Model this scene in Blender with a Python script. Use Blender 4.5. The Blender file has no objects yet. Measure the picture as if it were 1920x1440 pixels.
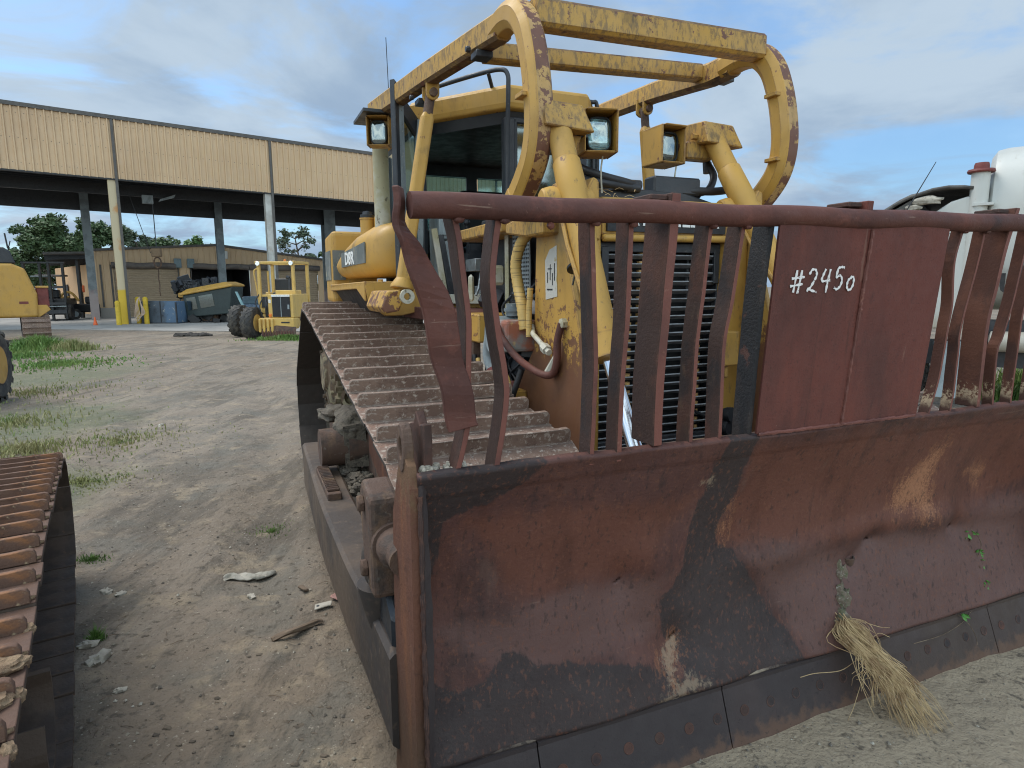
import bpy, bmesh, math, random
from mathutils import Vector, Matrix, noise as mnoise
R = math.radians
random.seed(7)
scene = bpy.context.scene
C = scene.collection

# ------------------------------------------------------------------ camera
cam_d = bpy.data.cameras.new('camera'); cam = bpy.data.objects.new('camera', cam_d); C.objects.link(cam)
cam_d.sensor_width = 36; cam_d.lens = 22.5; cam_d.clip_start = 0.05; cam_d.clip_end = 5000
PITCH, ROLL = R(8.53), R(0.4)
f = Vector((0, math.cos(PITCH), -math.sin(PITCH))); r = Vector((1, 0, 0)); u = r.cross(f)
r2 = r*math.cos(ROLL) - u*math.sin(ROLL); u2 = u*math.cos(ROLL) + r*math.sin(ROLL)
M = Matrix((r2, u2, -f)).transposed().to_4x4(); M.translation = Vector((0, 0, 2.0))
cam.matrix_world = M
scene.camera = cam
scene.render.resolution_x = 1024; scene.render.resolution_y = 768
scene.view_settings.view_transform = 'Standard'; scene.view_settings.look = 'None'
scene.view_settings.exposure = 0.93; scene.view_settings.gamma = 1
scene.cycles.pixel_filter_type = 'BLACKMAN_HARRIS'; scene.cycles.filter_width = 1.1
# ------------------------------------------------------------------ world
SUN_EL, SUN_AZ = R(58), R(-65)      # azimuth from +Y clockwise
world = bpy.data.worlds.new('World'); scene.world = world; world.use_nodes = True
nt = world.node_tree; nt.nodes.clear()
def nd(nt, typ, **kw):
    n = nt.nodes.new(typ)
    for k, v in kw.items():
        if k.startswith('_'): setattr(n, k[1:], v)
        else:
            key = int(k[1:]) if k[0] == 'i' and k[1:].isdigit() else k.replace('__', ' ')
            s = n.inputs[key]
            if hasattr(v, 'is_linked') or isinstance(v, bpy.types.NodeSocket): nt.links.new(v, s)
            else: s.default_value = v
    return n
sky = nd(nt, 'ShaderNodeTexSky', _sky_type='NISHITA', _sun_disc=False, _sun_elevation=SUN_EL, _sun_rotation=SUN_AZ,
         _air_density=1.0, _dust_density=1.2, _ozone_density=1.5)
tc = nd(nt, 'ShaderNodeTexCoord')
sx = nd(nt, 'ShaderNodeSeparateXYZ', Vector=tc.outputs['Generated'])
zz = nd(nt, 'ShaderNodeMath', _operation='MAXIMUM', i0=sx.outputs[2], i1=0.0)
zz = nd(nt, 'ShaderNodeMath', _operation='ADD', i0=zz.outputs[0], i1=0.18)
vx = nd(nt, 'ShaderNodeMath', _operation='DIVIDE', i0=sx.outputs[0], i1=zz.outputs[0])
vy = nd(nt, 'ShaderNodeMath', _operation='DIVIDE', i0=sx.outputs[1], i1=zz.outputs[0])
cv = nd(nt, 'ShaderNodeCombineXYZ', X=vx.outputs[0], Y=vy.outputs[0], Z=0.0)
n1 = nd(nt, 'ShaderNodeTexNoise', Vector=cv.outputs[0], Scale=1.5, Detail=10.0, Roughness=0.58, Distortion=0.6)
n2 = nd(nt, 'ShaderNodeTexNoise', Vector=cv.outputs[0], Scale=0.9, Detail=8.0, Roughness=0.55, Distortion=0.5)
m1 = nd(nt, 'ShaderNodeMapRange', _interpolation_type='SMOOTHSTEP', i0=n1.outputs[0], i1=0.38, i2=0.56, i3=0.35, i4=1.0)
m2 = nd(nt, 'ShaderNodeMapRange', _interpolation_type='SMOOTHSTEP', i0=n2.outputs[0], i1=0.38, i2=0.60)
mc = nd(nt, 'ShaderNodeMix', _data_type='RGBA', i0=m2.outputs[0], i6=(3.2, 3.95, 4.75, 1), i7=(2.05, 2.8, 3.8, 1))
bk = nd(nt, 'ShaderNodeMapRange', _interpolation_type='SMOOTHSTEP', i0=sx.outputs[1], i1=.15, i2=-.75, i3=1.0, i4=3.9)  # added fill: unseen clouds behind the camera boosted and warmed to light camera-facing sides
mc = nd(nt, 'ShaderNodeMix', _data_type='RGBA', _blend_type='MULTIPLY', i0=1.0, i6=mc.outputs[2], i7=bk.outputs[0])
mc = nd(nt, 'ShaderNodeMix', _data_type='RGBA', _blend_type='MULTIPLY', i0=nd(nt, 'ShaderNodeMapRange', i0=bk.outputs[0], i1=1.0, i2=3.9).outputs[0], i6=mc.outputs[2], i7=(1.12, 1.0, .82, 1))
skm = nd(nt, 'ShaderNodeMix', _data_type='RGBA', _blend_type='MULTIPLY', i0=1.0, i6=sky.outputs[0], i7=(0.75, 1.08, 1.30, 1))
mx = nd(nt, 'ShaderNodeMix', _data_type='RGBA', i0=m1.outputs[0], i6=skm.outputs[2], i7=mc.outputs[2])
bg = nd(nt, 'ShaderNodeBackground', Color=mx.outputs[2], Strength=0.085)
wo = nd(nt, 'ShaderNodeOutputWorld', Surface=bg.outputs[0])
# ------------------------------------------------------------------ sun
sl = bpy.data.lights.new('sun', 'SUN'); sl.energy = 1.5; sl.angle = R(35); sl.color = (1.0, 0.95, 0.88)
so = bpy.data.objects.new('sun', sl); C.objects.link(so)
sd = Vector((math.sin(SUN_AZ)*math.cos(SUN_EL), math.cos(SUN_AZ)*math.cos(SUN_EL), math.sin(SUN_EL)))
so.rotation_euler = sd.to_track_quat('Z', 'Y').to_euler(); so.location = sd*50

# ================================================================== materials
MATS = {}
def material(name, base, layers=(), rough=0.7, metal=0.0, bump=0.25, bscale=60, bdist=0.01, spec=0.5, rough2=None, bump2=None, edge=None):
    """layers: dict(c=colour, s=scale, lo, hi, st=stretch vector, d=detail, k=amount, z=(lo,hi) mask along object z,
       attr=(name,lo,hi,noise amount))"""
    if name in MATS: return MATS[name]
    m = bpy.data.materials.new(name); m.use_nodes = True; nt = m.node_tree
    b = nt.nodes['Principled BSDF']
    tc = nd(nt, 'ShaderNodeTexCoord'); co = tc.outputs['Object']
    cur = None
    col = tuple(base)+(1,)
    for i, L in enumerate(layers):
        st = L.get('st', (1, 1, 1))
        mp = nd(nt, 'ShaderNodeMapping', Vector=co, Scale=st, Location=(i*3.7, i*1.3, i*2.1))
        no = nd(nt, 'ShaderNodeTexNoise', Vector=mp.outputs[0], Scale=L.get('s', 5), Detail=L.get('d', 6.0), Roughness=L.get('r', 0.6), Distortion=L.get('w', 0.0))
        val = no.outputs[0]
        if 'attr' in L:
            an, lo, hi, amt = L['attr']
            at = nd(nt, 'ShaderNodeAttribute', _attribute_name=an)
            a = nd(nt, 'ShaderNodeMath', _operation='MULTIPLY_ADD', i0=val, i1=amt, i2=at.outputs['Fac'])
            a = nd(nt, 'ShaderNodeMath', _operation='SUBTRACT', i0=a.outputs[0], i1=amt*0.5)
            msk = nd(nt, 'ShaderNodeMapRange', _interpolation_type='SMOOTHSTEP', i0=a.outputs[0], i1=lo, i2=hi, i3=0.0, i4=L.get('k', 1.0))
        elif 'z' in L:
            se = nd(nt, 'ShaderNodeSeparateXYZ', Vector=co)
            a = nd(nt, 'ShaderNodeMath', _operation='MULTIPLY_ADD', i0=val, i1=L.get('zn', 1.0), i2=se.outputs[L.get('ax', 2)])
            a = nd(nt, 'ShaderNodeMath', _operation='SUBTRACT', i0=a.outputs[0], i1=L.get('zn', 1.0)*0.5)
            msk = nd(nt, 'ShaderNodeMapRange', _interpolation_type='SMOOTHSTEP', i0=a.outputs[0], i1=L['z'][0], i2=L['z'][1], i3=L.get('k', 1.0) if L['z'][0] < L['z'][1] and L.get('below') else 0.0, i4=0.0 if L.get('below') else L.get('k', 1.0))
        else:
            msk = nd(nt, 'ShaderNodeMapRange', _interpolation_type='SMOOTHSTEP', i0=val, i1=L['lo'], i2=L['hi'], i3=0.0, i4=L.get('k', 1.0))
        mx = nd(nt, 'ShaderNodeMix', _data_type='RGBA', i0=msk.outputs[0], i6=(cur if cur else col), i7=tuple(L['c'])+(1,))
        cur = mx.outputs[2]
    if edge:      # worn edges: a rounded normal against the flat one, broken up with noise
        ec, er, ek, es = edge
        bv = nd(nt, 'ShaderNodeBevel', _samples=4, Radius=er); ge = nd(nt, 'ShaderNodeNewGeometry')
        dt = nd(nt, 'ShaderNodeVectorMath', _operation='DOT_PRODUCT', i0=bv.outputs[0], i1=ge.outputs['Normal'])
        iv = nd(nt, 'ShaderNodeMath', _operation='SUBTRACT', i0=1.0, i1=dt.outputs['Value'])
        ne = nd(nt, 'ShaderNodeTexNoise', Vector=co, Scale=es, Detail=8.0, Roughness=0.7)
        m_ = nd(nt, 'ShaderNodeMath', _operation='MULTIPLY_ADD', i0=ne.outputs[0], i1=.9, i2=-.47)
        a_ = nd(nt, 'ShaderNodeMath', _operation='ADD', i0=iv.outputs[0], i1=m_.outputs[0])
        ms = nd(nt, 'ShaderNodeMapRange', _interpolation_type='SMOOTHSTEP', i0=a_.outputs[0], i1=.10, i2=.14, i3=0.0, i4=ek)
        gt = nd(nt, 'ShaderNodeMapRange', i0=iv.outputs[0], i1=.01, i2=.03)
        ms = nd(nt, 'ShaderNodeMath', _operation='MULTIPLY', i0=ms.outputs[0], i1=gt.outputs[0])
        mx = nd(nt, 'ShaderNodeMix', _data_type='RGBA', i0=ms.outputs[0], i6=(cur if cur else col), i7=tuple(ec)+(1,)); cur = mx.outputs[2]
    if cur: nt.links.new(cur, b.inputs['Base Color'])
    else: b.inputs['Base Color'].default_value = col
    b.inputs['Metallic'].default_value = metal
    b.inputs['Specular IOR Level'].default_value = spec
    nr = nd(nt, 'ShaderNodeTexNoise', Vector=co, Scale=bscale*0.2, Detail=4.0)
    mr = nd(nt, 'ShaderNodeMapRange', i0=nr.outputs[0], i1=0.3, i2=0.7, i3=max(0.05, rough-0.12), i4=min(1, rough+0.12))
    nt.links.new(mr.outputs[0], b.inputs['Roughness'])
    if bump > 0:
        nb = nd(nt, 'ShaderNodeTexNoise', Vector=co, Scale=bscale, Detail=6.0, Roughness=0.65)
        bu = nd(nt, 'ShaderNodeBump', Height=nb.outputs[0], Strength=bump, Distance=bdist)
        if bump2:
            nb2 = nd(nt, 'ShaderNodeTexNoise', Vector=co, Scale=bump2[0], Detail=3.0)
            bu2 = nd(nt, 'ShaderNodeBump', Height=nb2.outputs[0], Strength=bump2[1], Distance=bump2[2], Normal=bu.outputs[0]); bu = bu2
        nt.links.new(bu.outputs[0], b.inputs['Normal'])
    MATS[name] = m
    return m
def simple(name, c, rough=0.6, metal=0.0, bump=0.1, emis=None, var=0.35):
    d = tuple(x*(1-var) for x in c)
    m = material(name, c, [dict(c=d, s=3, lo=.4, hi=.7, k=.8), dict(c=tuple(x*.6 for x in c), s=14, lo=.58, hi=.75, k=.5)], rough=rough, metal=metal, bump=bump)
    if emis:
        b = m.node_tree.nodes['Principled BSDF']; b.inputs['Emission Color'].default_value = tuple(c)+(1,); b.inputs['Emission Strength'].default_value = emis
    return m
RUSTB = (0.085, 0.040, 0.030)
M_rail = material('rust_paint_steel', (0.120, 0.046, 0.034), [
    dict(c=(0.16, 0.085, 0.065), s=3.5, st=(.6, 1, 1), lo=.56, hi=.66, k=.5, r=.8),
    dict(c=(0.075, 0.033, 0.028), s=2.2, lo=.42, hi=.62, k=.8), dict(c=(0.17, 0.062, 0.045), s=9, lo=.52, hi=.72, k=.7),
    dict(c=(0.20, 0.11, 0.085), s=60, lo=.64, hi=.72, k=.6), dict(c=(0.03, 0.022, 0.022), s=3.5, st=(1, 1, .5), lo=.6, hi=.72, k=.6), dict(c=(.26, .17, .13), s=26, st=(.12, 1, 2.5), lo=.66, hi=.70, k=.6)], rough=.68, spec=.3, bump=.5, bscale=70, bdist=.005, bump2=(9, .3, .01))
M_panel = material('rust_red_panel', (0.13, 0.042, 0.032), [
    dict(c=(0.085, 0.033, 0.027), s=1.8, st=(1.6, 1, .6), lo=.40, hi=.64, k=.9), dict(c=(0.16, 0.048, 0.034), s=5, st=(2, 1, .4), lo=.5, hi=.7, k=.6),
    dict(c=(0.05, 0.024, 0.022), s=18, st=(1, 1, .3), lo=.56, hi=.75, k=.55), dict(c=(0.24, 0.13, 0.1), s=85, lo=.70, hi=.76, k=.6),
    dict(c=(0.05, 0.022, 0.02), s=110, lo=.56, hi=.66, k=.5), dict(c=(.055, .025, .02), s=3, st=(5, 1, .25), lo=.58, hi=.70, k=.6, r=.75), dict(c=(.22, .12, .09), s=9, st=(1.5, 1, .15), lo=.69, hi=.72, k=.5)], rough=.66, spec=.28, bump=.5, bscale=110, bdist=.004, bump2=(4, .25, .02))
M_bar = material('rust_dark_bar', (0.052, 0.031, 0.026), [
    dict(c=(0.095, 0.043, 0.031), s=2.5, lo=.48, hi=.62, k=.85), dict(c=(0.028, 0.024, 0.025), s=3.2, st=(1, 1, .6), lo=.52, hi=.60, k=.85),
    dict(c=(0.13, 0.085, 0.055), s=14, st=(1, 1, .5), lo=.60, hi=.72, k=.4), dict(c=(0.1, 0.05, 0.035), s=95, lo=.6, hi=.7, k=.5), dict(c=(.33, .13, .07), s=12, st=(1, 1, .35), lo=.70, hi=.72, k=.8, r=.8)], edge=((.17, .085, .06), .008, .7, 30), rough=.72, spec=.3, bump=.5, bscale=80, bdist=.005)
M_baredge = material('rust_red_edge', (0.17, 0.058, 0.042), [
    dict(c=(0.1, 0.036, 0.028), s=4, lo=.45, hi=.65, k=.8), dict(c=(0.27, 0.13, 0.095), s=40, lo=.6, hi=.72, k=.5)], rough=.65, bump=.4, bscale=90, bdist=.004)
M_dirtbar = material('rust_bar_muddy_foot', (0.075, 0.035, 0.027), [
    dict(c=(0.12, 0.052, 0.035), s=3, lo=.45, hi=.6, k=.8), dict(c=(0.04, 0.026, 0.024), s=6, st=(1, 1, .4), lo=.55, hi=.65, k=.6),
    dict(c=(0.40, 0.32, 0.22), s=55, z=(1.45, 1.50), zn=.42, below=True, k=.85, r=.75), dict(c=(0.065, 0.035, 0.028), s=20, z=(1.42, 1.47), zn=.1, below=True)], rough=.85, spec=.2, bump=.5, bscale=80, bdist=.005)
M_blade = material('blade_rust', (0.088, 0.038, 0.032), [
    dict(c=(0.058, 0.030, 0.026), s=1.3, lo=.42, hi=.60, k=.9),
    dict(c=(0.110, 0.048, 0.038), s=3.2, st=(1, 1, .7), lo=.44, hi=.60, k=.8, r=.72), dict(c=(0.035, 0.022, 0.022), s=7, st=(2, 1, .4), lo=.56, hi=.68, k=.6, r=.7),
    dict(c=(0.125, 0.046, 0.030), s=5, attr=('red', -.05, .05, .22), st=(2, 1, .4), k=.85),
    dict(c=(0.075, 0.028, 0.019), s=4, st=(1.6, 1, .35), lo=.5, hi=.68, k=.6),
    dict(c=(0.118, 0.064, 0.055), s=3, attr=('pale', -.04, .06, .25), k=.8),
    dict(c=(0.13, 0.075, 0.06), s=7, st=(1, 1, .45), lo=.60, hi=.75, k=.5),
    dict(c=(0.034, 0.0265, 0.0265), s=9, attr=('dark', -.006, .008, .11), st=(1.6, 1, .35), k=.90, d=12, r=.74),
    dict(c=(0.050, 0.036, 0.034), s=3, attr=('dark', .02, .12, .25), k=.5), dict(c=(.030, .020, .018), s=2.2, st=(6, 1, .3), lo=.57, hi=.72, k=.55, r=.75), dict(c=(.15, .085, .06), s=5, st=(3, 1, .12), lo=.66, hi=.74, k=.3), dict(c=(.20, .13, .10), s=16, st=(.15, 1, 2.2), lo=.68, hi=.72, k=.35),
    dict(c=(0.20, 0.085, 0.045), s=24, attr=('scab', -.01, .03, .62), st=(1.4, 1, .45), k=.75, r=.8, d=12), dict(c=(0.34, 0.16, 0.085), s=95, attr=('scab', .03, .07, .6), k=.7, r=.8),
    dict(c=(0.26, 0.19, 0.13), s=55, attr=('chalky', -.01, .02, .16), st=(1, 1, .6), k=.7, r=.75),
    dict(c=(0.16, 0.065, 0.04), s=60, lo=.54, hi=.66, k=.5, st=(1, 1, .6)), dict(c=(0.022, 0.016, 0.016), s=48, lo=.56, hi=.68, k=.55, st=(1, 1, .5)),
    dict(c=(0.3, 0.2, 0.16), s=130, lo=.70, hi=.74, k=.6)], rough=.62, spec=.33, bump=.6, bscale=70, bdist=.005, bump2=(5, .45, .02))
M_edgeblade = material('cutting_edge_steel', (0.040, 0.031, 0.031), [
    dict(c=(0.060, 0.042, 0.034), s=5, ax=0, z=(1.95, 2.1), zn=.3, k=.9),
    dict(c=(0.055, 0.040, 0.038), s=2.5, lo=.45, hi=.65, k=.7),
    dict(c=(0.16, 0.085, 0.05), s=16, z=(.02, .075), zn=.22, below=True, k=.5),
    dict(c=(0.02, 0.017, 0.018), s=60, lo=.6, hi=.7, k=.6), dict(c=(0.15, 0.08, 0.055), s=90, lo=.68, hi=.74, k=.6)], rough=.6, spec=.3, bump=.4, bscale=80, bdist=.004)
M_weld = material('weld_seam_dirt', (0.10, 0.075, 0.06), [dict(c=(0.33, 0.27, 0.2), s=2.2, lo=.48, hi=.6, k=.9), dict(c=(0.04, 0.03, 0.028), s=30, lo=.5, hi=.62, k=.8)], rough=.9, bump=.8, bscale=120, bdist=.01)
M_endplate = material('end_plate_rust', (0.130, 0.055, 0.034), [
    dict(c=(0.09, 0.042, 0.028), s=2, st=(1, 1, .4), lo=.45, hi=.65, k=.9), dict(c=(0.21, 0.085, 0.04), s=6, st=(1, 1, .2), lo=.52, hi=.7, k=.7),
    dict(c=(0.06, 0.045, 0.028), s=3, z=(.3, .8), zn=.4, below=True, k=.6), dict(c=(0.16, 0.12, 0.06), s=25, z=(1.25, 1.4), zn=.5, k=.35), dict(c=(0.05, 0.025, 0.02), s=30, lo=.54, hi=.66, k=.6, r=.75), dict(c=(.26, .15, .09), s=12, st=(1, 1, .2), lo=.62, hi=.72, k=.5, r=.75)], rough=.75, spec=.3, bump=.6, bscale=70, bdist=.006)
M_shoe = material('track_shoe_rust', (0.205, 0.135, 0.100), [
    dict(c=(0.12, 0.072, 0.053), s=4, lo=.42, hi=.62, k=.85), dict(c=(0.23, 0.125, 0.085), s=9, st=(.5, 1, 1), lo=.52, hi=.7, k=.6),
    dict(c=(0.42, 0.36, 0.30), s=34, lo=.52, hi=.62, k=.75, r=.75), dict(c=(0.30, 0.13, 0.05), s=7, st=(.4, 1, 1), lo=.66, hi=.76, k=.7),
    dict(c=(0.035, 0.022, 0.02), s=50, lo=.60, hi=.70, k=.75)], rough=.8, bump=.6, bscale=90, bdist=.006, edge=((.40, .35, .30), .012, .7, 14))
M_shoe_brown = material('track_shoe_inner_brown', (0.085, 0.058, 0.042), [dict(c=(0.045, 0.032, 0.026), s=5, lo=.45, hi=.62, k=.9), dict(c=(0.16, 0.09, 0.05), s=14, st=(1, .4, 1), lo=.6, hi=.7, k=.6)], rough=.75, bump=.4)
M_shoe_dark = material('track_shoe_inner', (0.034, 0.026, 0.021), [dict(c=(0.045, 0.03, 0.024), s=5, lo=.5, hi=.65, k=.8), dict(c=(0.09, 0.06, 0.045), s=30, lo=.62, hi=.7, k=.5)], rough=.75, bump=.4)
M_shoe_orange = material('track_shoe_orange_rust', (0.125, 0.068, 0.045), [
    dict(c=(0.085, 0.045, 0.030), s=5, lo=.45, hi=.62, k=.85), dict(c=(0.28, 0.12, 0.045), s=12, st=(.6, 1, 1), lo=.54, hi=.68, k=.7),
    dict(c=(0.40, 0.30, 0.18), s=11, lo=.60, hi=.67, k=.8), dict(c=(0.04, 0.024, 0.02), s=45, lo=.6, hi=.7, k=.6)], rough=.85, bump=.6, bscale=80, bdist=.006)
M_clay = material('dried_clay', (0.33, 0.225, 0.135), [dict(c=(0.20, 0.125, 0.075), s=18, lo=.45, hi=.62, k=.8), dict(c=(0.42, 0.32, 0.21), s=60, lo=.55, hi=.7, k=.6)], rough=.95, bump=.9, bscale=45, bdist=.03)
M_mud = material('grey_mud', (0.115, 0.095, 0.072), [dict(c=(0.17, 0.145, 0.11), s=8, lo=.45, hi=.62, k=.8), dict(c=(0.05, 0.042, 0.034), s=28, lo=.5, hi=.64, k=.8)], rough=.95, bump=.9, bscale=55, bdist=.02)
M_arm = material('push_arm_brown', (0.105, 0.074, 0.052), [
    dict(c=(0.055, 0.043, 0.036), s=2, lo=.42, hi=.62, k=.9), dict(c=(0.032, 0.028, 0.028), s=2, ax=1, z=(1.4, .5), zn=.8, k=.75),
    dict(c=(0.15, 0.105, 0.075), s=20, lo=.55, hi=.7, k=.55), dict(c=(0.11, 0.045, 0.03), s=4, lo=.62, hi=.72, k=.6), dict(c=(0.03, 0.02, 0.02), s=70, lo=.6, hi=.7, k=.5)], rough=.62, bump=.4, bscale=70, bdist=.005)
M_rustgear = material('undercarriage_rust', (0.095, 0.055, 0.038), [dict(c=(0.19, 0.115, 0.06), s=5, st=(1, 1, .4), lo=.5, hi=.65, k=.8), dict(c=(0.04, 0.03, 0.025), s=9, lo=.5, hi=.65, k=.8), dict(c=(0.17, 0.15, 0.12), s=30, lo=.6, hi=.7, k=.6)], rough=.8, bump=.6, bdist=.01)
YEL = (0.48, 0.272, 0.052)
def yellow(name, chips=.70, grime=.55, fade=.5, base=YEL, extra=(), gs=7):
    return material(name, base, [
        dict(c=(base[0]*.86, base[1]*.9, base[2]*1.35), s=2.2, lo=.40, hi=.66, k=fade),
        dict(c=(base[0]*.62, base[1]*.6, base[2]*.7), s=4.5, st=(1, 1, .45), lo=.5, hi=.72, k=.55)] + list(extra) + [
        dict(c=(0.20, 0.125, 0.05), s=gs, st=(2.2, 2.2, .8), lo=grime, hi=grime+.12, k=.85, d=9, r=.72),
        dict(c=(0.13, 0.05, 0.035), s=11, lo=chips-.012, hi=chips, k=.92, d=9, r=.68),
        dict(c=(0.12, 0.05, 0.03), s=55, lo=.70, hi=.73, k=.8),
        dict(c=(0.05, 0.04, 0.025), s=2.5, lo=.62, hi=.75, k=.5), dict(c=(.10, .07, .04), s=9, st=(4, 4, .25), lo=.60, hi=.72, k=.6, r=.75)], rough=.55, bump=.2, bscale=40, bdist=.003, edge=((.13, .06, .035), .022, .9, 18))
M_yel = yellow('yellow_paint')
M_yelworn = yellow('yellow_paint_worn', chips=.63, grime=.58)
M_yeltop = yellow('yellow_paint_mildewed', chips=.62, grime=.47, fade=.8, gs=16)
M_yelrust = yellow('yellow_paint_rusted_face', chips=.50, grime=.50, fade=.8, gs=16, base=(.5, .3, .09))
M_yelstreak = yellow('yellow_paint_streaked', chips=.66, grime=.58)
M_yelclean = yellow('yellow_paint_clean', chips=.675, grime=.60, fade=.5)
M_yelfar = yellow('pale_yellow_paint', base=(.60, .39, .10), chips=.70, grime=.60, gs=3)
M_yelplate = yellow('yellow_plate_to_rust', chips=.64, grime=.60, extra=[
    dict(c=(0.165, 0.075, 0.032), s=7, z=(1.55, 1.66), zn=.55, below=True, k=1.0),
    dict(c=(0.22, 0.12, 0.04), s=6, st=(3, 3, .25), z=(1.45, 1.62), zn=.7, below=True, k=.5),
    dict(c=(0.15, 0.065, 0.032), s=13, z=(1.70, 1.73), zn=2.4, below=True, k=.95, d=10, r=.72), dict(c=(0.45, 0.28, 0.07), s=22, z=(1.50, 1.47), zn=.9, k=.0), 
    dict(c=(0.20, 0.16, 0.10), s=6, z=(2.2, 2.4), zn=.5, k=.8)])
M_fadedyel = yellow('faded_yellow_paint', base=(.62, .38, .12), chips=.72, grime=.66)
M_black = simple('black_plastic', (0.012, 0.013, 0.015), .45)
M_blacksteel = material('black_steel', (0.022, 0.025, 0.030), [dict(c=(0.05, 0.05, 0.055), s=6, lo=.5, hi=.7, k=.7), dict(c=(0.12, 0.10, 0.08), s=40, lo=.64, hi=.72, k=.6)], rough=.45, bump=.15)
M_grille = material('grille_steel', (0.24, 0.25, 0.26), [dict(c=(0.11, 0.115, 0.12), s=12, st=(1, 1, 3), lo=.5, hi=.66, k=.7), dict(c=(0.10, 0.06, 0.04), s=30, lo=.62, hi=.7, k=.6)], rough=.5, bump=.2)
M_grey = material('grey_frame_paint', (0.26, 0.30, 0.31), [dict(c=(0.10, 0.12, 0.13), s=4, st=(1, 1, .3), lo=.45, hi=.65, k=.8), dict(c=(0.36, 0.35, 0.30), s=24, lo=.58, hi=.68, k=.6), dict(c=(0.05, 0.04, 0.03), s=40, lo=.64, hi=.7, k=.8)], rough=.55, bump=.2)
M_alu = material('aluminium', (0.42, 0.44, 0.44), [dict(c=(0.25, 0.25, 0.24), s=8, lo=.5, hi=.65, k=.8)], rough=.4, metal=.6, bump=.1)
M_chrome = simple('chrome_rod', (0.75, 0.75, 0.77), .12, metal=1.0, bump=0, var=.05)
M_white = material('white_vehicle_paint', (0.50, 0.51, 0.48), [dict(c=(.28, .24, .18), s=2.5, st=(3, 3, .25), lo=.60, hi=.74, k=.6), dict(c=(0.42, 0.42, 0.38), s=1.2, lo=.4, hi=.7, k=.8), dict(c=(0.30, 0.24, 0.16), s=5, z=(1.35, 1.7), zn=.4, below=True, k=.5), dict(c=(0.4, 0.33, 0.26), s=20, lo=.66, hi=.74, k=.6)], rough=.4, bump=.05)
M_cream = material('cream_column', (0.46, 0.44, 0.36), [dict(c=(0.34, 0.30, 0.16), s=3, lo=.45, hi=.6, k=.8), dict(c=(0.10, 0.08, 0.05), s=22, st=(1, 1, .7), lo=.60, hi=.66, k=.8)], rough=.7, bump=.3)
M_rubber = material('tyre_rubber', (0.040, 0.038, 0.036), [dict(c=(0.12, 0.105, 0.085), s=4, lo=.45, hi=.65, k=.7), dict(c=(0.02, 0.02, 0.02), s=20, lo=.5, hi=.7, k=.6)], rough=.85, bump=.4)
M_redrust = simple('dark_red_primer', (0.16, 0.035, 0.028), .6)
M_orange = simple('orange_lens', (0.8, 0.22, 0.03), .3)
M_red = simple('red_lens', (0.55, 0.03, 0.02), .3)
M_conc = material('concrete', (0.33, 0.31, 0.28), [dict(c=(0.22, 0.21, 0.19), s=.35, lo=.4, hi=.65, k=.9), dict(c=(0.13, 0.125, 0.12), s=1.2, lo=.55, hi=.7, k=.8), dict(c=(0.4, 0.37, 0.32), s=8, lo=.55, hi=.7, k=.5)], rough=.85, bump=.2, bscale=20)
M_wood = material('weathered_wood', (0.17, 0.12, 0.08), [dict(c=(0.07, 0.05, 0.035), s=10, st=(.4, 4, 4), lo=.45, hi=.6, k=.9), dict(c=(0.28, 0.22, 0.15), s=14, st=(.5, 5, 5), lo=.56, hi=.7, k=.7)], rough=.9, bump=.8, bscale=60)
M_straw = material('dry_straw', (0.50, 0.36, 0.19), [dict(c=(0.26, 0.16, 0.08), s=12, lo=.45, hi=.6, k=.8), dict(c=(0.55, 0.43, 0.26), s=30, lo=.55, hi=.7, k=.6)], rough=.8, bump=0)
M_moss = material('grey_green_root_mat', (0.17, 0.135, 0.10), [dict(c=(0.11, 0.12, 0.065), s=30, lo=.45, hi=.6, k=.8), dict(c=(0.4, 0.38, 0.33), s=60, lo=.56, hi=.66, k=.7)], rough=.95, bump=.9, bscale=120, bdist=.01)
M_leafy = material('seedling_leaf', (0.075, 0.23, 0.035), [dict(c=(0.05, 0.2, 0.03), s=20, lo=.45, hi=.6, k=.7)], rough=.5, bump=0)
M_cloth = material('dirty_cloth', (0.40, 0.37, 0.31), [dict(c=(0.22, 0.2, 0.16), s=20, lo=.45, hi=.65, k=.8)], rough=.95, bump=.4)
M_pink = material('dirty_pink_cloth', (0.36, 0.20, 0.17), [dict(c=(0.65, 0.14, 0.14), s=9, lo=.5, hi=.6, k=.9), dict(c=(0.18, 0.13, 0.1), s=25, lo=.55, hi=.7, k=.7)], rough=.95, bump=.4)
M_stone = material('pale_stone', (0.45, 0.41, 0.34), [dict(c=(0.28, 0.25, 0.2), s=12, lo=.45, hi=.65, k=.8)], rough=.95, bump=.6)
M_chalk = material('white_paint_marker', (0.72, 0.70, 0.68), [dict(c=(0.16, 0.06, 0.05), s=75, lo=.58, hi=.64, k=.8)], rough=.9, bump=0)
M_letter = material('white_lettering', (0.75, 0.75, 0.72), [dict(c=(0.3, 0.29, 0.26), s=30, lo=.55, hi=.65, k=.7)], rough=.7, bump=0)
M_blackpaint = simple('black_lettering', (0.02, 0.02, 0.022), .6)
M_decal = material('grey_decal', (0.11, 0.125, 0.12), [dict(c=(0.34, 0.30, 0.19), s=14, st=(1, 1, .6), lo=.55, hi=.63, k=.8), dict(c=(0.18, 0.19, 0.18), s=5, lo=.45, hi=.6, k=.6)], rough=.7, bump=.1)
M_paper = material('worn_paper_label', (0.50, 0.48, 0.42), [dict(c=(0.35, 0.27, 0.1), s=12, lo=.58, hi=.64, k=.8)], rough=.8, bump=.1)
M_hose = simple('rubber_hose', (0.022, 0.022, 0.024), .5)
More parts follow.
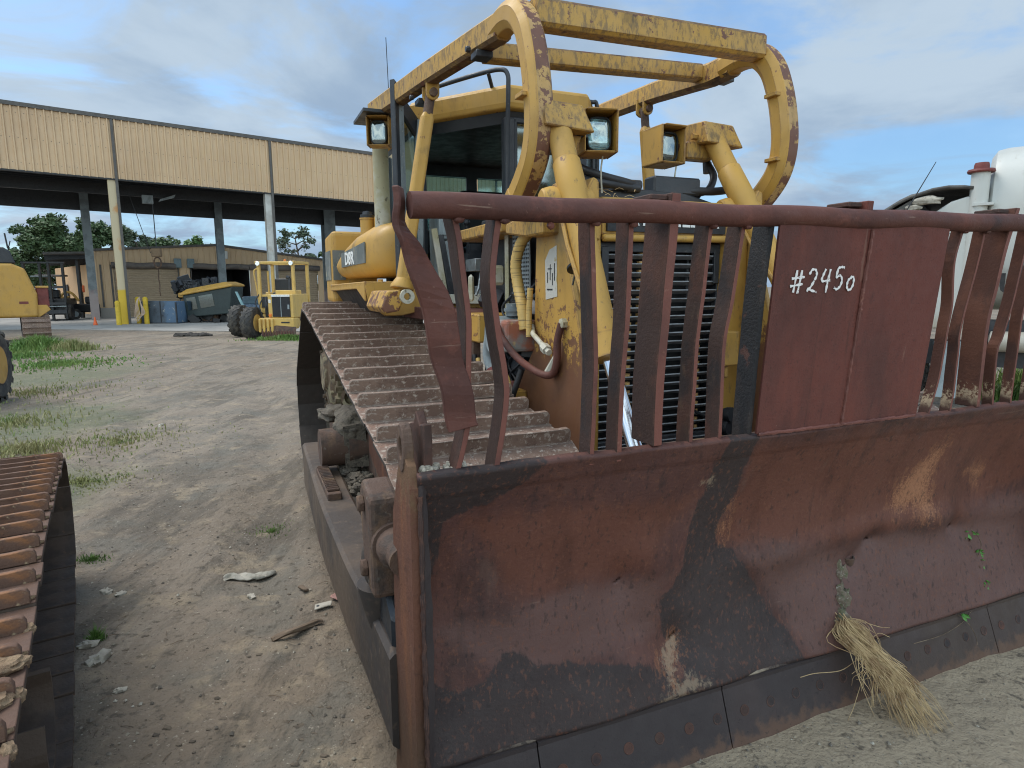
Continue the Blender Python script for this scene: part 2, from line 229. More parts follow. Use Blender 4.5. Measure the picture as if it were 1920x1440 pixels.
M_yelhose = material('yellow_corrugated_hose', (0.50, 0.33, 0.10), [dict(c=(0.12, 0.08, 0.04), s=40, st=(.1, .1, 3), lo=.55, hi=.62, k=.9)], rough=.6, bump=.2)
def glass(name, tint=(.55, .75, .78), mixf=.72):
    m = bpy.data.materials.new(name); m.use_nodes = True; nt = m.node_tree; nt.nodes.clear()
    t = nd(nt, 'ShaderNodeBsdfTransparent', Color=tint+(1,)); g = nd(nt, 'ShaderNodeBsdfGlossy', Color=(.8, .9, .9, 1), Roughness=.08)
    fr = nd(nt, 'ShaderNodeFresnel', IOR=1.5)
    a = nd(nt, 'ShaderNodeMath', _operation='ADD', i0=fr.outputs[0], i1=1-mixf-.04)
    mx = nd(nt, 'ShaderNodeMixShader', i0=a.outputs[0], i1=t.outputs[0], i2=g.outputs[0])
    nd(nt, 'ShaderNodeOutputMaterial', Surface=mx.outputs[0]); return m
M_glass = glass('window_glass'); M_glassdark = glass('dirty_window_glass', (.32, .42, .40), .75)
M_lens = material('lamp_lens_glass', (0.80, 0.82, 0.82), [dict(c=(0.45, 0.46, 0.46), s=16, lo=.45, hi=.6, k=.7, d=2)], rough=.15, metal=.8, bump=.15, bscale=22, bdist=.01)
M_lensdark = material('lamp_lens_dusty', (0.16, 0.165, 0.16), [dict(c=(0.3, 0.28, 0.26), s=8, lo=.5, hi=.7, k=.7)], rough=.25, metal=.2, bump=.2)

# ================================================================== geometry helpers
class MB:
    def __init__(s): s.v = []; s.f = []; s.m = []; s.sm = []
    def add(s, vs, fs, mi=0, smooth=False):
        o = len(s.v); s.v += [tuple(v) for v in vs]
        for f in fs: s.f.append(tuple(i+o for i in f)); s.m.append(mi); s.sm.append(smooth)
        return s
    def box(s, c, d, rot=None, mi=0):
        x, y, z = d[0]/2, d[1]/2, d[2]/2; c = Vector(c)
        vs = [Vector((a, b, e)) for a in (-x, x) for b in (-y, y) for e in (-z, z)]
        if rot is not None:
            m = rot if isinstance(rot, Matrix) else (Matrix.Rotation(rot[2], 3, 'Z') @ Matrix.Rotation(rot[1], 3, 'Y') @ Matrix.Rotation(rot[0], 3, 'X'))
            vs = [m @ v for v in vs]
        return s.add([v+c for v in vs], [(0, 1, 3, 2), (4, 6, 7, 5), (0, 4, 5, 1), (2, 3, 7, 6), (0, 2, 6, 4), (1, 5, 7, 3)], mi)
    def bb(s, a, b, mi=0):
        return s.box([(a[i]+b[i])/2 for i in range(3)], [abs(b[i]-a[i]) for i in range(3)], mi=mi)
    def prism(s, pts, off, mi=0):
        n = len(pts); off = Vector(off); a = [Vector(p) for p in pts]; vs = a+[p+off for p in a]
        fs = [tuple(range(n))[::-1], tuple(range(n, 2*n))]+[(i, (i+1) % n, (i+1) % n+n, i+n) for i in range(n)]
        return s.add(vs, fs, mi)
    def rings(s, rings, closed=True, cap=True, mi=0, smooth=True, loop=False):
        n = len(rings[0]); vs = [v for r_ in rings for v in r_]; fs = []; m = len(rings)
        for k in range(m if loop else m-1):
            k2 = (k+1) % m
            for i in range(n if closed else n-1):
                j = (i+1) % n; fs.append((k*n+i, k*n+j, k2*n+j, k2*n+i))
        s.add(vs, fs, mi, smooth)
        if cap and closed and not loop:
            o = len(s.v)-len(vs); s.f.append(tuple(range(o, o+n))[::-1]); s.m.append(mi); s.sm.append(False)
            s.f.append(tuple(range(o+(m-1)*n, o+m*n))); s.m.append(mi); s.sm.append(False)
        return s
    def sweep(s, path, prof, up=(0, 0, 1), mi=0, smooth=False, scale=None):
        """prof: list of (a,b); a along side, b along up"""
        P = [Vector(p) for p in path]; rr = []
        for i, p in enumerate(P):
            t = (P[min(i+1, len(P)-1)]-P[max(i-1, 0)]).normalized()
            upv = Vector(up[i] if isinstance(up, list) else up); sd_ = t.cross(upv)
            if sd_.length < 1e-4: sd_ = t.cross(Vector((1, 0.01, 0)))
            sd_.normalize(); uu = sd_.cross(t).normalized(); k = scale[i] if scale else 1
            rr.append([p+sd_*a*k+uu*b*k for a, b in prof])
        return s.rings(rr, mi=mi, smooth=smooth)
    def tube(s, path, rad, n=10, mi=0, smooth=True):
        P = [Vector(p) for p in path]; rr = []; prev = None
        for i, p in enumerate(P):
            t = (P[min(i+1, len(P)-1)]-P[max(i-1, 0)]).normalized()
            if prev is None: a = t.orthogonal().normalized()
            else:
                a = prev-t*prev.dot(t)
                a = a.normalized() if a.length > 1e-5 else t.orthogonal().normalized()
            prev = a; b = t.cross(a); rd = rad[i] if isinstance(rad, (list, tuple)) else rad
            rr.append([p+(a*math.cos(2*math.pi*k/n)+b*math.sin(2*math.pi*k/n))*rd for k in range(n)])
        return s.rings(rr, mi=mi, smooth=smooth)
    def cyl(s, a, b, r0, r1=None, n=20, mi=0): return s.tube([a, b], [r0, r0 if r1 is None else r1], n, mi)
    def lathe(s, c, axis, prof, n=24, mi=0):
        """prof: list (dist along axis, radius)"""
        c = Vector(c); t = Vector(axis).normalized(); a = t.orthogonal().normalized(); b = t.cross(a)
        return s.rings([[c+t*d+(a*math.cos(2*math.pi*k/n)+b*math.sin(2*math.pi*k/n))*max(q, 1e-4) for k in range(n)] for d, q in prof], mi=mi)
    def ball(s, c, rad, n=10, mi=0, jit=0, sq=(1, 1, 1)):
        c = Vector(c); rr = []
        for i in range(n+1):
            th = math.pi*i/n; z = math.cos(th); q = math.sin(th)
            rr.append([c+Vector((max(q, .01)*math.cos(2*math.pi*k/(2*n))*sq[0], max(q, .01)*math.sin(2*math.pi*k/(2*n))*sq[1], z*sq[2]))*rad*(1+(mnoise.noise(Vector((q*math.cos(2*math.pi*k/(2*n)), q*math.sin(2*math.pi*k/(2*n)), z))*2.2+c*3)*jit if jit else 0)) for k in range(2*n)])
        return s.rings(rr, mi=mi)
    def quad(s, a, b, c, d, mi=0): return s.add([a, b, c, d], [(0, 1, 2, 3)], mi)
    def xf(s, m):
        s.v = [tuple(m @ Vector(v)) for v in s.v]; return s
    def build(s, name, mats, parent=None, bevel=0, smooth=None, seg=1):
        me = bpy.data.meshes.new(name); me.from_pydata(s.v, [], s.f)
        for m in (mats if isinstance(mats, (list, tuple)) else [mats]): me.materials.append(m)
        me.polygons.foreach_set('material_index', s.m)
        me.polygons.foreach_set('use_smooth', [bool(x) if smooth is None else smooth for x in s.sm])
        me.update()
        if any(s.sm) or smooth: me.set_sharp_from_angle(angle=R(38))
        o = bpy.data.objects.new(name, me); C.objects.link(o)
        if parent: o.parent = parent
        if bevel:
            b = o.modifiers.new('bevel', 'BEVEL'); b.width = bevel; b.segments = seg; b.limit_method = 'ANGLE'; b.angle_limit = R(40)
        return o
def fixn(o):
    bm = bmesh.new(); bm.from_mesh(o.data); bmesh.ops.recalc_face_normals(bm, faces=bm.faces); bm.to_mesh(o.data); bm.free(); return o
def tag(o, label, cat, group=None, kind=None):
    if label: o['label'] = label
    if cat: o['category'] = cat
    if group: o['group'] = group
    if kind: o['kind'] = kind
    return o
def thing(name, label, cat, loc=(0, 0, 0), rz=0, group=None):
    o = bpy.data.objects.new(name, None); C.objects.link(o); o.location = loc; o.rotation_euler = (0, 0, rz)
    return tag(o, label, cat, group)
def struct(o): o['kind'] = 'structure'; return o
def smoothpath(pts, n=6):
    P = [Vector(p) for p in pts]; P = [P[0]*2-P[1]]+P+[P[-1]*2-P[-2]]; out = []
    for i in range(1, len(P)-2):
        for k in range(n):
            t = k/n; a, b, c, d = P[i-1], P[i], P[i+1], P[i+2]
            out.append(.5*((2*b)+(c-a)*t+(2*a-5*b+4*c-d)*t*t+(3*b-a-3*c+d)*t**3))
    out.append(P[-2]); return out
def text(body, size, m, parent, name='lettering', ext=.002, font_scale=1.0, bold=0.0):
    cu = bpy.data.curves.new(name, 'FONT'); cu.body = body; cu.size = size; cu.extrude = ext; cu.align_x = 'CENTER'; cu.align_y = 'CENTER'; cu.offset = bold; cu.resolution_u = 3
    o = bpy.data.objects.new(name, cu); C.objects.link(o)
    me = bpy.data.meshes.new_from_object(o); bpy.data.objects.remove(o); o = bpy.data.objects.new(name, me); C.objects.link(o)
    me.materials.clear(); me.materials.append(m)
    if parent: o.parent = parent
    return o
def sq(w, h): return [(-w/2, -h/2), (w/2, -h/2), (w/2, h/2), (-w/2, h/2)]
def rsq(w, h, c=.02):
    return [(-w/2+c, -h/2), (w/2-c, -h/2), (w/2, -h/2+c), (w/2, h/2-c), (w/2-c, h/2), (-w/2+c, h/2), (-w/2, h/2-c), (-w/2, -h/2+c)]
exec_parts = []
# ================================================================== ground
def gnoise(x, y):
    v = Vector((x, y, 0))
    return (mnoise.noise(v*0.35)*.035+mnoise.noise(v*1.1+Vector((9, 2, 0)))*.016+mnoise.noise(v*3.1)*.010+mnoise.noise(v*8.0)*.007+mnoise.noise(v*19.0)*.0045)
def ground_h(x, y):
    h = gnoise(x, y)
    fade = max(0.0, 1-max(0, abs(x)-12)/25)*max(0.0, 1-max(0, y-22)/14)
    # wheel ruts running back towards the shed
    for off in (0.0, 1.9):
        cx = -1.9-off-(y-4)*0.36+math.sin(y*.25)*.25
        d = x-cx
        if abs(d) < .8 and y > 4: h += (-.035*math.exp(-(d/.22)**2)+.02*math.exp(-((abs(d)-.4)/.15)**2))
    # cleat prints of crawler tracks
    for cx0, wd in ((-1.15, .42), (-3.3, .42)):
        q = x-(cx0-(y-3)*.36)
        if abs(q) < wd and 2 < y < 9: h += .011*max(0, 1-(q/wd)**4)*math.sin((y+.36*x)*2*math.pi/.235)*max(0, min(1, .5+2.2*mnoise.noise(Vector((x*.8, y*.8, 7)))))
    return h*fade
def axis(lo, hi, d0, grow, far):
    a = [lo]
    while a[-1] < hi: a.append(a[-1]+d0)
    s = d0
    while a[-1] < far: s *= grow; a.append(a[-1]+s)
    b = []; s = d0; x = lo
    while x > -far: s *= grow; x -= s; b.append(x)
    return b[::-1]+a
gx = axis(-5.0, 3.2, .035, 1.10, 1500); gy = axis(0.9, 8.0, .035, 1.09, 1500)
vs = [(x, y, ground_h(x, y)) for y in gy for x in gx]; nx = len(gx)
fs = [(j*nx+i, j*nx+i+1, (j+1)*nx+i+1, (j+1)*nx+i) for j in range(len(gy)-1) for i in range(nx-1)]
mb = MB(); mb.add(vs, fs, smooth=True)
M_ground = material('packed_dirt', (0.195, 0.152, 0.110), [
    dict(c=(0.245, 0.20, 0.152), s=.28, lo=.40, hi=.60, k=.85), dict(c=(.10, .082, .062), s=1.1, st=(2.2, .35, 1), lo=.52, hi=.62, k=.75, r=.7), dict(c=(.30, .25, .19), s=.9, st=(1.8, .4, 1), lo=.58, hi=.66, k=.6, r=.7),
    dict(c=(0.11, 0.09, 0.066), s=.55, st=(1.3, .7, 1), lo=.50, hi=.64, k=.8),
    dict(c=(0.145, 0.135, 0.11), s=1.6, lo=.48, hi=.66, k=.6),
    dict(c=(0.33, 0.26, 0.175), s=3.5, lo=.54, hi=.68, k=.6),
    dict(c=(0.10, 0.13, 0.06), s=1.1, attr=('green', .35, .8, .7), k=.55),
    dict(c=(0.44, 0.345, 0.235), s=.8, attr=('sand', .08, .38, .35), k=.92),
    dict(c=(0.07, 0.057, 0.042), s=14, lo=.56, hi=.68, k=.7), dict(c=(0.42, 0.37, 0.29), s=45, lo=.62, hi=.70, k=.75),
    dict(c=(0.055, 0.045, 0.035), s=70, lo=.60, hi=.68, k=.7), dict(c=(0.5, 0.46, 0.38), s=150, lo=.68, hi=.74, k=.7)], rough=.92, bump=1.0, bscale=42, bdist=.02, bump2=(11, .5, .05))
g = struct(mb.build('ground', M_ground))
at = g.data.attributes.new('green', 'FLOAT', 'POINT'); at2 = g.data.attributes.new('sand', 'FLOAT', 'POINT')
def blobs(x, y, L): return max([max(0, 1-math.hypot((x-a)/p, (y-b)/q)) for a, b, p, q in L])
GR = [(-16.5, 21.5, 4.5, 3.5), (-7.5, 9.5, 3.2, 4), (-11, 15, 3.5, 5), (-8.5, 25.5, 3, 1.5), (-4.9, 6.2, 1.8, 1.8), (10, 12, 5, 4)]
at.data.foreach_set('value', [blobs(v[0], v[1], GR) for v in vs])
at2.data.foreach_set('value', [blobs(v[0], v[1], [(3.0, 1.9, 3.2, 2.6), (4, 6, 4, 4)]) for v in vs])
ng = MB()
# concrete yard slab under the open shed
ng = MB(); ng.prism([(-31, 30.0, 0), (-25.3, 34.3, 0), (-16.4, 31.6, 0), (-9.1, 30.5, 0), (2, 38, 0), (14, 46, 0), (14, 75, 0), (-45, 60, 0), (-48, 36, 0)], (0, 0, .03)); ng.build('concrete_pavement', M_conc)['kind'] = 'structure'

# ================================================================== BULLDOZER
DO = Vector((-0.309, 2.0, 0.0)); DA = R(22.8)
DZ = thing('bulldozer', 'big worn yellow crawler bulldozer with rusty rake blade facing the camera', 'bulldozer', DO, DA)
XC = 1.9
def mxx(x): return 2*XC-x
# ---- blade moldboard
BW = 3.74
def mold(x, z):
    t = max(0, min(1, (z-.26)/1.15)); y = .085+.13*math.sin(math.pi*min(1, t*.92+.04))-.0-.09*t**3
    # long crease
    cz = .80-.02*(x-1.4)+.03*math.sin(x*3.1)
    if x > 1.35: y -= .020*math.exp(-((z-cz)/.06)**2)*min(1, (x-1.35)/.3)
    if x > 1.3 and z < cz: y += .012*math.exp(-((z-cz+.16)/.09)**2)*min(1, (x-1.3)/.4)
    y += .022*mnoise.noise(Vector((x*1.3, z*1.7, 3)))+.012*mnoise.noise(Vector((x*3.3, z*3.7, 9)))
    for bx, bz, br, a in ((.9, .79, .10, .035), (1.05, .88, .16, -.03), (.98, .55, .09, .02), (1.15, .46, .10, .04), (2.38, .73, .07, .045), (3.0, .70, .09, .05), (2.28, .64, .05, .03), (2.2, .56, .1, .03), (2.9, .66, .2, -.03), (1.75, .8, .2, -.025), (3.3, .95, .3, .04)):
        y += a*math.exp(-((x-bx)**2+(z-bz)**2)/br**2)
    if t > .93: y -= .006
    return y
def sdpoly(x, z, P):
    d = 1e9; c = False; n = len(P)
    for i in range(n):
        ax, az = P[i]; bx, bz = P[(i+1) % n]; ex, ez = bx-ax, bz-az; wx, wz = x-ax, z-az
        t = max(0, min(1, (wx*ex+wz*ez)/(ex*ex+ez*ez))); dd = math.hypot(wx-ex*t, wz-ez*t); d = min(d, dd)
        if (az > z) != (bz > z) and x < (bx-ax)*(z-az)/(bz-az)+ax: c = not c
    return d if c else -d
PDARK = [[(1.27, 1.42), (1.41, 1.42), (1.42, 1.22), (1.41, 1.11), (1.38, 1.0), (1.39, .89), (1.48, .83), (1.61, .65), (1.7, .5), (1.79, .38), (1.88, .2), (1.33, .18), (1.2, .30), (1.11, .51), (1.09, .68), (1.19, .81), (1.22, 1.06), (1.24, 1.2)],
         [(0.0, .60), (.10, .54), (.18, .50), (.27, .51), (.36, .61), (.43, .60), (.49, .53), (.61, .51), (.78, .46), (.96, .42), (1.1, .36), (1.25, .26), (1.4, .1), (0, .1)],
         [(0, 1.45), (.5, 1.45), (.35, 1.3), (.12, 1.22), (.06, .9), (0, .8)]]
PORG = 0
PRED = [[(1.42, 1.36), (4, 1.30), (4, 1.0), (3.4, .86), (3.0, .78), (2.2, .79), (1.5, .86), (1.39, .92), (1.42, 1.1)], [(.2, 1.2), (1.2, 1.15), (1.0, .85), (.45, .8)]]
PPALE = [[(1.5, .82), (2.2, .76), (3.0, .72), (4, .85), (4, .2), (1.95, .2), (1.75, .5)], [(.1, .75), (1.1, .82), (1.1, .5), (.3, .5)]]
PSCAB = [[(2.48, 1.04), (2.58, 1.14), (2.71, 1.24), (2.76, 1.21), (2.74, 1.01), (2.81, .8), (2.73, .77), (2.62, .86), (2.52, .84), (2.46, .88)], [(3.02, 1.03), (3.14, 1.07), (3.24, 1.01), (3.21, .89), (3.11, .96)], [(1.41, 1.1), (1.44, .95), (1.40, .88), (1.38, .95)], [(1.05, .40), (1.19, .50), (1.2, .44), (1.12, .30)]]
PCHK = [[(1.0, .24), (1.22, .33), (1.3, .27), (1.05, .24)], [(1.07, .42), (1.16, .49), (1.2, .47), (1.15, .35), (1.10, .30)], [(1.2, 1.22), (1.27, 1.24), (1.27, 1.18)]]
NX, NZ = 300, 104
bv = []; A = {k: [] for k in ('dark', 'red', 'pale', 'scab', 'chalky')}
for j in range(NZ+1):
    for i in range(NX+1):
        x = BW*i/NX; z = .255+(1.41-.255)*j/NZ
        if j == NZ: z += .006*mnoise.noise(Vector((x*6, 0, 0)))+.008*mnoise.noise(Vector((x*1.5, 5, 0)))
        bv.append((x, mold(x, z), z))
        A['dark'].append(max(sdpoly(x, z, p) for p in PDARK)); A['red'].append(max(sdpoly(x, z, p) for p in PRED)); A['pale'].append(max(sdpoly(x, z, p) for p in PPALE))
        A['scab'].append(max(sdpoly(x, z, p) for p in PSCAB)); A['chalky'].append(max(sdpoly(x, z, p) for p in PCHK))
def hole(x, z):
    for hx, hz, a, b, sl in ((.89, .79, .032, .010, .7), (1.165, .485, .034, .012, .9), (2.38, .725, .03, .016, .1), (3.0, .70, .028, .02, .3)):
        dx, dz = x-hx, z-hz; X = dx*math.cos(sl)+dz*math.sin(sl); Z = -dx*math.sin(sl)+dz*math.cos(sl)
        if (X/a)**2+(Z/b)**2 < 1+.4*math.sin(x*500): return True
    return False
bf = []
for j in range(NZ):
    for i in range(NX):
        x = BW*(i+.5)/NX; z = .255+(1.155)*(j+.5)/NZ
        if hole(x, z): continue
        k = j*(NX+1)+i; bf.append((k, k+1, k+NX+2, k+NX+1))
mb = MB(); mb.add(bv, bf, smooth=True)
BL = mb.build('blade', M_blade, DZ)
for k, v in A.items(): BL.data.attributes.new(k, 'FLOAT', 'POINT').data.foreach_set('value', v)
so_ = BL.modifiers.new('thick', 'SOLIDIFY'); so_.thickness = .03; so_.offset = 1.0
# back structure of the blade
mb = MB(); mb.bb((.02, .25, .25), (BW-.02, .42, .62)); mb.bb((.02, .24, 1.12), (BW-.02, .33, 1.32))
for x in (.03, .93, 1.87, 2.8, BW-.07): mb.bb((x, .24, .3), (x+.04, .36, 1.3))
mb.build('back_frame', M_rustgear, BL, bevel=.01)
# cutting edges
def edge_seg(x0, x1):
    mb = MB(); n = 14; rr = []
    for i in range(n+1):
        x = x0+(x1-x0)*i/n; w = .004*mnoise.noise(Vector((x*7, 1, 1)))
        rr.append([(x, -.012, .002+w), (x, .075, .235), (x, .075, .252), (x, .115, .262), (x, .13, .235), (x, .03, 0.0)])
    mb.rings(rr, smooth=False); return mb.build('cutting_edge', M_edgeblade, BL)
for a, b in ((.0, .46), (.466, 1.36), (1.366, 2.27), (2.276, 3.2), (3.206, BW)): edge_seg(a, b)
mb = MB(); rr = []
for i in range(120):
    x = .0+(BW)*i/119; q = .007+.004*mnoise.noise(Vector((x*20, 4, 4)))
    rr.append([(x, .09+q*math.cos(t)*1.4, .262+q*math.sin(t)*1.3+.002*mnoise.noise(Vector((x*30, 0, 4)))) for t in [k*math.pi/3 for k in range(6)]])
mb.rings(rr); mb.build('weld_seam', M_weld, BL)
def ep(z): return -.012+.087*(z-.002)/.233
for x in [.10+.1515*i for i in range(24)]:
    z = .135; y = ep(z)-.001; t = Vector((0, .087, .233)).normalized(); mb = MB()
    nrm = Vector((0, -t.z, t.y)); c = Vector((x, y, z)); rr = []
    for k in range(21):
        a = 2*math.pi*k/20; d = Vector((1, 0, 0))*math.cos(a)+t*math.sin(a)
        rr.append([c+d*.019+nrm*.0005, c+d*.0205+nrm*.002, c+d*.0225+nrm*.002, c+d*.024+nrm*.0005])
    mb.rings(rr, cap=False, closed=False); mb.rings([[c+(Vector((1, 0, 0))*math.cos(a)+t*math.sin(a))*q+nrm*h for a in [2*math.pi*k/20 for k in range(20)]] for q, h in ((.019, .0008), (.002, .0012))], cap=False)
    mb.build('bolt_head', M_bar, BL)
# end plate and wear strip
def endplate(x0, x1, nm='end_plate'):
    mb = MB(); P = []
    prof = [(-.004, .0), (.0, .3), (.012, .55), (.004, .8), (-.002, 1.1), (-.004, 1.36), (.02, 1.43), (.07, 1.46), (.12, 1.44), (.17, 1.38), (.27, 1.2), (.30, .9), (.30, .5), (.33, .25), (.38, .1), (.36, .0)]
    mb.prism([(x0, y, z) for y, z in prof], (x1-x0, 0, 0)); o = fixn(mb.build(nm, M_endplate, BL, bevel=.002)); return o
endplate(-.026, .004); endplate(BW-.004, BW+.026)
for s in (0, 1):
    mb = MB(); rr = []
    for i in range(24):
        z = .25+1.12*i/23; wv = .045+.022*math.sin(math.pi*i/23)+.004*math.sin(i*1.9); x0 = .002; x1 = wv
        q = [(x0, -.006, z), (x0+.012, -.012, z), (x1*.6, .0+.02*0, z), (x1, mold(x1, z)-.004, z), (x1, mold(x1, z)+.02, z), (x0, mold(x1, z)+.02, z)]
        if s: q = [(BW-a, b, c) for a, b, c in q]
        rr.append(q)
    mb.rings(rr, smooth=False); mb.build('wear_strip', M_edgeblade, BL)
# weld beads down the end corner
mb = MB(); mb.tube([(.004+.004*random.random(), -.012+.006*random.random(), .2+1.15*i/70) for i in range(70)], [.006+.005*random.random() for i in range(70)], 7); mb.build('weld_bead', M_bar, BL)
# lugs at the top corner
def lug(x, y, z, h, m, w=.10, broken=False):
    mb = MB(); pts = [(x, y-w/2, z), (x, y+w/2, z)]
    if broken: pts += [(x, y+w*.6, z+h*.55), (x, y+w*.75, z+h*.72), (x, y+w*.3, z+h*.8), (x, y+w*.1, z+h), (x, y-w*.2, z+h*.82), (x, y-w*.5, z+h*.86), (x, y-w*.55, z+h*.5)]
    else: pts += [(x, y+w/2*math.cos(a), z+h-w/2+w/2*math.sin(a)) for a in [math.pi*k/8 for k in range(9)]]
    mb.prism(pts, (.03, 0, 0)); return fixn(mb.build('lug', m, BL, bevel=.003))
mb = MB()
rr = []
for (ro) in ((.025, 0), (.058, 0), (.058, 1), (.025, 1)):
    rr.append([(-.03+.035*ro[1], .10+ro[0]*math.cos(a)*.9, 1.475+ro[0]*math.sin(a)*1.45) for a in [2*math.pi*k/20 for k in range(20)]])
mb.rings(rr, loop=True, smooth=False); mb.build('lug', M_rustgear, BL, bevel=.004)
lug(.035, .12, 1.37, .22, M_bar, .15, True)
# ---- rake guard on top of the blade
def ty(z): return -.1*(z-1.4)
mb = MB(); pts = [(-.02+3.80*i/40, -.088+.004*math.sin(i*.6), 2.240+.049*i/40+.003*math.sin(i*.9)) for i in range(41)]
mb.tube(pts, .039, 20); mb.build('guard_rail', M_rail, BL)
mb = MB(); mb.cyl((-.03, -.088, 2.197), (-.024, -.088, 2.197), .05, .05)
def bar(name, pts, depth, thick, m=None, m2=None, y0=0.0, twist=None):
    """pts: (x,z) of the front edge, from the top down"""
    P = smoothpath([(x, 0, z) for x, z in pts], 5); rr = []; n = len(P)
    for i, p in enumerate(P):
        y = ty(p.z)+y0; jx = .0025*mnoise.noise(Vector((p.x*9, p.z*9, 2))); tw = 0 if twist is None else twist*(1-i/n)
        e = Vector((math.sin(tw), math.cos(tw), 0)); s_ = Vector((math.cos(tw), -math.sin(tw), 0)); o = Vector((p.x+jx, y, p.z))
        rr.append([o, o-s_*thick, o-s_*thick+e*depth, o+e*depth])
    mb = MB(); n = len(rr); vs = [v for q in rr for v in q]; mb.add(vs, [])
    for i in range(n-1):
        for k in range(4):
            j = (k+1) % 4; mb.f.append((i*4+k, i*4+j, i*4+4+j, i*4+4+k)); mb.m.append(1 if k == 0 else 0); mb.sm.append(False)
    for b0 in (0, (n-1)*4): mb.f.append((b0, b0+1, b0+2, b0+3)); mb.m.append(0); mb.sm.append(False)
    o = mb.build(name, [m or M_bar, m2 or M_baredge], BL); fixn(o)
    bv = o.modifiers.new('bevel', 'BEVEL'); bv.width = .003; bv.segments = 1; bv.limit_method = 'ANGLE'; bv.angle_limit = R(50)
    return o
BD = .080
M_barblack = material('black_stained_bar', (0.018, 0.018, 0.020), [dict(c=(.045, .036, .033), s=5, st=(1, 1, .5), lo=.48, hi=.62, k=.8, r=.75), dict(c=(.12, .05, .035), s=11, lo=.62, hi=.68, k=.6)], rough=.55, spec=.4, bump=.5, bscale=80)
bar('guard_bar', [(.126, 2.22), (.145, 2.14), (.161, 2.034), (.179, 1.90), (.18, 1.73), (.183, 1.569), (.138, 1.36)], .085, .022)
bar('guard_bar', [(.274, 2.22), (.261, 2.115), (.257, 2.017), (.28, 1.864), (.307, 1.722), (.316, 1.613), (.284, 1.36)], .085, .024)
bar('guard_bar', [(.601, 2.23), (.616, 2.069), (.633, 1.89), (.651, 1.702), (.658, 1.36)], BD, .022)
bar('guard_bar', [(.753, 2.23), (.759, 2.07), (.767, 1.886), (.765, 1.656), (.775, 1.36)], BD, .024)
bar('guard_bar', [(1.089, 2.24), (1.086, 2.147), (1.085, 1.995), (1.078, 1.799), (1.087, 1.594), (1.097, 1.36)], BD, .022)
bar('guard_bar', [(1.24, 2.24), (1.233, 2.15), (1.222, 1.955), (1.207, 1.773), (1.223, 1.584), (1.24, 1.36)], BD, .022)
bar('guard_bar', [(1.375, 2.25), (1.37, 2.033), (1.377, 1.745), (1.392, 1.36)], BD+.015, .022, M_barblack, M_barblack)
for p in ([(2.467, 2.27), (2.444, 2.104), (2.482, 1.93), (2.487, 1.815), (2.493, 1.678), (2.491, 1.565), (2.466, 1.37)],
          [(2.614, 2.27), (2.606, 2.112), (2.593, 1.967), (2.577, 1.793), (2.593, 1.693), (2.618, 1.509), (2.622, 1.37)],
          [(2.935, 2.27), (2.931, 2.095), (2.922, 1.884), (2.904, 1.748), (2.889, 1.666), (2.95, 1.37)],
          [(3.06, 2.27), (3.03, 2.0), (3.023, 1.848), (3.045, 1.694), (3.089, 1.37)],
          [(3.24, 2.27), (3.25, 1.9), (3.22, 1.65), (3.25, 1.37)], [(3.4, 2.27), (3.38, 1.9), (3.4, 1.65), (3.42, 1.37)], [(3.55, 2.27), (3.58, 1.9), (3.55, 1.65), (3.57, 1.37)]):
    bar('guard_bar', p, .050, .018, M_dirtbar)
# main posts
bar('guard_post', [(.926, 2.318), (.929, 2.18), (.927, 1.996), (.927, 1.805), (.931, 1.605), (.943, 1.408)], .15, .04, y0=-.012)
bar('guard_post', [(1.862, 2.333), (1.861, 2.14), (1.858, 1.88), (1.861, 1.654), (1.868, 1.408)], .15, .035, y0=-.012, m=M_panel, m2=M_panel)
bar('guard_post', [(2.80, 2.343), (2.771, 2.164), (2.764, 2.004), (2.754, 1.847), (2.769, 1.706), (2.814, 1.408)], .105, .03, M_dirtbar, y0=-.012)
bar('guard_post', [(3.72, 2.32), (3.72, 1.8), (3.73, 1.34)], .15, .035, y0=-.012)
for x, z in ((.926, 2.290), (1.862, 2.305), (2.80, 2.315)):   # small caps where the posts wrap the rail
    mb = MB(); mb.bb((x-.11, -.082, z+.004), (x-.038, .03, z+.024)); mb.build('post_cap', M_bar, BL, bevel=.004)
# stub of a missing bar
mb = MB(); mb.ball((.437, -.085, 2.198), .013, 5, jit=.4); mb.build('bar_stub', M_baredge, BL)
for x, z in ((.137, 2.203), (.285, 2.205), (.61, 2.208), (.755, 2.208), (1.09, 2.213), (1.245, 2.215), (2.465, 2.232), (2.615, 2.234)):
    mb = MB(); mb.ball((x-.008, -.09, z), .017, 5, jit=.3, sq=(1, .8, .6)); mb.build('weld_lump', M_rail, BL)
# the broken, bent end bar
P = smoothpath([(-.05, -.09, 2.295), (-.05, -.085, 2.2), (-.038, -.08, 2.12), (-.0, -.07, 2.0), (.035, -.05, 1.85), (.07, -.04, 1.70), (.105, -.03, 1.55)], 5); n = len(P); rr = []
for i, p in enumerate(P):
    t = i/(n-1); w = .05+.055*min(1, t*2.0); tw = R(62)*max(0, 1-max(0, t-.15)*2.4)
    e = Vector((math.cos(tw), math.sin(tw)*.9, -.12*t)); s_ = Vector((-e.y, e.x, 0)).normalized()
    p = p+Vector((.004*math.sin(i*.8), .004*math.cos(i*1.1), 0))
    rr.append([p, p+e*w, p+e*w+s_*.022, p+s_*.022])
rr[-1] = [rr[-1][0]+Vector((0, 0, -.012)), rr[-1][1]+Vector((0, 0, .018)), rr[-1][2]+Vector((0, 0, .02)), rr[-1][3]]
mb = MB(); mb.rings(rr, smooth=False); o = mb.build('bent_end_bar', M_rail, BL, bevel=.004); fixn(o)
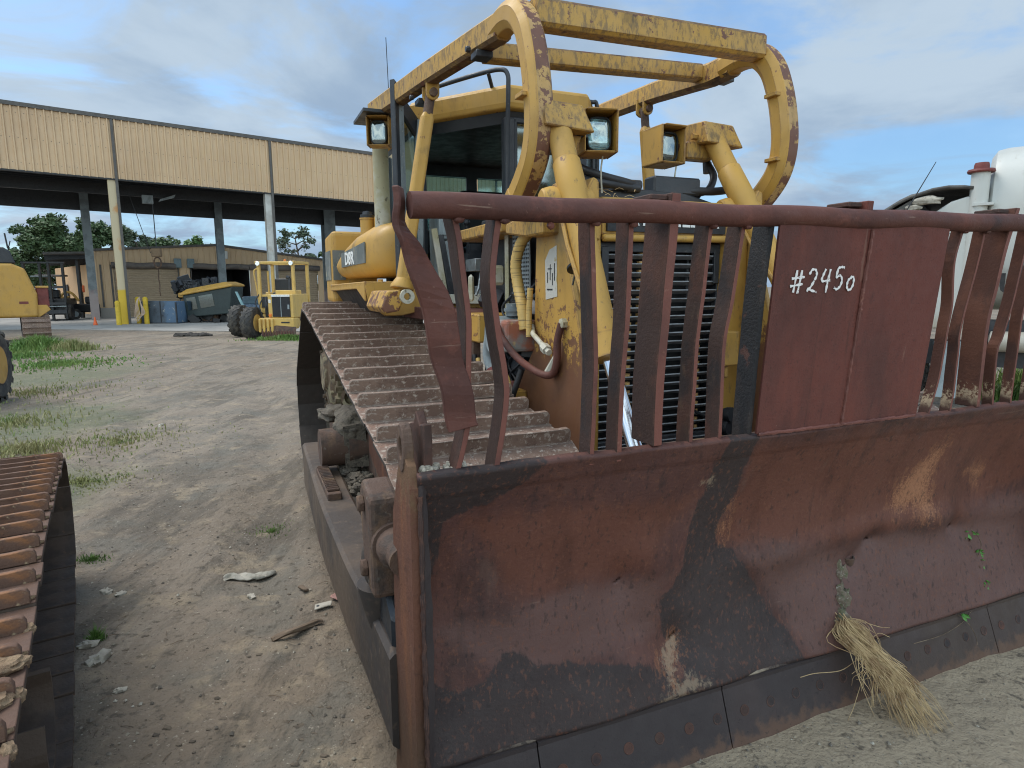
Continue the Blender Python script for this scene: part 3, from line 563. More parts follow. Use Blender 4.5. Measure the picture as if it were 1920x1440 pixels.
# welded cover panels
def panel(x0t, x0b, x1t, x1b, zt0, zt1, zb):
    mb = MB(); n = 14; k = 10; rows = []
    for side in (0, 1):
        for j in range(k+1):
            for i in range(n+1):
                s = i/n; t = j/k; x = (x0b*(1-t)+x0t*t)*(1-s)+(x1b*(1-t)+x1t*t)*s; zt = zt0*(1-s)+zt1*s; z = zb*(1-t)+zt*t
                if j == k: z += .0025*math.sin(i*1.7+x0t*9)
                y = ty(z)-.022+.003*mnoise.noise(Vector((x*3, z*3, 1)))+(.010 if side else 0); rows.append((x, y, z))
    N = (n+1)*(k+1); fs = []
    for j in range(k):
        for i in range(n):
            a = j*(n+1)+i; fs.append((a, a+1, a+n+2, a+n+1)); fs.append((a+N+n+1, a+n+2+N, a+1+N, a+N))
    per = [i for i in range(n+1)]+[j*(n+1)+n for j in range(1, k+1)]+[k*(n+1)+i for i in range(n-1, -1, -1)]+[j*(n+1) for j in range(k-1, 0, -1)]
    for i in range(len(per)):
        a = per[i]; b = per[(i+1) % len(per)]; fs.append((b, a, a+N, b+N))
    mb.add(rows, fs); return mb.build('guard_panel', M_panel, BL)
panel(1.378, 1.392, 1.856, 1.864, 2.232, 2.240, 1.412); panel(1.857, 1.866, 2.33, 2.338, 2.240, 2.249, 1.405)
mb = MB(); mb.tube([(1.856+.003*random.random()+.004*i/90, ty(1.41+.82*i/90)-.028+.003*random.random(), 1.41+.82*i/90) for i in range(90)], [.005+.004*random.random() for i in range(90)], 6)
mb.tube([(1.38+.95*i/60, ty(2.235)-.026, 2.234+.018*i/60+.003*random.random()) for i in range(60)], [.003+.002*random.random() for i in range(60)], 6)
mb.tube([(1.40+.94*i/60, ty(1.4)-.024, 1.408+.003*random.random()) for i in range(60)], [.006+.004*random.random() for i in range(60)], 6)
mb.build('weld_bead', M_baredge, BL)
# hand painted number
ST = {'#': [[(.25, .0), (.35, 1.0)], [(.55, -.05), (.68, 1.0)], [(.05, .62), (.9, .70)], [(.0, .28), (.82, .38)]],
      '2': [[(.1, .78), (.3, 1.0), (.6, .98), (.72, .75), (.55, .45), (.3, .15), (.08, .02), (.2, .12), (.35, .05), (.9, -.05)]],
      '4': [[(.3, 1.0), (.12, .7), (.05, .48), (.4, .45), (.8, .5)], [(.72, 1.0), (.62, .5), (.55, -.08)]],
      '5': [[(.25, .95), (.18, .55), (.5, .62), (.75, .45), (.7, .15), (.4, -.02), (.1, .05)], [(.25, .95), (.55, 1.0), (.85, .98)]],
      '0': [[(.5, .55), (.25, .45), (.15, .2), (.3, .0), (.55, .0), (.75, .2), (.75, .5), (.55, .6), (.4, .52)]]}
mb = MB(); x0 = 1.462
for ch, w, h, dz in (('#', .075, .085, 1.975), ('2', .062, .082, 1.98), ('4', .060, .085, 1.98), ('5', .056, .085, 1.988), ('0', .056, .085, 1.985)):
    for s in ST[ch]:
        P = smoothpath([(x0+a*w, 0, dz+b*h) for a, b in s], 6)
        for kk, p in enumerate(P): p.y = ty(p.z)-.0265; P[kk] = p
        L, Rr = [], []
        for i, p in enumerate(P):
            t = (P[min(i+1, len(P)-1)]-P[max(0, i-1)]).normalized(); nrm = Vector((-t.z, 0, t.x)); w_ = .0042*(1+.35*math.sin(i*1.3+x0*40))
            L.append(p+nrm*w_); Rr.append(p-nrm*w_)
        mb.rings([[a, b, b+Vector((0, .002, 0)), a+Vector((0, .002, 0))] for a, b in zip(L, Rr)], smooth=False)
    x0 += w+.010
mb.build('painted_number', M_chalk, BL)
# paper-white grit lying on the top ledge corner
mb = MB()
for i in range(46): mb.ball((.03+.15*random.random()**1.4, .02+.05*random.random(), 1.40+.012*random.random()), .006+.008*random.random(), 4, jit=.5)
mb.build('grit', M_stone, BL)['kind'] = 'stuff'
# push arms
def arm(s):
    top = [(-.052, .30), (-.062, .8), (-.078, 1.17), (-.085, 1.57), (-.09, 2.3), (-.07, 3.2), (-.052, 4.0)]
    P = smoothpath([(x, y, 0) for x, y in top], 4); rr = []
    for p in P:
        h = .62 if p.y > .5 else .62-.0*(.5-p.y); b = .22
        q = [(p.x, h-.02), (p.x+.02, h), (p.x+.20, h), (p.x+.22, h-.02), (p.x+.22, b+.02), (p.x+.2, b), (p.x+.02, b), (p.x, b+.02)]
        rr.append([((mxx(a) if s else a), p.y, c) for a, c in q])
    mb = MB(); mb.rings(rr, smooth=False)
    o = fixn(mb.build('push_arm', M_arm, DZ)); X = (lambda v: mxx(v)) if s else (lambda v: v)
    mb = MB(); mb.bb((X(-.04), 2.25, .60), (X(.05), 2.95, .665))
    for i in range(16): mb.bb((X(-.035), 2.30+i*.04, .665), (X(.045), 2.315+i*.04, .685))
    mb.build('step_tread', M_rustgear, o, bevel=.005)
    mb = MB(); mb.bb((X(-.055), .70, .625), (X(.14), .74, .76)); mb.prism([(X(.10), .74, .62), (X(.10), 1.0, .62), (X(.10), .74, .78)], (.03 if not s else -.03, 0, 0)); mb.build('bracket', M_rustgear, o, bevel=.006)
    # oily grime lying on the top face near the blade
    # ball joint to the blade
    mb = MB(); mb.ball((X(.02), .62, .86), .15, 12, sq=(.75, 1, 1)); mb.lathe((X(-.0), .66, .55), (0, 0, 1), [(0, .06), (.1, .09), (.2, .11)]); o2 = mb.build('ball_joint', M_arm, o)
    mb = MB(); mb.prism([(X(-.085), .42, 1.20), (X(-.085), .60, 1.24), (X(-.085), .66, 1.15), (X(-.085), .60, .88), (X(-.085), .52, .80), (X(-.085), .40, .80)], (.12 if not s else -.12, 0, 0)); fixn(mb.build('joint_cap', M_rustgear, o, bevel=.02, seg=2))
    for y, z in ((.55, 1.15), (.52, .89)):
        mb = MB(); mb.lathe((X(-.086), y, z), (-1 if not s else 1, 0, 0), [(0, .036), (.022, .036), (.025, .03)], 6); mb.build('bolt', M_rustgear, o, bevel=.003)
    mb = MB(); mb.lathe((X(-.0), .42, 1.02), (0, -1, 0), [(0, .07), (.06, .075), (.1, .075), (.13, .055), (.2, .055)], 20); mb.lathe((X(.0), .42, 1.02), (0, -1, 0), [(0, .085), (.03, .085)], 20); mb.build('tilt_cylinder_collar', M_rustgear, o)
    mb = MB(); mb.prism([(X(-.03), .34, .60), (X(-.03), .34, .74), (X(-.03), .45, .80), (X(-.03), .62, .74), (X(-.03), .62, .62)], (.12 if not s else -.12, 0, 0)); mb.build('joint_foot', M_blacksteel, o, bevel=.02)
    mb = MB(); mb.tube([(X(.0), 3.0, .80), (X(.20), 3.0, .80)], .145, 20); mb.tube([(X(.20), 3.0, .80), (X(.62), 3.0, .80)], [.17, .17], 20); mb.build('trunnion', M_rustgear, o)
    return o
arm(0); arm(1)
# ---- tracks
def loop_path(top0, y0, z0, ra, sy, sz, rs, iy, iz, ri, n=260):
    """convex hull of three circles in the (y,z) plane: front idler, sprocket, rear idler; closed list"""
    circ = [(y0, z0, ra), (sy, sz, rs), (iy, iz, ri)]
    pts = [(a+r_*math.cos(2*math.pi*k/180), b+r_*math.sin(2*math.pi*k/180)) for a, b, r_ in circ for k in range(180)]
    pts = sorted(set(pts))
    def half(p):
        h = []
        for q in p:
            while len(h) > 1 and (h[-1][0]-h[-2][0])*(q[1]-h[-2][1])-(h[-1][1]-h[-2][1])*(q[0]-h[-2][0]) <= 0: h.pop()
            h.append(q)
        return h
    lo = half(pts); up = half(pts[::-1]); return lo[:-1]+up[:-1]      # counter-clockwise in (y,z)
def resample(loop, pitch):
    P = [Vector((0, a, b)) for a, b in loop]; L = sum((P[(i+1) % len(P)]-P[i]).length for i in range(len(P))); n = round(L/pitch); st = L/n; out = []; acc = 0; i = 0; cur = P[0]
    dist = 0; targets = [k*st for k in range(n)]; ti = 0
    for i in range(len(P)):
        a, b = P[i], P[(i+1) % len(P)]; l = (b-a).length
        while ti < n and targets[ti] <= dist+l+1e-9:
            out.append(a+(b-a)*((targets[ti]-dist)/l if l else 0)); ti += 1
        dist += l
    return out, st
def shoe_mesh(w, pitch, mats, gh=.078, ov=.012, cornercut=.02, name='track_shoe', inner=True, seed=0):
    # x across, y along travel, z outward
    mb = MB(); p = pitch
    th = .018
    mb.bb((0, -ov, -th), (w, p+ov, 0), mi=1 if inner else 0)
    mb.bb((0.0, -ov, 0), (w, p+ov, .004))
    g0, g1 = .0, .026; c = cornercut
    nz = lambda x, a: a*mnoise.noise(Vector((x*9, seed*7.3, 1)))+a*.6*mnoise.noise(Vector((x*31, seed*3.3, 5)))
    prof = [(.012, .004), (.012, gh-c), (.012+c*.35, gh-c*.3), (.012+c, gh)]+[(.012+c+(w-.024-2*c)*k/16, gh-.002+nz(k/16*w, .0028)) for k in range(1, 16)]+[(w-.012-c, gh), (w-.012-c*.35, gh-c*.3), (w-.012, gh-c), (w-.012, .004)]
    mb.prism([(x, g0+nz(x+5, .004), z) for x, z in prof], (0, g1-g0, 0))
    for bx in (w/2-.14, w/2-.06, w/2+.06, w/2+.14):
        for by in (.075, .135): mb.lathe((bx, by, .004), (0, 0, 1), [(0, .013), (.010, .013), (.012, .006)], 6)
    mb.prism([(0, g1, .004), (0, g1+.03, .004), (0, g1, .02)], (w, 0, 0))
    me = mb.build(name, mats); fixn(me)
    b = me.modifiers.new('bevel', 'BEVEL'); b.width = .005; b.segments = 1; b.limit_method = 'ANGLE'
    return me
def track(parent, x0, w, loop, pitch, mats, only=None, gh=.078, proto=None, ov=.012):
    pts, st = resample(loop, pitch); n = len(pts); objs = []
    lm = MB()
    for i in range(n):
        a, b = pts[i], pts[(i+1) % n]; t = (b-a).normalized(); nrm = Vector((0, t.z, -t.y))   # outward for ccw loop
        for xx in (x0+w/2-.17, x0+w/2+.13):
            c = (a+b)/2-nrm*.055
            m3 = Matrix((Vector((1, 0, 0)), t, -nrm)).transposed()
            lm.box((xx+.02, c.y, c.z), (.04, st*.92, .09), m3)
    for i in range(n):
        if only and not only(pts[i]): continue
        a, b = pts[i], pts[(i+1) % n]
        if proto is None: proto = []
        if len(proto) < 5: o = shoe_mesh(w, st, mats, gh, ov=ov, seed=len(proto)); proto.append(o)
        else:
            o = random.choice(proto).copy(); C.objects.link(o)
        z = Vector((0, (b-a).normalized().z, -(b-a).normalized().y)); y = z.cross(Vector((1, 0, 0)))
        org = a if y.dot(b-a) > 0 else b
        m = Matrix((Vector((1, 0, 0)), y, z)).transposed().to_4x4() @ Matrix.Rotation(random.gauss(0, .010), 4, 'X') @ Matrix.Rotation(random.gauss(0, .003), 4, 'Y')
        m.translation = Vector((x0, org.y, org.z))+Vector((random.uniform(-.004, .004), 0, random.uniform(-.003, .003)))
        o.parent = parent; o.matrix_local = m; objs.append(o)
    return lm, objs, proto
TW = .955
M_sprocket = material('dirty_cream_sprocket', (.24, .20, .12), [dict(c=(.10, .06, .035), s=6, lo=.45, hi=.56, k=.9), dict(c=(.04, .03, .025), s=12, lo=.52, hi=.62, k=.8)], rough=.8, bump=.6, bdist=.01)
LP = loop_path(0, 1.0, .645, .60, 4.6, 1.24, .57, 5.35, .66, .61)
tl = MB(); lm, objs, pr = track(None, .065, TW, LP, .262, [M_shoe, M_shoe_dark])
TLO = lm.build('track', M_mud, DZ)
for o in objs: o.parent = TLO
lm2, objs2, _ = track(None, mxx(1.02), TW, LP, .262, None, only=lambda p: p.y < 5.0 and (p.z > .75 or p.y < 1.0), proto=pr)
TRO = lm2.build('track', M_mud, DZ)
for o in objs2: o.parent = TRO
for side, TO in ((0, TLO), (1, TRO)):
    X = (lambda v: mxx(v)) if side else (lambda v: v); sg = -1 if side else 1
    mb = MB(); mb.prism([(X(.34), 1.1, .35), (X(.34), 1.1, .85), (X(.34), 1.9, 1.0), (X(.34), 2.6, .95), (X(.34), 5.3, .9), (X(.34), 5.3, .35)], (sg*.5, 0, 0)); fixn(mb.build('track_frame', M_rustgear, TO, bevel=.02))
    mb = MB(); mb.prism([(X(.325), 1.0, .60), (X(.325), 1.25, .98), (X(.325), 2.3, 1.16), (X(.325), 2.7, 1.04), (X(.325), 2.75, .8), (X(.325), 1.9, .55)], (sg*.02, 0, 0)); fixn(mb.build('side_plate', M_endplate, TO, bevel=.006))
    mb = MB(); mb.lathe((X(.42), 1.0, .645), (sg, 0, 0), [(0, .1), (0, .2), (.05, .22), (.05, .48), (.1, .5), (.26, .5), (.3, .48), (.3, .2)], 32); mb.build('idler', M_rustgear, TO)
    mb = MB(); mb.lathe((X(.42), 5.35, .66), (sg, 0, 0), [(0, .1), (0, .2), (.05, .22), (.05, .48), (.1, .5), (.26, .5), (.3, .48), (.3, .2)], 32); mb.build('idler', M_rustgear, TO)
    mb = MB(); mb.lathe((X(.24), 4.5, 1.2), (sg, 0, 0), [(-.03, .03), (-.03, .18), (0, .20), (.02, .33), (.05, .36), (.05, .46), (.14, .46), (.14, .1)], 40)
    for k in range(26):
        a = 2*math.pi*k/26; mb.box((X(.30), 4.5+.47*math.cos(a), 1.2+.47*math.sin(a)), (.07, .05, .06), Matrix.Rotation(a, 3, 'X'))
    for k in range(16):
        a = 2*math.pi*k/16; mb.lathe((X(.26), 4.5+.405*math.cos(a), 1.2+.405*math.sin(a)), (-sg, 0, 0), [(0, .022), (.025, .022)], 6)
    mb.build('sprocket', M_sprocket, TO)
    for yy in [1.75+.47*i for i in range(8)]:
        mb = MB(); mb.lathe((X(.36), yy, .24), (sg, 0, 0), [(0, .05), (0, .13), (.1, .13), (.1, .10), (.3, .10), (.3, .13), (.42, .13), (.42, .05)], 18); mb.build('track_roller', M_rustgear, TO)
    mb = MB(); mb.lathe((X(.36), 2.9, 1.28), (sg, 0, 0), [(0, .05), (0, .11), (.36, .11), (.36, .05)], 18); mb.build('carrier_roller', M_rustgear, TO)
# packed mud on the trunnion and links
mb = MB()
mb.prism([(.16, 2.86, .98), (.32, 2.84, 1.0), (.34, 2.84, .66), (.17, 2.86, .66)], (.02, .34, .03)); mb.ball((.25, 3.0, .93), .17, 24, jit=.22, sq=(.85, .9, .7)); mb.ball((.33, 3.2, .98), .20, 24, jit=.22, sq=(.9, 1.5, .5)); mb.ball((.33, 2.3, 1.0), .12, 18, jit=.4, sq=(.25, 1.2, .9)); mb.ball((.33, 1.30, .98), .085, 18, jit=.4, sq=(.35, 1.1, 1.2)); mb.ball((.2, 3.6, .95), .14, 18, jit=.4, sq=(1, 1.4, .5))
for i in range(110): mb.ball((.16+.17*random.random(), 1.9+1.3*random.random(), .56+.08*random.random()), .015+.025*random.random(), 5, jit=.9, sq=(1.2, 1.2, .7))
for i in range(40): mb.ball((.30+.12*random.random(), 1.3+1.6*random.random(), .33+.10*random.random()), .03+.045*random.random(), 5, jit=.6)
mb.build('mud', M_mud, TLO)['kind'] = 'stuff'
mb = MB(); mb.lathe((.335, 3.45, 1.10), (-.5, -1, .1), [(0, .09), (.05, .09), (.05, .06), (.0, .06)], 20); mb.build('recoil_cap', M_sprocket, TLO)
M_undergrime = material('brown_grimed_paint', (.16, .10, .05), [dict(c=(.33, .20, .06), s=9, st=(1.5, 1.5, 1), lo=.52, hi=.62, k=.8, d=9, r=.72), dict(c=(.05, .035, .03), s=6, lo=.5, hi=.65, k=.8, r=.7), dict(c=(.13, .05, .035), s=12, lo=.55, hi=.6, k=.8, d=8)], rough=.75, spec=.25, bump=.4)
# ---- radiator guard
def yz(x, pts): return [(x, a, b) for a, b in pts]
side = [(1.52, 2.50), (1.66, 2.36), (1.70, 1.62), (2.12, 1.20), (2.12, .86), (1.0, .86), (1.02, 1.30), (1.10, 1.75), (1.32, 2.36), (1.36, 2.50)]
mb = MB(); mb.prism(yz(1.20, side), (.035, 0, 0)); RG = fixn(mb.build('radiator_guard', M_yelplate, DZ, bevel=.006))
mb = MB(); mb.prism(yz(2.60, side), (-.035, 0, 0)); fixn(mb.build('side_plate', M_yelplate, RG, bevel=.006))
mb = MB()
mb.bb((1.235, 1.34, 1.0), (1.47, 1.46, 2.5)); mb.bb((2.38, 1.34, 1.0), (2.565, 1.46, 2.5))
mb.bb((1.47, 1.345, 2.30), (2.38, 1.5, 2.52)); mb.bb((1.235, 1.46, 2.34), (2.565, 1.9, 2.5))
mb.tube([(1.47, 1.335, 2.285), (2.38, 1.335, 2.295)], .022, 12)
mb.build('guard_frame', M_yel, RG, bevel=.012, seg=2)
mb = MB(); mb.bb((1.3, 1.40, .45), (2.5, 2.5, 1.05)); mb.bb((1.35, 1.9, 1.05), (2.45, 3.0, 2.45)); mb.build('main_frame', M_blacksteel, DZ, bevel=.01)
# grille
mb = MB(); mb.bb((1.47, 1.40, .80), (1.485, 1.45, 2.27)); mb.bb((2.37, 1.40, .80), (2.385, 1.45, 2.27)); mb.bb((1.47, 1.39, 2.21), (2.385, 1.44, 2.27)); mb.bb((1.47, 1.42, .80), (2.385, 1.45, .86))
mb.bb((1.905, 1.46, .8), (1.925, 1.48, 2.25)); mb.bb((2.18, 1.46, .8), (2.195, 1.48, 2.25))
GRL = mb.build('grille', M_blacksteel, DZ, bevel=.004)
z = .90; k = 0
while z < 2.2:
    mb = MB(); y = 1.405; s_ = R(-28)
    mb.box((1.927, y+.012, z), (.885, .045, .008), Matrix.Rotation(s_, 3, 'X'))
    for xa, xb in ((1.69, 1.74), (1.79, 1.84), (2.25, 2.275)): mb.bb((xa, 1.425, z+.004), (xb, 1.455, z+.028), mi=1)
    mb.build('louvre', [M_grille, M_fadedyel], GRL); z += .0535
mb = MB(); mb.bb((1.48, 1.52, .75), (2.37, 1.55, 2.26)); mb.build('radiator_core', simple('radiator_core_dark', (.008, .008, .009), .9), RG)
for a, b in (((1.50, 1.385, 2.02), (1.55, 1.41, 2.24)), ((2.335, 1.385, 2.02), (2.375, 1.41, 2.24)), ((2.40, 1.30, 1.93), (2.44, 1.345, 2.03))):
    mb = MB(); mb.bb(a, b); mb.build('hinge_plate', M_blacksteel, GRL, bevel=.003)
# name band
mb = MB(); mb.bb((1.50, 1.325, 2.325), (2.36, 1.344, 2.45)); nb = mb.build('name_band', M_blackpaint, DZ)
mb = MB(); mb.bb((2.375, 1.46, .8), (2.42, 1.9, 2.34)); mb.bb((1.43, 1.46, .8), (1.47, 1.9, 2.34)); mb.build('side_baffle', M_blacksteel, RG)
t_ = text('CATERPILLAR', .125, M_letter, nb, 'lettering', .002, bold=.003); t_.matrix_local = Matrix.Translation((1.92, 1.321, 2.400)) @ Matrix.Rotation(R(90), 4, 'X')
# hanging yellow box beside the grille and small lamp
mb = MB(); mb.bb((2.30, 1.22, 1.50), (2.42, 1.335, 1.72)); mb.bb((2.33, 1.24, 1.42), (2.36, 1.26, 1.50)); mb.build('hinge_box', M_yel, RG, bevel=.012, seg=2)
mb = MB(); mb.lathe((2.16, 1.05, 1.235), (.35, -1, .1), [(0, .02), (0, .035), (.03, .045), (.06, .045)], 18); mb.lathe((2.15, 1.05, 1.155), (.35, -1, .1), [(0, .02), (0, .04), (.03, .05), (.06, .05)], 18); mb.tube([(2.14, 1.1, 1.2), (2.1, 1.2, 1.22), (2.1, 1.36, 1.25)], .01, 8); mb.build('hose_coupling', M_black, RG)
# things on the left side plate
mb = MB(); mb.prism([(1.197, 1.37, 1.95), (1.197, 1.52, 1.93), (1.197, 1.53, 2.16), (1.197, 1.47, 2.22), (1.197, 1.38, 2.24)], (.002, 0, 0)); mb.build('warning_label', M_paper, RG)
mb = MB()
for (y, z_, w, h) in ((1.40, 2.09, .006, .10), (1.425, 2.05, .006, .07), (1.455, 2.09, .006, .09), (1.49, 2.06, .006, .06), (1.43, 1.99, .07, .008), (1.44, 2.11, .05, .006)): mb.bb((1.1945, y, z_-h/2), (1.197, y+w, z_+h/2))
mb.build('label_print', M_blackpaint, RG)
P = smoothpath([(1.18, 1.28, 1.80), (1.165, 1.30, 1.70), (1.165, 1.31, 1.58), (1.16, 1.36, 1.50), (1.12, 1.46, 1.50), (1.05, 1.62, 1.58), (1.0, 1.75, 1.70), (.99, 1.78, 1.76)], 6)
mb = MB(); mb.tube(P, .022, 12); mb.build('grab_handle', M_rail, RG)
mb = MB(); mb.tube([(1.17, 1.30, 1.64), (1.17, 1.42, 1.50)], [.012, .03], 8); mb.build('welded_spike', M_cream, RG); mb = MB(); mb.lathe((1.20, 1.27, 1.80), (-1, 0, 0), [(0, .03), (.03, .03), (.035, .015)], 6); mb.build('eye_bolt', M_cream, RG)
mb = MB(); mb.tube([(1.20, 1.72, 1.76), (1.15, 1.60, 1.72), (1.15, 1.46, 1.66)], .016, 10); mb.lathe((1.15, 1.45, 1.655), (0, -1, -.4), [(0, .03), (.05, .03), (.05, .02), (.08, .02)], 6); mb.build('hook', M_cream, RG)
mb = MB(); mb.prism(yz(1.235, [(1.36, 2.50), (1.62, 2.50), (1.72, 2.42), (1.90, 2.40), (1.90, 2.34), (1.6, 2.30), (1.36, 2.30)]), (-.14, 0, 0)); fixn(mb.build('bracket', M_yeltop, RG, bevel=.01))
# ---- hood
mb = MB(); mb.prism([(1.30, 1.50, 2.42), (2.50, 1.50, 2.42), (2.50, 1.50, 2.52), (2.15, 1.5, 2.60), (1.65, 1.5, 2.60), (1.30, 1.5, 2.52)], (0, 1.4, 0)); HD = fixn(mb.build('hood', M_blacksteel, DZ, bevel=.01))
mb = MB(); mb.bb((1.94, 1.50, 2.58), (2.30, 1.62, 2.69)); mb.build('hood_box', M_blacksteel, HD, bevel=.012)
mb = MB(); mb.lathe((1.93, 2.35, 2.58), (0, 0, 1), [(0, .10), (.12, .10), (.13, .21), (.15, .22), (.19, .21), (.22, .15), (.235, .02)], 28); mb.build('air_precleaner', M_black, HD)
for P, rr_ in (([(2.66, 1.70, 2.86), (2.68, 1.62, 2.76), (2.62, 1.55, 2.66), (2.45, 1.52, 2.62), (2.25, 1.52, 2.61), (2.12, 1.56, 2.60)], .026), ([(2.52, 1.72, 2.84), (2.53, 1.66, 2.74), (2.44, 1.60, 2.64), (2.30, 1.56, 2.60)], .024),
               ([(1.28, 1.50, 2.88), (1.30, 1.48, 2.78), (1.36, 1.45, 2.70), (1.50, 1.44, 2.655), (1.68, 1.46, 2.63), (1.80, 1.50, 2.62)], .026), ([(1.24, 1.52, 2.84), (1.27, 1.5, 2.72), (1.35, 1.46, 2.64), (1.55, 1.44, 2.61), (1.78, 1.48, 2.60)], .024)):
    mb = MB(); mb.tube(smoothpath(P, 8), rr_, 12); e = P[-1]; mb.tube([(e[0]-.06, e[1], e[2]), (e[0]+.03, e[1], e[2])], rr_*1.25, 12); mb.tube([P[0], (P[0][0], P[0][1]-.01, P[0][2]-.07)], rr_*1.25, 12); mb.build('hydraulic_hose', M_hose, HD)
# dry twigs on the hood
mb = MB()
for i in range(26):
    p = Vector((1.25+.5*random.random(), 1.40+.15*random.random(), 2.53+.05*random.random())); d = Vector((random.uniform(-1, 1), random.uniform(-.4, .4), random.uniform(-.1, .6)))*.09; mb.tube([p, p+d*.5+Vector((0, 0, .01)), p+d], .0022, 4)
mb.build('dry_twigs', M_straw, HD)['kind'] = 'stuff'
# ---- lift cylinders
def lift(top, mid, bot, rod_end, lbl):
    top, mid, bot, re_ = map(Vector, (top, mid, bot, rod_end)); d = (bot-top).normalized()
    mb = MB(); mb.lathe(top, d, [(0, .04), (0, .062), (.03, .066), (.30, .066), (.31, .074), ((mid-top).length, .078), ((mid-top).length+.04, .070), ((bot-top).length-.12, .067), ((bot-top).length-.12, .074), ((bot-top).length, .076), ((bot-top).length, .03)], 28)
    o = mb.build('lift_cylinder', M_yelclean if top.x > 2 else M_yelstreak, DZ)
    if top.x < 2:
        nrm = Vector((-.35, -1, 0)).normalized(); nrm = (nrm-d*nrm.dot(d)).normalized(); sdv = d.cross(nrm); sdv = sdv if sdv.x > 0 else -sdv; mb = MB(); rr = []
        for i in range(46):
            t = .02+.62*i/45; c_ = mid+d*(t*(bot-mid).length*1.5-.03); wv = .010+.030*abs(mnoise.noise(Vector((t*14, 2, 1))))+.012*t; off = .060+.012*mnoise.noise(Vector((t*7, 5, 5))); rd = .0795 if (c_-mid).length < .12 else .0725 if (c_-top).length < (bot-top).length-.13 else .0785
            if (c_-top).length > (bot-top).length-.002: break
            rr.append([c_+(nrm*math.cos(a_)+sdv*math.sin(a_))*rd for a_ in [(off+wv*q)/rd for q in (-1, -.5, 0, .5, 1)]])
        mb.rings(rr, closed=False, cap=False); mb.build('bare_patch', M_rail, o)
    mb = MB(); mb.tube([bot-d*.02, re_], .036, 16); mb.build('piston_rod', M_chrome, o)
    # flat steel strap running down the cylinder side
    u_ = Vector((-1, -.55, 0)).normalized(); u_ = (u_-d*u_.dot(d)).normalized(); mb = MB()
    mb.tube([mid+u_*.085+d*.0, mid+u_*.085+d*.3, bot+u_*.085-d*.15], .012, 8); mb.build('steel_pipe', M_yel, o)
    # yoke
    mb = MB(); mb.tube([mid-d*.06, mid-d*.06+d*.16], [.092, .092], 12); mb.lathe(mid+d*.02, (-1, .1, 0), [(-.14, .03), (-.14, .06), (-.10, .075), (.10, .075), (.15, .06), (.15, .03)], 24); mb.build('yoke', M_yel, o, bevel=.008)
    mb = MB(); mb.prism([mid+Vector((.10, -.02, .03)), mid+Vector((.15, -.02, .12)), mid+Vector((.19, -.02, .10)), mid+Vector((.20, -.02, -.22)), mid+Vector((.10, -.02, -.2))], (0, .10, 0)); fixn(mb.build('yoke_arm', M_yel, o, bevel=.01))
    # clamp band
    c = mid+d*.40; mb = MB(); mb.lathe(c, d, [(0, .066), (0, .076), (.012, .076), (.012, .066)], 28); mb.tube([c+Vector((-.02, -.08, .01)), c+Vector((-.07, -.07, -.03)), c+Vector((-.08, -.06, -.10))], .005, 6); mb.build('clamp', M_black, o)
    # chunky cover with sloping sides on top of the cylinder
    w = .13; a = top+Vector((.02, -.02, -.03)); mb = MB()
    mb.prism([a+Vector((-w, -.10, -.055)), a+Vector((w+.03, -.10, -.075)), a+Vector((w-.02, -.05, .075)), a+Vector((-w+.0, -.05, .085)), ], (0, .26, .02)); co = fixn(mb.build('cylinder_cover', M_yeltop, o, bevel=.008))
    mb = MB(); mb.prism([a+Vector((.02, .0, -.07)), a+Vector((w, .0, -.075)), a+Vector((w-.03, .03, -.20)), a+Vector((.03, .03, -.17))], (0, .012, 0)); fixn(mb.build('cover_gusset', M_yeltop, o, bevel=.004))
    mb = MB(); mb.lathe(a+Vector((-w, .02, .0)), (-1, 0, 0), [(0, .022), (.04, .022)], 6); mb.build('bolt', M_yel, o)
    return o
LC = lift((1.155, 1.31, 2.93), (1.145, 1.16, 2.47), (1.13, .68, 1.66), (1.10, .36, 1.22), '')
RC = lift((2.44, 1.60, 3.00), (2.50, 1.38, 2.50), (2.57, .80, 1.70), (2.62, .40, 1.25), '')
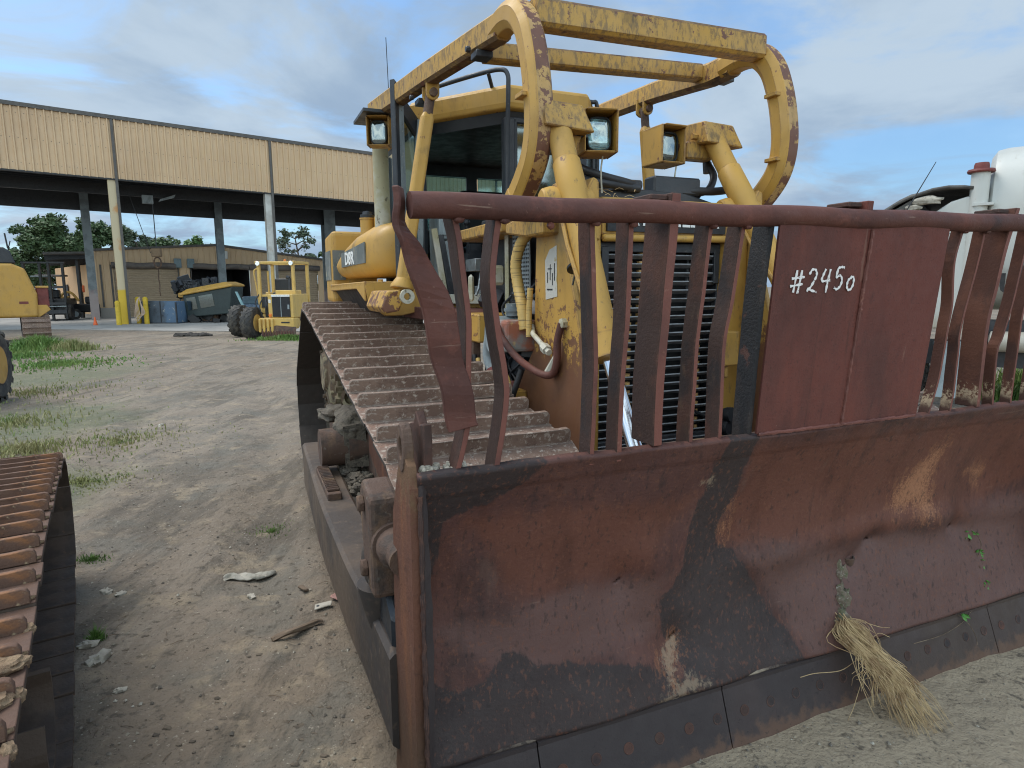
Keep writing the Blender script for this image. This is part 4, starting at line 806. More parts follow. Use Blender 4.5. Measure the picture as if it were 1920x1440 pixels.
def lamp(c, w, h, dpt, yaw, mlens, mbox=None, tilt=0, parent=None, gap=0):
    mb = MB(); t = .012; m = Matrix.Translation(c) @ Matrix.Rotation(yaw, 4, 'Z') @ Matrix.Rotation(tilt, 4, 'X')
    # open box, opening towards -y, sloping hood
    def P(x, y, z): return (x, y, z)
    mb.bb((-w/2, 0, -h/2), (-w/2+t, dpt, h/2)); mb.bb((w/2-t, 0, -h/2), (w/2, dpt, h/2)); mb.bb((-w/2+t, -.02, h/2-t), (w/2-t, dpt, h/2)); mb.bb((-w/2+t, 0, -h/2), (w/2-t, dpt, -h/2+t)); mb.bb((-w/2+t, dpt-t, -h/2+t), (w/2-t, dpt, h/2-t))
    mb.xf(m); o = mb.build('headlight', mbox or M_yelworn, parent, bevel=.006)
    mb = MB(); rx, rz = w*.36, h*.40; n = 32
    def sup(a, k): 
        ca, sa = math.cos(a), math.sin(a); return (math.copysign(abs(ca)**.55, ca)*rx*k, math.copysign(abs(sa)**.55, sa)*rz*k)
    rr = []
    for k, y in ((.9, dpt*.75), (1.0, dpt*.35), (1.0, dpt*.22), (.93, dpt*.20), (.90, dpt*.24)):
        rr.append([(sup(2*math.pi*i/n, k)[0], y, sup(2*math.pi*i/n, k)[1]-.01) for i in range(n)])
    mb.rings(rr, cap=False); mb.xf(m); mb.build('lamp_rim', M_black, o)
    mb = MB(); rr = []
    for k, y in ((.90, .30), (.86, .38), (.80, .46), (.72, .55), (.60, .64), (.44, .72), (.25, .77), (.08, .78)): rr.append([(sup(2*math.pi*i/n, k)[0]*(1+.03*(i % 2)), dpt*y, sup(2*math.pi*i/n, k)[1]-.01) for i in range(n)])
    mb.rings(rr, cap=False); mb.ball((0, dpt*.60, -.01), w*.07, 8); mb.xf(m); mb.build('reflector', mlens, o)
    mb = MB(); rr = []
    for k, y in ((.92, .25), (.8, .215), (.5, .195), (.02, .19)): rr.append([(sup(2*math.pi*i/n, k)[0], dpt*y, sup(2*math.pi*i/n, k)[1]-.01) for i in range(n)])
    mb.rings(rr, cap=False); mb.xf(m); mb.build('lens', M_glass, o)
    return o
lamp((1.425, 1.28, 2.865), .20, .235, .20, R(-14), M_lens, parent=DZ)
lamp((2.12, 1.55, 2.90), .19, .235, .22, R(2), M_lensdark, parent=DZ)
for c in ((1.47, 1.34, 2.74), (2.16, 1.58, 2.77)):
    mb = MB(); mb.tube(smoothpath([c, (c[0]-.01, c[1], c[2]-.08), (c[0]+.01, c[1]+.02, c[2]-.2)], 5), .005, 6); mb.build('lamp_wire', M_cream, LC if c[0] < 2 else RC)
mb = MB(); mb.bb((1.29, 1.32, 2.83), (1.36, 1.42, 2.90)); mb.build('lamp_bracket', M_blacksteel, LC)
mb = MB(); mb.bb((2.26, 1.6, 2.83), (2.47, 1.7, 2.94)); mb.build('lamp_bracket', M_yeltop, RC, bevel=.01)
# ---- limb riser / sweeps
prof = [(1.90, 3.535), (1.72, 3.55), (1.57, 3.515), (1.45, 3.41), (1.38, 3.27), (1.33, 3.10), (1.305, 2.90), (1.34, 2.74), (1.44, 2.62), (1.60, 2.50)]
FRONT = (1, 2, 0)
def sweepbar(X, first):
    P = smoothpath([(X, y, z) for y, z in prof], 7); n = len(P)
    mb = MB(); rr = []
    for i, p in enumerate(P):
        t = (P[min(i+1, n-1)]-P[max(0, i-1)]).normalized(); nn = Vector((0, -t.z, t.y)); h = .076; s_ = Vector((1, 0, 0)); w = .070
        rr.append([p+s_*w+nn*(h-.04), p+s_*w-nn*(h-.04), p+s_*(w-.03)-nn*h, p-s_*(w-.03)-nn*h, p-s_*w-nn*(h-.04), p-s_*w+nn*(h-.04), p-s_*(w-.03)+nn*h, p+s_*(w-.03)+nn*h])
    mb.rings(rr, smooth=False)
    for q, fc in enumerate(mb.f):
        if len(fc) == 4 and q < (n-1)*8 and (q % 8) in FRONT: mb.m[q] = 1
    o = fixn(mb.build('sweep_leg', [M_yelstreak, M_yelrust], DZ, bevel=.004)); return o
SL = sweepbar(1.05, True); SR = sweepbar(2.79, False)
for X, o in ((1.05, SL), (2.79, SR)):
    for y, z in ((1.30, 3.20), (1.27, 2.80)) if X > 2 else ((1.30, 3.02),):
        mb = MB(); mb.bb((X-.10, y-.0, z-.012), (X-.0, y+.10, z+.012)); mb.build('rung', M_yelworn, o, bevel=.003)
    mb = MB(); mb.box((X+.0, 1.60, 2.50), (.15, .14, .10), (R(-35), 0, 0)); mb.build('mounting_foot', M_yelworn, o, bevel=.012)
def bentpost(a, b, w, h, nm, m, parent=None): 
    mb = MB(); mb.sweep([a, b], rsq(w, h, .015)); return fixn(mb.build(nm, m, parent or DZ, bevel=0))
# curved knee from the leg top into the long side rails
def rail_top(X, X1, Y1, Z1, nm):
    P = [Vector((X, 1.80, 3.535)), Vector((X+(X1-X)*.12, 2.05, 3.54))]+[Vector((X+(X1-X)*.5, (1.65+Y1)/2, (3.54+Z1)/2)), Vector((X1, Y1, Z1))]
    mb = MB(); mb.sweep(P, rsq(.114, .158, .02), up=[Vector((0, -(P[min(i+1, len(P)-1)]-P[max(i-1, 0)]).z, (P[min(i+1, len(P)-1)]-P[max(i-1, 0)]).y)).normalized() for i in range(len(P))]); return fixn(mb.build(nm, M_yeltop, DZ))
RLf = rail_top(1.05, .72, 4.05, 3.56, 'sweep_rail'); RRt = rail_top(2.79, 2.98, 4.1, 3.74, 'sweep_rail')
mb = MB(); mb.sweep([(1.10, 1.50, 3.50), (2.725, 1.50, 3.53)], rsq(.13, .15, .02)); mb.build('cross_beam', M_yeltop, DZ)
mb = MB(); mb.sweep([(1.06, 2.15, 3.50), (2.76, 2.15, 3.57)], rsq(.11, .11, .012)); mb.build('cross_beam', M_yeltop, DZ)
for x0, y0, z0, o in ((1.0, 2.05, 3.47, RLf), (2.86, 2.0, 3.52, RRt), (.88, 3.0, 3.42, RLf)):
    mb = MB(); mb.bb((x0-.05, y0-.06, z0-.05), (x0+.06, y0+.05, z0-.01)); mb.lathe((x0-.07, y0, z0+.0), (-1, 0, 0), [(0, .02), (.03, .02)], 6); mb.build('clamp_plate', M_blacksteel, o, bevel=.004)
def facemat(o, m, pred):
    o.data.materials.append(m); k = len(o.data.materials)-1
    for p in o.data.polygons:
        if pred(p): p.material_index = k
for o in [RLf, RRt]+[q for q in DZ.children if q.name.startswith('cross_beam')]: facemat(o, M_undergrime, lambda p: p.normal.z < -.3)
# support posts
for (tp, bt) in (((.90, 2.85, 3.42), (.60, 2.70, 1.98)), ((2.88, 3.02, 3.54), (2.93, 2.85, 1.98))):
    tp, bt = Vector(tp), Vector(bt); d = (bt-tp).normalized(); mb = MB(); mb.sweep([tp+d*.15, tp+d*.19, bt-d*.05, bt], rsq(.095, .085, .015), up=(0, -1, 0), scale=[.7, 1, 1, .7]); PS = fixn(mb.build('sweep_post', M_yelclean, DZ, bevel=.006))
    mb = MB(); mb.lathe(bt-d*.10, d, [(0, .05), (.06, .085), (.08, .085), (.09, .04)], 20); mb.build('post_collar', M_yelworn, PS)
    for s in (-1, 1):
        mb = MB(); a = tp+Vector((0, s*.040-.0, .03)); R_ = .050
        mb.prism([a+Vector((-R_, 0, .06)), a+Vector((R_, 0, .06))]+[a+Vector((R_*math.cos(q), 0, -.04+R_*math.sin(q))) for q in [-math.pi*k/8 for k in range(9)]], (0, .022*s, 0)); fixn(mb.build('clevis', M_yelworn, PS, bevel=.004))
    mb = MB(); mb.lathe(tp+Vector((0, -.09, -.01)), (0, 1, 0), [(0, .03), (.18, .03)], 14); mb.tube([tp+Vector((0, 0, 0)), tp+d*.2], .036, 12); mb.build('pin', M_rustgear, PS)
# rear columns holding the sweep rails
for X, Y, zt in ((.79, 4.18, 3.50), (2.99, 4.2, 3.68)):
    mb = MB(); mb.tube([(X, Y, 2.50), (X, Y, zt)], .072, 18); PC = mb.build('rear_column', M_cream, DZ)
    if X < 2: lamp((X-.10, 3.78, 3.345), .20, .25, .13, R(-24), M_lensdark, parent=DZ)
mb = MB(); mb.bb((.56, 3.7, 3.475), (.86, 4.2, 3.50)); mb.build('mounting_plate', M_blacksteel, PC)
# antenna
mb = MB(); mb.tube([(1.08, 5.0, 3.5), (1.06, 5.0, 4.55)], .004, 5); mb.build('antenna', M_black, DZ)
# ---- cab
plan = [(1.56, 2.95), (2.24, 2.95), (2.80, 3.70), (2.80, 4.95), (1.0, 4.95), (1.0, 3.70)]
def pl(k): return [(XC+(x-XC)*k, 3.95+(y-3.95)*k) for x, y in plan]
mb = MB(); mb.prism([(x, y, 1.93) for x, y in pl(1.0)], (0, 0, -.10)); CAB = fixn(mb.build('cab', M_yelworn, DZ, bevel=.01))
mb = MB(); mb.rings([[(x, y, z) for x, y in pl(k)] for k, z in ((.97, 3.38), (1.04, 3.40), (1.05, 3.44), (1.05, 3.545), (1.03, 3.575), (.98, 3.585))], smooth=False); RF = fixn(mb.build('roof', M_yelclean, CAB, bevel=.012, seg=2))
mb = MB(); mb.rings([[(x, y, z) for x, y in pl(k)] for k, z in ((.98, 3.30), (1.0, 3.385))], smooth=False); mb.build('headliner', M_black, CAB)
for (x, y), (sx_, sy_) in zip(plan, ((.09, .09), (.09, .09), (.07, .07), (.12, .16), (.12, .16), (.07, .07))):
    cx, cy = XC+(x-XC)*.965, 3.95+(y-3.95)*.965
    mb = MB(); mb.bb((cx-sx_/2, cy-sy_/2, 1.93), (cx+sx_/2, cy+sy_/2, 3.34)); mb.build('pillar', M_blacksteel, CAB, bevel=.012)
# front lower panel & windscreen
mb = MB(); mb.bb((1.60, 2.97, 1.93), (2.20, 3.0, 2.50)); mb.prism([(2.24, 2.95, 1.93), (2.76, 3.68, 1.93), (2.74, 3.70, 1.93), (2.22, 2.97, 1.93)], (0, 0, .5)); mb.bb((2.74, 3.7, 1.93), (2.78, 4.9, 2.5)); mb.bb((1.02, 4.86, 1.93), (2.78, 4.9, 2.62)); mb.bb((1.02, 4.86, 3.18), (2.78, 4.9, 3.36)); mb.bb((1.86, 4.86, 2.62), (1.98, 4.9, 3.2)); mb.bb((1.02, 3.78, 1.93), (1.05, 4.86, 2.35)); mb.build('panel', M_blacksteel, CAB, bevel=.004)
mb = MB(); mb.bb((1.62, 2.965, 2.55), (2.18, 2.975, 3.34)); mb.build('window', M_glassdark, CAB)
mb = MB(); mb.quad((2.22, 2.99, 2.5), (2.72, 3.66, 2.5), (2.72, 3.66, 3.34), (2.22, 2.99, 3.34)); mb.build('window', M_glassdark, CAB)
mb = MB(); mb.quad((1.01, 3.8, 2.35), (1.01, 4.86, 2.35), (1.01, 4.86, 3.34), (1.01, 3.8, 3.34)); mb.build('window', M_glassdark, CAB)
mb = MB(); mb.bb((1.08, 4.82, 2.62), (1.84, 4.84, 3.18)); mb.build('window', M_glass, CAB)
mb = MB(); mb.bb((1.98, 4.82, 2.62), (2.72, 4.84, 3.18)); mb.build('window', M_glass, CAB)
mb = MB()
for a, b in (((1.60, 2.95, 2.52), (1.64, 2.98, 3.34)), ((2.16, 2.95, 2.52), (2.20, 2.98, 3.34)), ((1.60, 2.95, 3.30), (2.20, 2.98, 3.345)), ((1.60, 2.95, 2.50), (2.20, 2.98, 2.55))): mb.bb(a, b)
mb.build('window_frame', M_blacksteel, CAB, bevel=.008)
# grey door frame post at the rear of the opening, folded seal strips
mb = MB(); mb.sweep([(1.03, 3.55, 3.40), (.985, 3.60, 2.9), (.965, 3.62, 2.25)], rsq(.10, .06, .01), up=(0, -1, 0)); mb.build('door_post', M_grey, CAB)
for i, (dx, m) in enumerate(((0, M_cream), (.055, M_blacksteel), (.10, M_grey))):
    mb = MB(); mb.sweep([(1.06+dx, 3.40, 2.50-.05*i), (1.10+dx, 3.38, 2.2), (1.13+dx*1.1, 3.36, 1.95)], rsq(.05, .03, .005), up=(0, -1, 0)); mb.build('door_seal', m, CAB)
mb = MB(); mb.bb((1.13, 3.5, 1.95), (1.32, 3.8, 2.62)); mb.bb((1.12, 3.45, 2.42), (1.30, 3.5, 2.62)); mb.bb((1.15, 3.44, 2.45), (1.25, 3.455, 2.58)); mb.build('side_console', M_grey, CAB, bevel=.02, seg=2)
# seat and controls
mb = MB(); mb.bb((1.6, 4.0, 2.25), (2.15, 4.45, 2.42)); mb.bb((1.62, 4.35, 2.42), (2.13, 4.52, 2.98)); mb.bb((1.65, 4.05, 1.95), (2.1, 4.4, 2.25)); mb.build('seat', M_black, CAB, bevel=.05, seg=3)
mb = MB(); mb.bb((1.30, 3.05, 2.14), (1.52, 3.3, 2.24)); mb.bb((1.36, 3.05, 1.95), (1.52, 3.25, 2.02)); mb.tube([(1.36, 3.08, 2.14), (1.33, 3.06, 2.0), (1.30, 3.05, 1.94)], .012, 8); mb.tube([(1.43, 3.08, 2.14), (1.43, 3.06, 1.95)], .008, 8); mb.prism([(1.44, 3.02, 2.14), (1.52, 3.02, 2.12), (1.49, 3.02, 2.04)], (0, .02, 0)); mb.build('control_box', M_alu, CAB, bevel=.004)
mb = MB(); mb.bb((1.32, 3.3, 2.24), (1.50, 3.5, 2.30)); mb.bb((1.36, 3.35, 2.30), (1.46, 3.45, 2.38)); mb.tube([(1.40, 3.5, 2.3), (1.38, 3.48, 2.55)], .012, 8); mb.ball((1.38, 3.48, 2.57), .03, 6); mb.build('lever', M_blacksteel, CAB)
mb = MB(); mb.bb((1.35, 4.2, 2.3), (1.55, 4.6, 2.5)); mb.build('armrest', M_black, CAB, bevel=.03)
# sill and steps
mb = MB(); mb.prism([(1.52, 2.90, 1.95), (.98, 3.66, 1.95), (.96, 3.63, 1.95), (1.50, 2.86, 1.95)], (0, 0, -.08)); fixn(mb.build('sill', M_cream, CAB, bevel=.006))
mb = MB(); mb.prism([(1.00, 2.60, 1.83), (1.45, 2.55, 1.81), (1.50, 2.9, 1.83), (.98, 3.6, 1.85), (.80, 3.5, 1.86)], (0, 0, -.10)); fixn(mb.build('step_plate', M_rail, CAB, bevel=.006))
mb = MB(); mb.bb((1.03, 2.25, 1.62), (1.30, 2.7, 1.82)); mb.build('battery_box', M_yelworn, CAB, bevel=.01)
# grab rails on the roof
GR1 = smoothpath([(1.10, 3.50, 3.56), (1.07, 3.46, 3.60), (1.10, 3.38, 3.63), (1.35, 3.05, 3.665), (1.47, 2.89, 3.665), (1.51, 2.84, 3.62), (1.515, 2.84, 3.5), (1.515, 2.86, 3.2), (1.515, 2.88, 2.7)], 6)
mb = MB(); mb.tube(GR1, .018, 10); mb.tube([(1.40, 2.97, 3.66), (1.47, 3.06, 3.57)], .016, 8); mb.build('grab_rail', M_blacksteel, CAB)
GR2 = smoothpath([(2.26, 3.02, 3.54), (2.36, 3.03, 3.55), (2.41, 3.03, 3.52), (2.42, 3.03, 3.2), (2.42, 3.03, 2.6)], 6)
mb = MB(); mb.tube(GR2, .018, 10); mb.tube([(2.41, 3.03, 3.52), (2.32, 3.02, 3.38)], .012, 8); mb.tube([(2.36, 3.05, 3.54), (2.36, 3.05, 3.3), (2.40, 3.05, 3.2)], .012, 8); mb.build('grab_rail', M_blacksteel, CAB)
# open door, swung outwards
mb = MB(); A_ = Vector((1.06, 3.66, 0)); B_ = Vector((.735, 3.40, 0)); d = (B_-A_).normalized(); L = (B_-A_).length; nn = Vector((-d.y, d.x, 0))
def dp(s, z, o=0): v = A_+d*s+nn*o; return (v.x, v.y, z)
for s0, s1, z0, z1 in ((L-.055, L, 1.93, 3.66),): mb.prism([dp(s0, z0, -.02), dp(s1, z0, -.02), dp(s1, z1, -.02), dp(s0, z1-.03, -.02)], nn*.05)
mb.prism([dp(L-.05, 3.60, -.02), dp(.03, 3.38, -.02), dp(.03, 3.28, -.02), dp(.10, 3.26, -.02), dp(L-.05, 3.46, -.02)], nn*.045)
mb.prism([dp(.0, 3.38, -.02), dp(.05, 3.38, -.02), dp(.06, 2.3, -.02), dp(.0, 2.3, -.02)], nn*.045)
mb.prism([dp(L-.05, 1.95, -.02), dp(.10, 2.0, -.02), dp(.06, 2.35, -.02), dp(L-.05, 2.45, -.02)], nn*.04)
DR = fixn(mb.build('door', M_blacksteel, DZ, bevel=.006))
mb = MB(); mb.prism([dp(L-.12, 1.97, -.028), dp(L-.055, 1.97, -.028), dp(L-.055, 3.5, -.028), dp(L-.12, 3.5, -.028)], nn*.055); fixn(mb.build('door_edge', M_grey, DR, bevel=.004))
mb = MB(); mb.quad(dp(L-.05, 2.4), dp(.04, 2.3), dp(.04, 3.3), dp(L-.05, 3.5)); mb.build('window', M_glassdark, DR)
mb = MB(); mb.tube([dp(L-.11, 2.9, -.04), dp(L-.15, 2.86, -.06), dp(L-.15, 2.65, -.06), dp(L-.11, 2.6, -.04)], .018, 8); mb.build('handle', M_black, DR)
# ---- hydraulic tank and fenders, left and right
for side in (0, 1):
    X = (lambda v: mxx(v)) if side else (lambda v: v); sg = -1 if side else 1
    rr = []
    for y, xl, zt, zb in ((3.90, .80, 2.52, 2.20), (3.92, .73, 2.57, 2.16), (3.97, .67, 2.60, 2.13), (4.08, .62, 2.615, 2.115), (4.30, .585, 2.61, 2.11), (4.6, .55, 2.58, 2.11), (4.85, .525, 2.53, 2.11), (5.1, .50, 2.46, 2.11), (5.25, .50, 2.43, 2.12)):
        q = [(1.14, zb), (1.14, zt), (.92, zt), (xl+.22, zt-.008), (xl+.14, zt-.03), (xl+.07, zt-.075), (xl+.025, zt-.12), (xl, zt-.17), (xl-.005, zb+.12), (xl+.015, zb+.06), (xl+.05, zb+.02), (xl+.10, zb)]
        rr.append([(X(a), y, b) for a, b in q])
    mb = MB(); mb.rings(rr); TK = fixn(mb.build('hydraulic_tank', M_yelclean, DZ))
    mb = MB(); mb.lathe((X(.705), 4.5, 2.50), (0, 0, 1), [(0, .068), (.17, .068), (.17, .074), (.185, .074)], 20); mb.build('filler_neck', M_yelclean, TK)
    mb = MB(); mb.lathe((X(.705), 4.5, 2.685), (0, 0, 1), [(0, .065), (.03, .068), (.035, .045), (.06, .04), (.065, .01)], 16); mb.build('filler_cap', M_blacksteel, TK)
    mb = MB(); mb.bb((X(.79), 4.4, 2.62), (X(.88), 4.56, 2.80)); mb.lathe((X(.80), 4.38, 2.55), (0, 0, 1), [(0, .05), (.15, .05)], 14); mb.build('valve_box', M_yelworn, TK, bevel=.015)
    # rear body with dark decal
    mb = MB(); mb.prism([(X(.46), 5.35, 2.63), (X(.46), 5.35, 1.85), (X(.46), 5.9, 1.85), (X(.46), 5.9, 2.60)], (sg*.5, 0, 0)); RB = fixn(mb.build('rear_tank', M_yelclean, DZ, bevel=.05, seg=3))
    mb = MB(); mb.bb((X(.452), 5.42, 2.10), (X(.459), 5.86, 2.42)); mb.bb((X(.47), 5.335, 2.10), (X(.60), 5.345, 2.42)); mb.build('decal', M_decal, RB)
    mb = MB(); mb.prism([(X(.608), 4.12, 2.24), (X(.608), 4.12, 2.43), (X(.512), 4.92, 2.36), (X(.512), 4.92, 2.22)], (-sg*.012, 0, 0)); DC = fixn(mb.build('decal', M_decal, TK))
    mb = MB()
    # fender: front cap, flat top and downward lip with wheel-arch cut
    mb.prism([(X(.44), 3.32, 2.06), (X(.44), 5.4, 2.05), (X(.44), 5.4, 1.98), (X(.44), 3.7, 2.0), (X(.44), 3.32, 1.90)], (sg*.02, 0, 0))
    mb.prism([(X(.44), 3.35, 2.06), (X(1.0), 3.35, 2.06), (X(1.0), 5.4, 2.04), (X(.44), 5.4, 2.04)], (0, 0, -.025))
    mb.prism([(X(.44), 3.30, 2.06), (X(1.04), 3.30, 2.06), (X(1.04), 3.30, 1.84), (X(.74), 3.30, 1.78), (X(.60), 3.30, 1.78), (X(.47), 3.30, 1.88)], (0, .03, 0))
    FD = fixn(mb.build('fender', M_yelclean, DZ, bevel=.006))
    for xx in (.60, .76, .92):
        mb = MB(); mb.lathe((X(xx), 3.45, 2.06), (0, 0, 1), [(0, .022), (.02, .022)], 6); mb.build('bolt', M_yelclean, FD)
    mb = MB(); mb.bb((X(.62), 3.5, 1.84), (X(1.0), 5.4, 2.035)); mb.prism([(X(.46), 3.34, 2.03), (X(.60), 3.34, 1.80), (X(.62), 3.34, 1.80), (X(.62), 3.34, 2.03)], (0, 2, 0)); fixn(mb.build('fender_well', M_shoe_dark, FD))
    mb = MB(); mb.prism([(X(.44), 5.35, 1.86), (X(.44), 5.55, 1.86), (X(.44), 5.6, 1.2), (X(.44), 5.45, 1.2)], (sg*.1, 0, 0)); fixn(mb.build('rear_leg', M_yelworn, FD, bevel=.01))
    # cast bracket carrying the sweep post
    mb = MB(); mb.prism([(X(.48), 2.62, 1.985), (X(.57), 2.60, 1.99), (X(.60), 2.62, 1.93), (X(.56), 2.62, 1.84), (X(.46), 2.62, 1.825), (X(.43), 2.62, 1.87)], (0, .60, 0)); BK = fixn(mb.build('post_bracket', yellow('yellow_paint_flaked', chips=.52, grime=.6) if not side else M_yelworn, DZ, bevel=.012, seg=2))
    mb = MB(); mb.rings([[(X(.615)+q_*math.cos(a), yy, 1.945+q_*math.sin(a)) for a in [2*math.pi*k/20 for k in range(20)]] for q_, yy in ((.026, 2.58), (.052, 2.58), (.052, 2.63), (.026, 2.63))], loop=True, smooth=False); mb.build('lug_ring', M_cream, BK)
t_ = text('D8R', .17, M_letter, DC if False else TK, 'lettering', .002, bold=.004)
# decal text sits on the photographed (left) side; find that tank
tank0 = [o for o in DZ.children if o.name.startswith('hydraulic_tank')][0]
t_.parent = tank0; t_.scale = (1, 1, 1); t_.matrix_local = Matrix.Translation((.5335, 4.62, 2.295)) @ Matrix.Rotation(R(-83.2), 4, 'Z') @ Matrix.Rotation(R(90), 4, 'X')
# ---- engine bay bits between cab and guard
EB = None
mb = MB(); mb.bb((1.30, 1.75, 2.02), (1.32, 2.10, 2.38)); EB = mb.build('engine_bay', M_blacksteel, DZ)
mb = MB(); mb.bb((1.255, 1.88, 1.93), (1.265, 2.16, 2.38)); 
for i in range(10):
    for j in range(16): mb.bb((1.252, 1.895+i*.027, 1.945+j*.027), (1.256, 1.907+i*.027, 1.957+j*.027), mi=1)
mb.build('perforated_panel', [M_grey, M_black], EB)
P = smoothpath([(1.20, 1.72, 2.36), (1.17, 1.82, 2.28), (1.15, 1.86, 2.15), (1.15, 1.82, 2.0), (1.14, 1.74, 1.88), (1.14, 1.70, 1.74)], 10)
mb = MB(); mb.tube(P, [.034+.0035*(i % 2) for i in range(len(P))], 12); mb.build('corrugated_hose', M_yelhose, EB)
mb = MB(); mb.tube(smoothpath([(1.16, 1.66, 2.0), (1.15, 1.66, 1.85), (1.14, 1.64, 1.7)], 6), .018, 10); mb.build('hose', M_yelhose, EB)
mb = MB(); mb.bb((1.02, 1.72, 1.60), (1.24, 1.98, 1.80)); mb.build('air_box', material('rust_grey_box', (.22, .22, .21), [dict(c=(.30, .09, .045), s=5, lo=.42, hi=.58, k=.9), dict(c=(.5, .33, .12), s=14, lo=.6, hi=.68, k=.7)], rough=.5), EB, bevel=.02, seg=2)
mb = MB(); mb.lathe((1.02, 1.93, 1.70), (1, 0, 0), [(-.02, .05), (-.02, .12), (.22, .12), (.22, .05)], 24); mb.tube(smoothpath([(1.05, 2.06, 1.68), (1.05, 2.10, 1.55), (1.06, 2.05, 1.45)], 5), .045, 14); mb.lathe((1.15, 1.9, 1.82), (0, 0, 1), [(0, .05), (.03, .05), (.03, .065), (.05, .065), (.05, .05), (.08, .05)], 16); mb.build('pump', M_grey, EB)
mb = MB(); mb.tube(smoothpath([(1.06, 2.05, 1.46), (1.07, 2.0, 1.38), (1.10, 1.95, 1.25)], 5), .05, 14); mb.tube([(1.12, 1.85, 1.40), (1.11, 1.83, 1.28)], .022, 10); mb.build('red_pipe', M_redrust, EB)
mb = MB(); mb.tube(smoothpath([(1.05, 2.05, 1.40), (1.03, 1.90, 1.47), (1.04, 1.78, 1.45), (1.05, 1.74, 1.36), (1.07, 1.82, 1.22)], 8), .017, 10); mb.tube(smoothpath([(1.06, 2.35, 1.50), (1.04, 2.22, 1.30), (1.04, 2.12, 1.12), (1.06, 2.0, 1.05)], 8), .018, 10); mb.build('yellow_hose', M_yelhose, EB)
mb = MB()
for P in ([(1.05, 2.40, 1.52), (1.02, 2.30, 1.32), (1.03, 2.16, 1.18), (1.04, 1.95, 1.14), (1.03, 1.75, 1.24)], [(1.08, 2.44, 1.52), (1.05, 2.34, 1.28), (1.06, 2.2, 1.12)], [(1.05, 2.0, 1.12), (1.03, 1.85, 1.14), (1.05, 1.72, 1.30), (1.1, 1.66, 1.5)]): mb.tube(smoothpath(P, 8), .02, 10)
mb.build('hose', M_hose, EB)
mb = MB(); mb.bb((1.08, 1.80, 1.24), (1.2, 1.92, 1.34)); mb.bb((1.04, 1.78, 1.30), (1.06, 1.9, 1.38)); mb.build('valve_block', M_yel, EB, bevel=.01)
mb = MB()
for i in range(46): mb.box((1.28+.05*random.random(), 1.7+1.0*random.random(), 1.15+.9*random.random()), (.05+.12*random.random(), .04+.14*random.random(), .03+.14*random.random()), (random.random(), random.random(), random.random()))
for i in range(12):
    p = Vector((1.24, 1.75+.9*random.random(), 1.2+.8*random.random())); mb.tube(smoothpath([p, p+Vector((-.03, .1, -.1)), p+Vector((0, .15*random.uniform(-1, 1), -.25))], 5), .010, 6)
mb.build('engine', M_blacksteel, EB, bevel=.004)
mb = MB(); mb.bb((1.04, 2.45, 1.90), (1.08, 2.50, 2.10)); mb.bb((1.22, 2.2, 1.7), (1.26, 2.24, 2.44)); mb.bb((1.15, 2.30, 2.02), (1.26, 2.42, 2.16)); mb.build('hinge_casting', M_cream, EB, bevel=.02)
mb = MB(); mb.bb((1.10, 2.0, 2.36), (1.36, 2.95, 2.44)); mb.build('deck_edge', M_yeltop, EB, bevel=.01)
mb = MB(); mb.bb((1.04, 2.40, 1.05), (1.10, 2.46, 1.62)); mb.bb((1.10, 2.2, 1.35), (1.2, 2.3, 1.6)); mb.build('support_bracket', M_rustgear, EB, bevel=.006)
# ================================================================== helpers in world space behind
def yawdir(deg): return Vector((math.sin(R(deg)), math.cos(R(deg)), 0))
D56 = yawdir(56); N56 = Vector((-D56.y, D56.x, 0))       # N56 points away from the camera
# ================================================================== OPEN SHED
A0 = Vector((-22.88, 38.08, 0))
def sp(s, n, z): v = A0+D56*s+N56*n; return (v.x, v.y, z)
SH = thing('open_shed', 'tall open steel shed with tan ribbed fascia on columns', 'shed', A0)
def inshed(mb, name, m, parent=SH, **k):
    o = mb.build(name, m, None, **k); o.parent = parent; o.matrix_parent_inverse = Matrix.Translation(-A0) if parent is SH else Matrix.Identity(4)
    if parent is not SH: o.matrix_parent_inverse = Matrix.Identity(4)
    return o
def ztop(s): return 11.70-.022*s
def zbot(s): return 8.36-.018*s
S0, S1 = -13.0, 27.2
M_tan = material('tan_metal_siding', (0.60, 0.43, 0.26), [dict(c=(0.53, 0.37, 0.22), s=.25, lo=.4, hi=.65, k=.8), dict(c=(0.52, 0.36, 0.22), s=1.2, st=(2, 2, .25), lo=.52, hi=.7, k=.6), dict(c=(.55, .42, .28), s=3, lo=.56, hi=.7, k=.4)], rough=.55, bump=.05, bscale=8)
M_darkmetal = simple('dark_roof_metal', (0.022, 0.024, 0.027), .6)
M_trim = simple('grey_brown_trim', (0.085, 0.078, 0.07), .5)
mb = MB(); rr = []; s = S0; pts = []
while s < S1:
    for ds, dn in ((0, 0), (.03, -.10), (.09, -.10), (.12, 0), (.33, 0)): pts.append((s+ds, dn))
    s += .36
vs = []
for s, n in pts: vs += [sp(s, n, zbot(s)), sp(s, n, ztop(s))]
mb.add(vs, [(2*i, 2*i+2, 2*i+3, 2*i+1) for i in range(len(pts)-1)]); fas = inshed(mb, 'fascia', M_tan)
mb = MB(); mb.prism([sp(S0, -.12, ztop(S0)-.05), sp(S1, -.12, ztop(S1)-.05), sp(S1, -.12, ztop(S1)+.16), sp(S0, -.12, ztop(S0)+.16)], N56*.35); inshed(mb, 'gutter', M_trim)
mb = MB(); mb.prism([sp(S0, -.07, zbot(S0)-.06), sp(S1, -.07, zbot(S1)-.06), sp(S1, -.07, zbot(S1)+.02), sp(S0, -.07, zbot(S0)+.02)], N56*.3); inshed(mb, 'lower_trim', M_darkmetal)
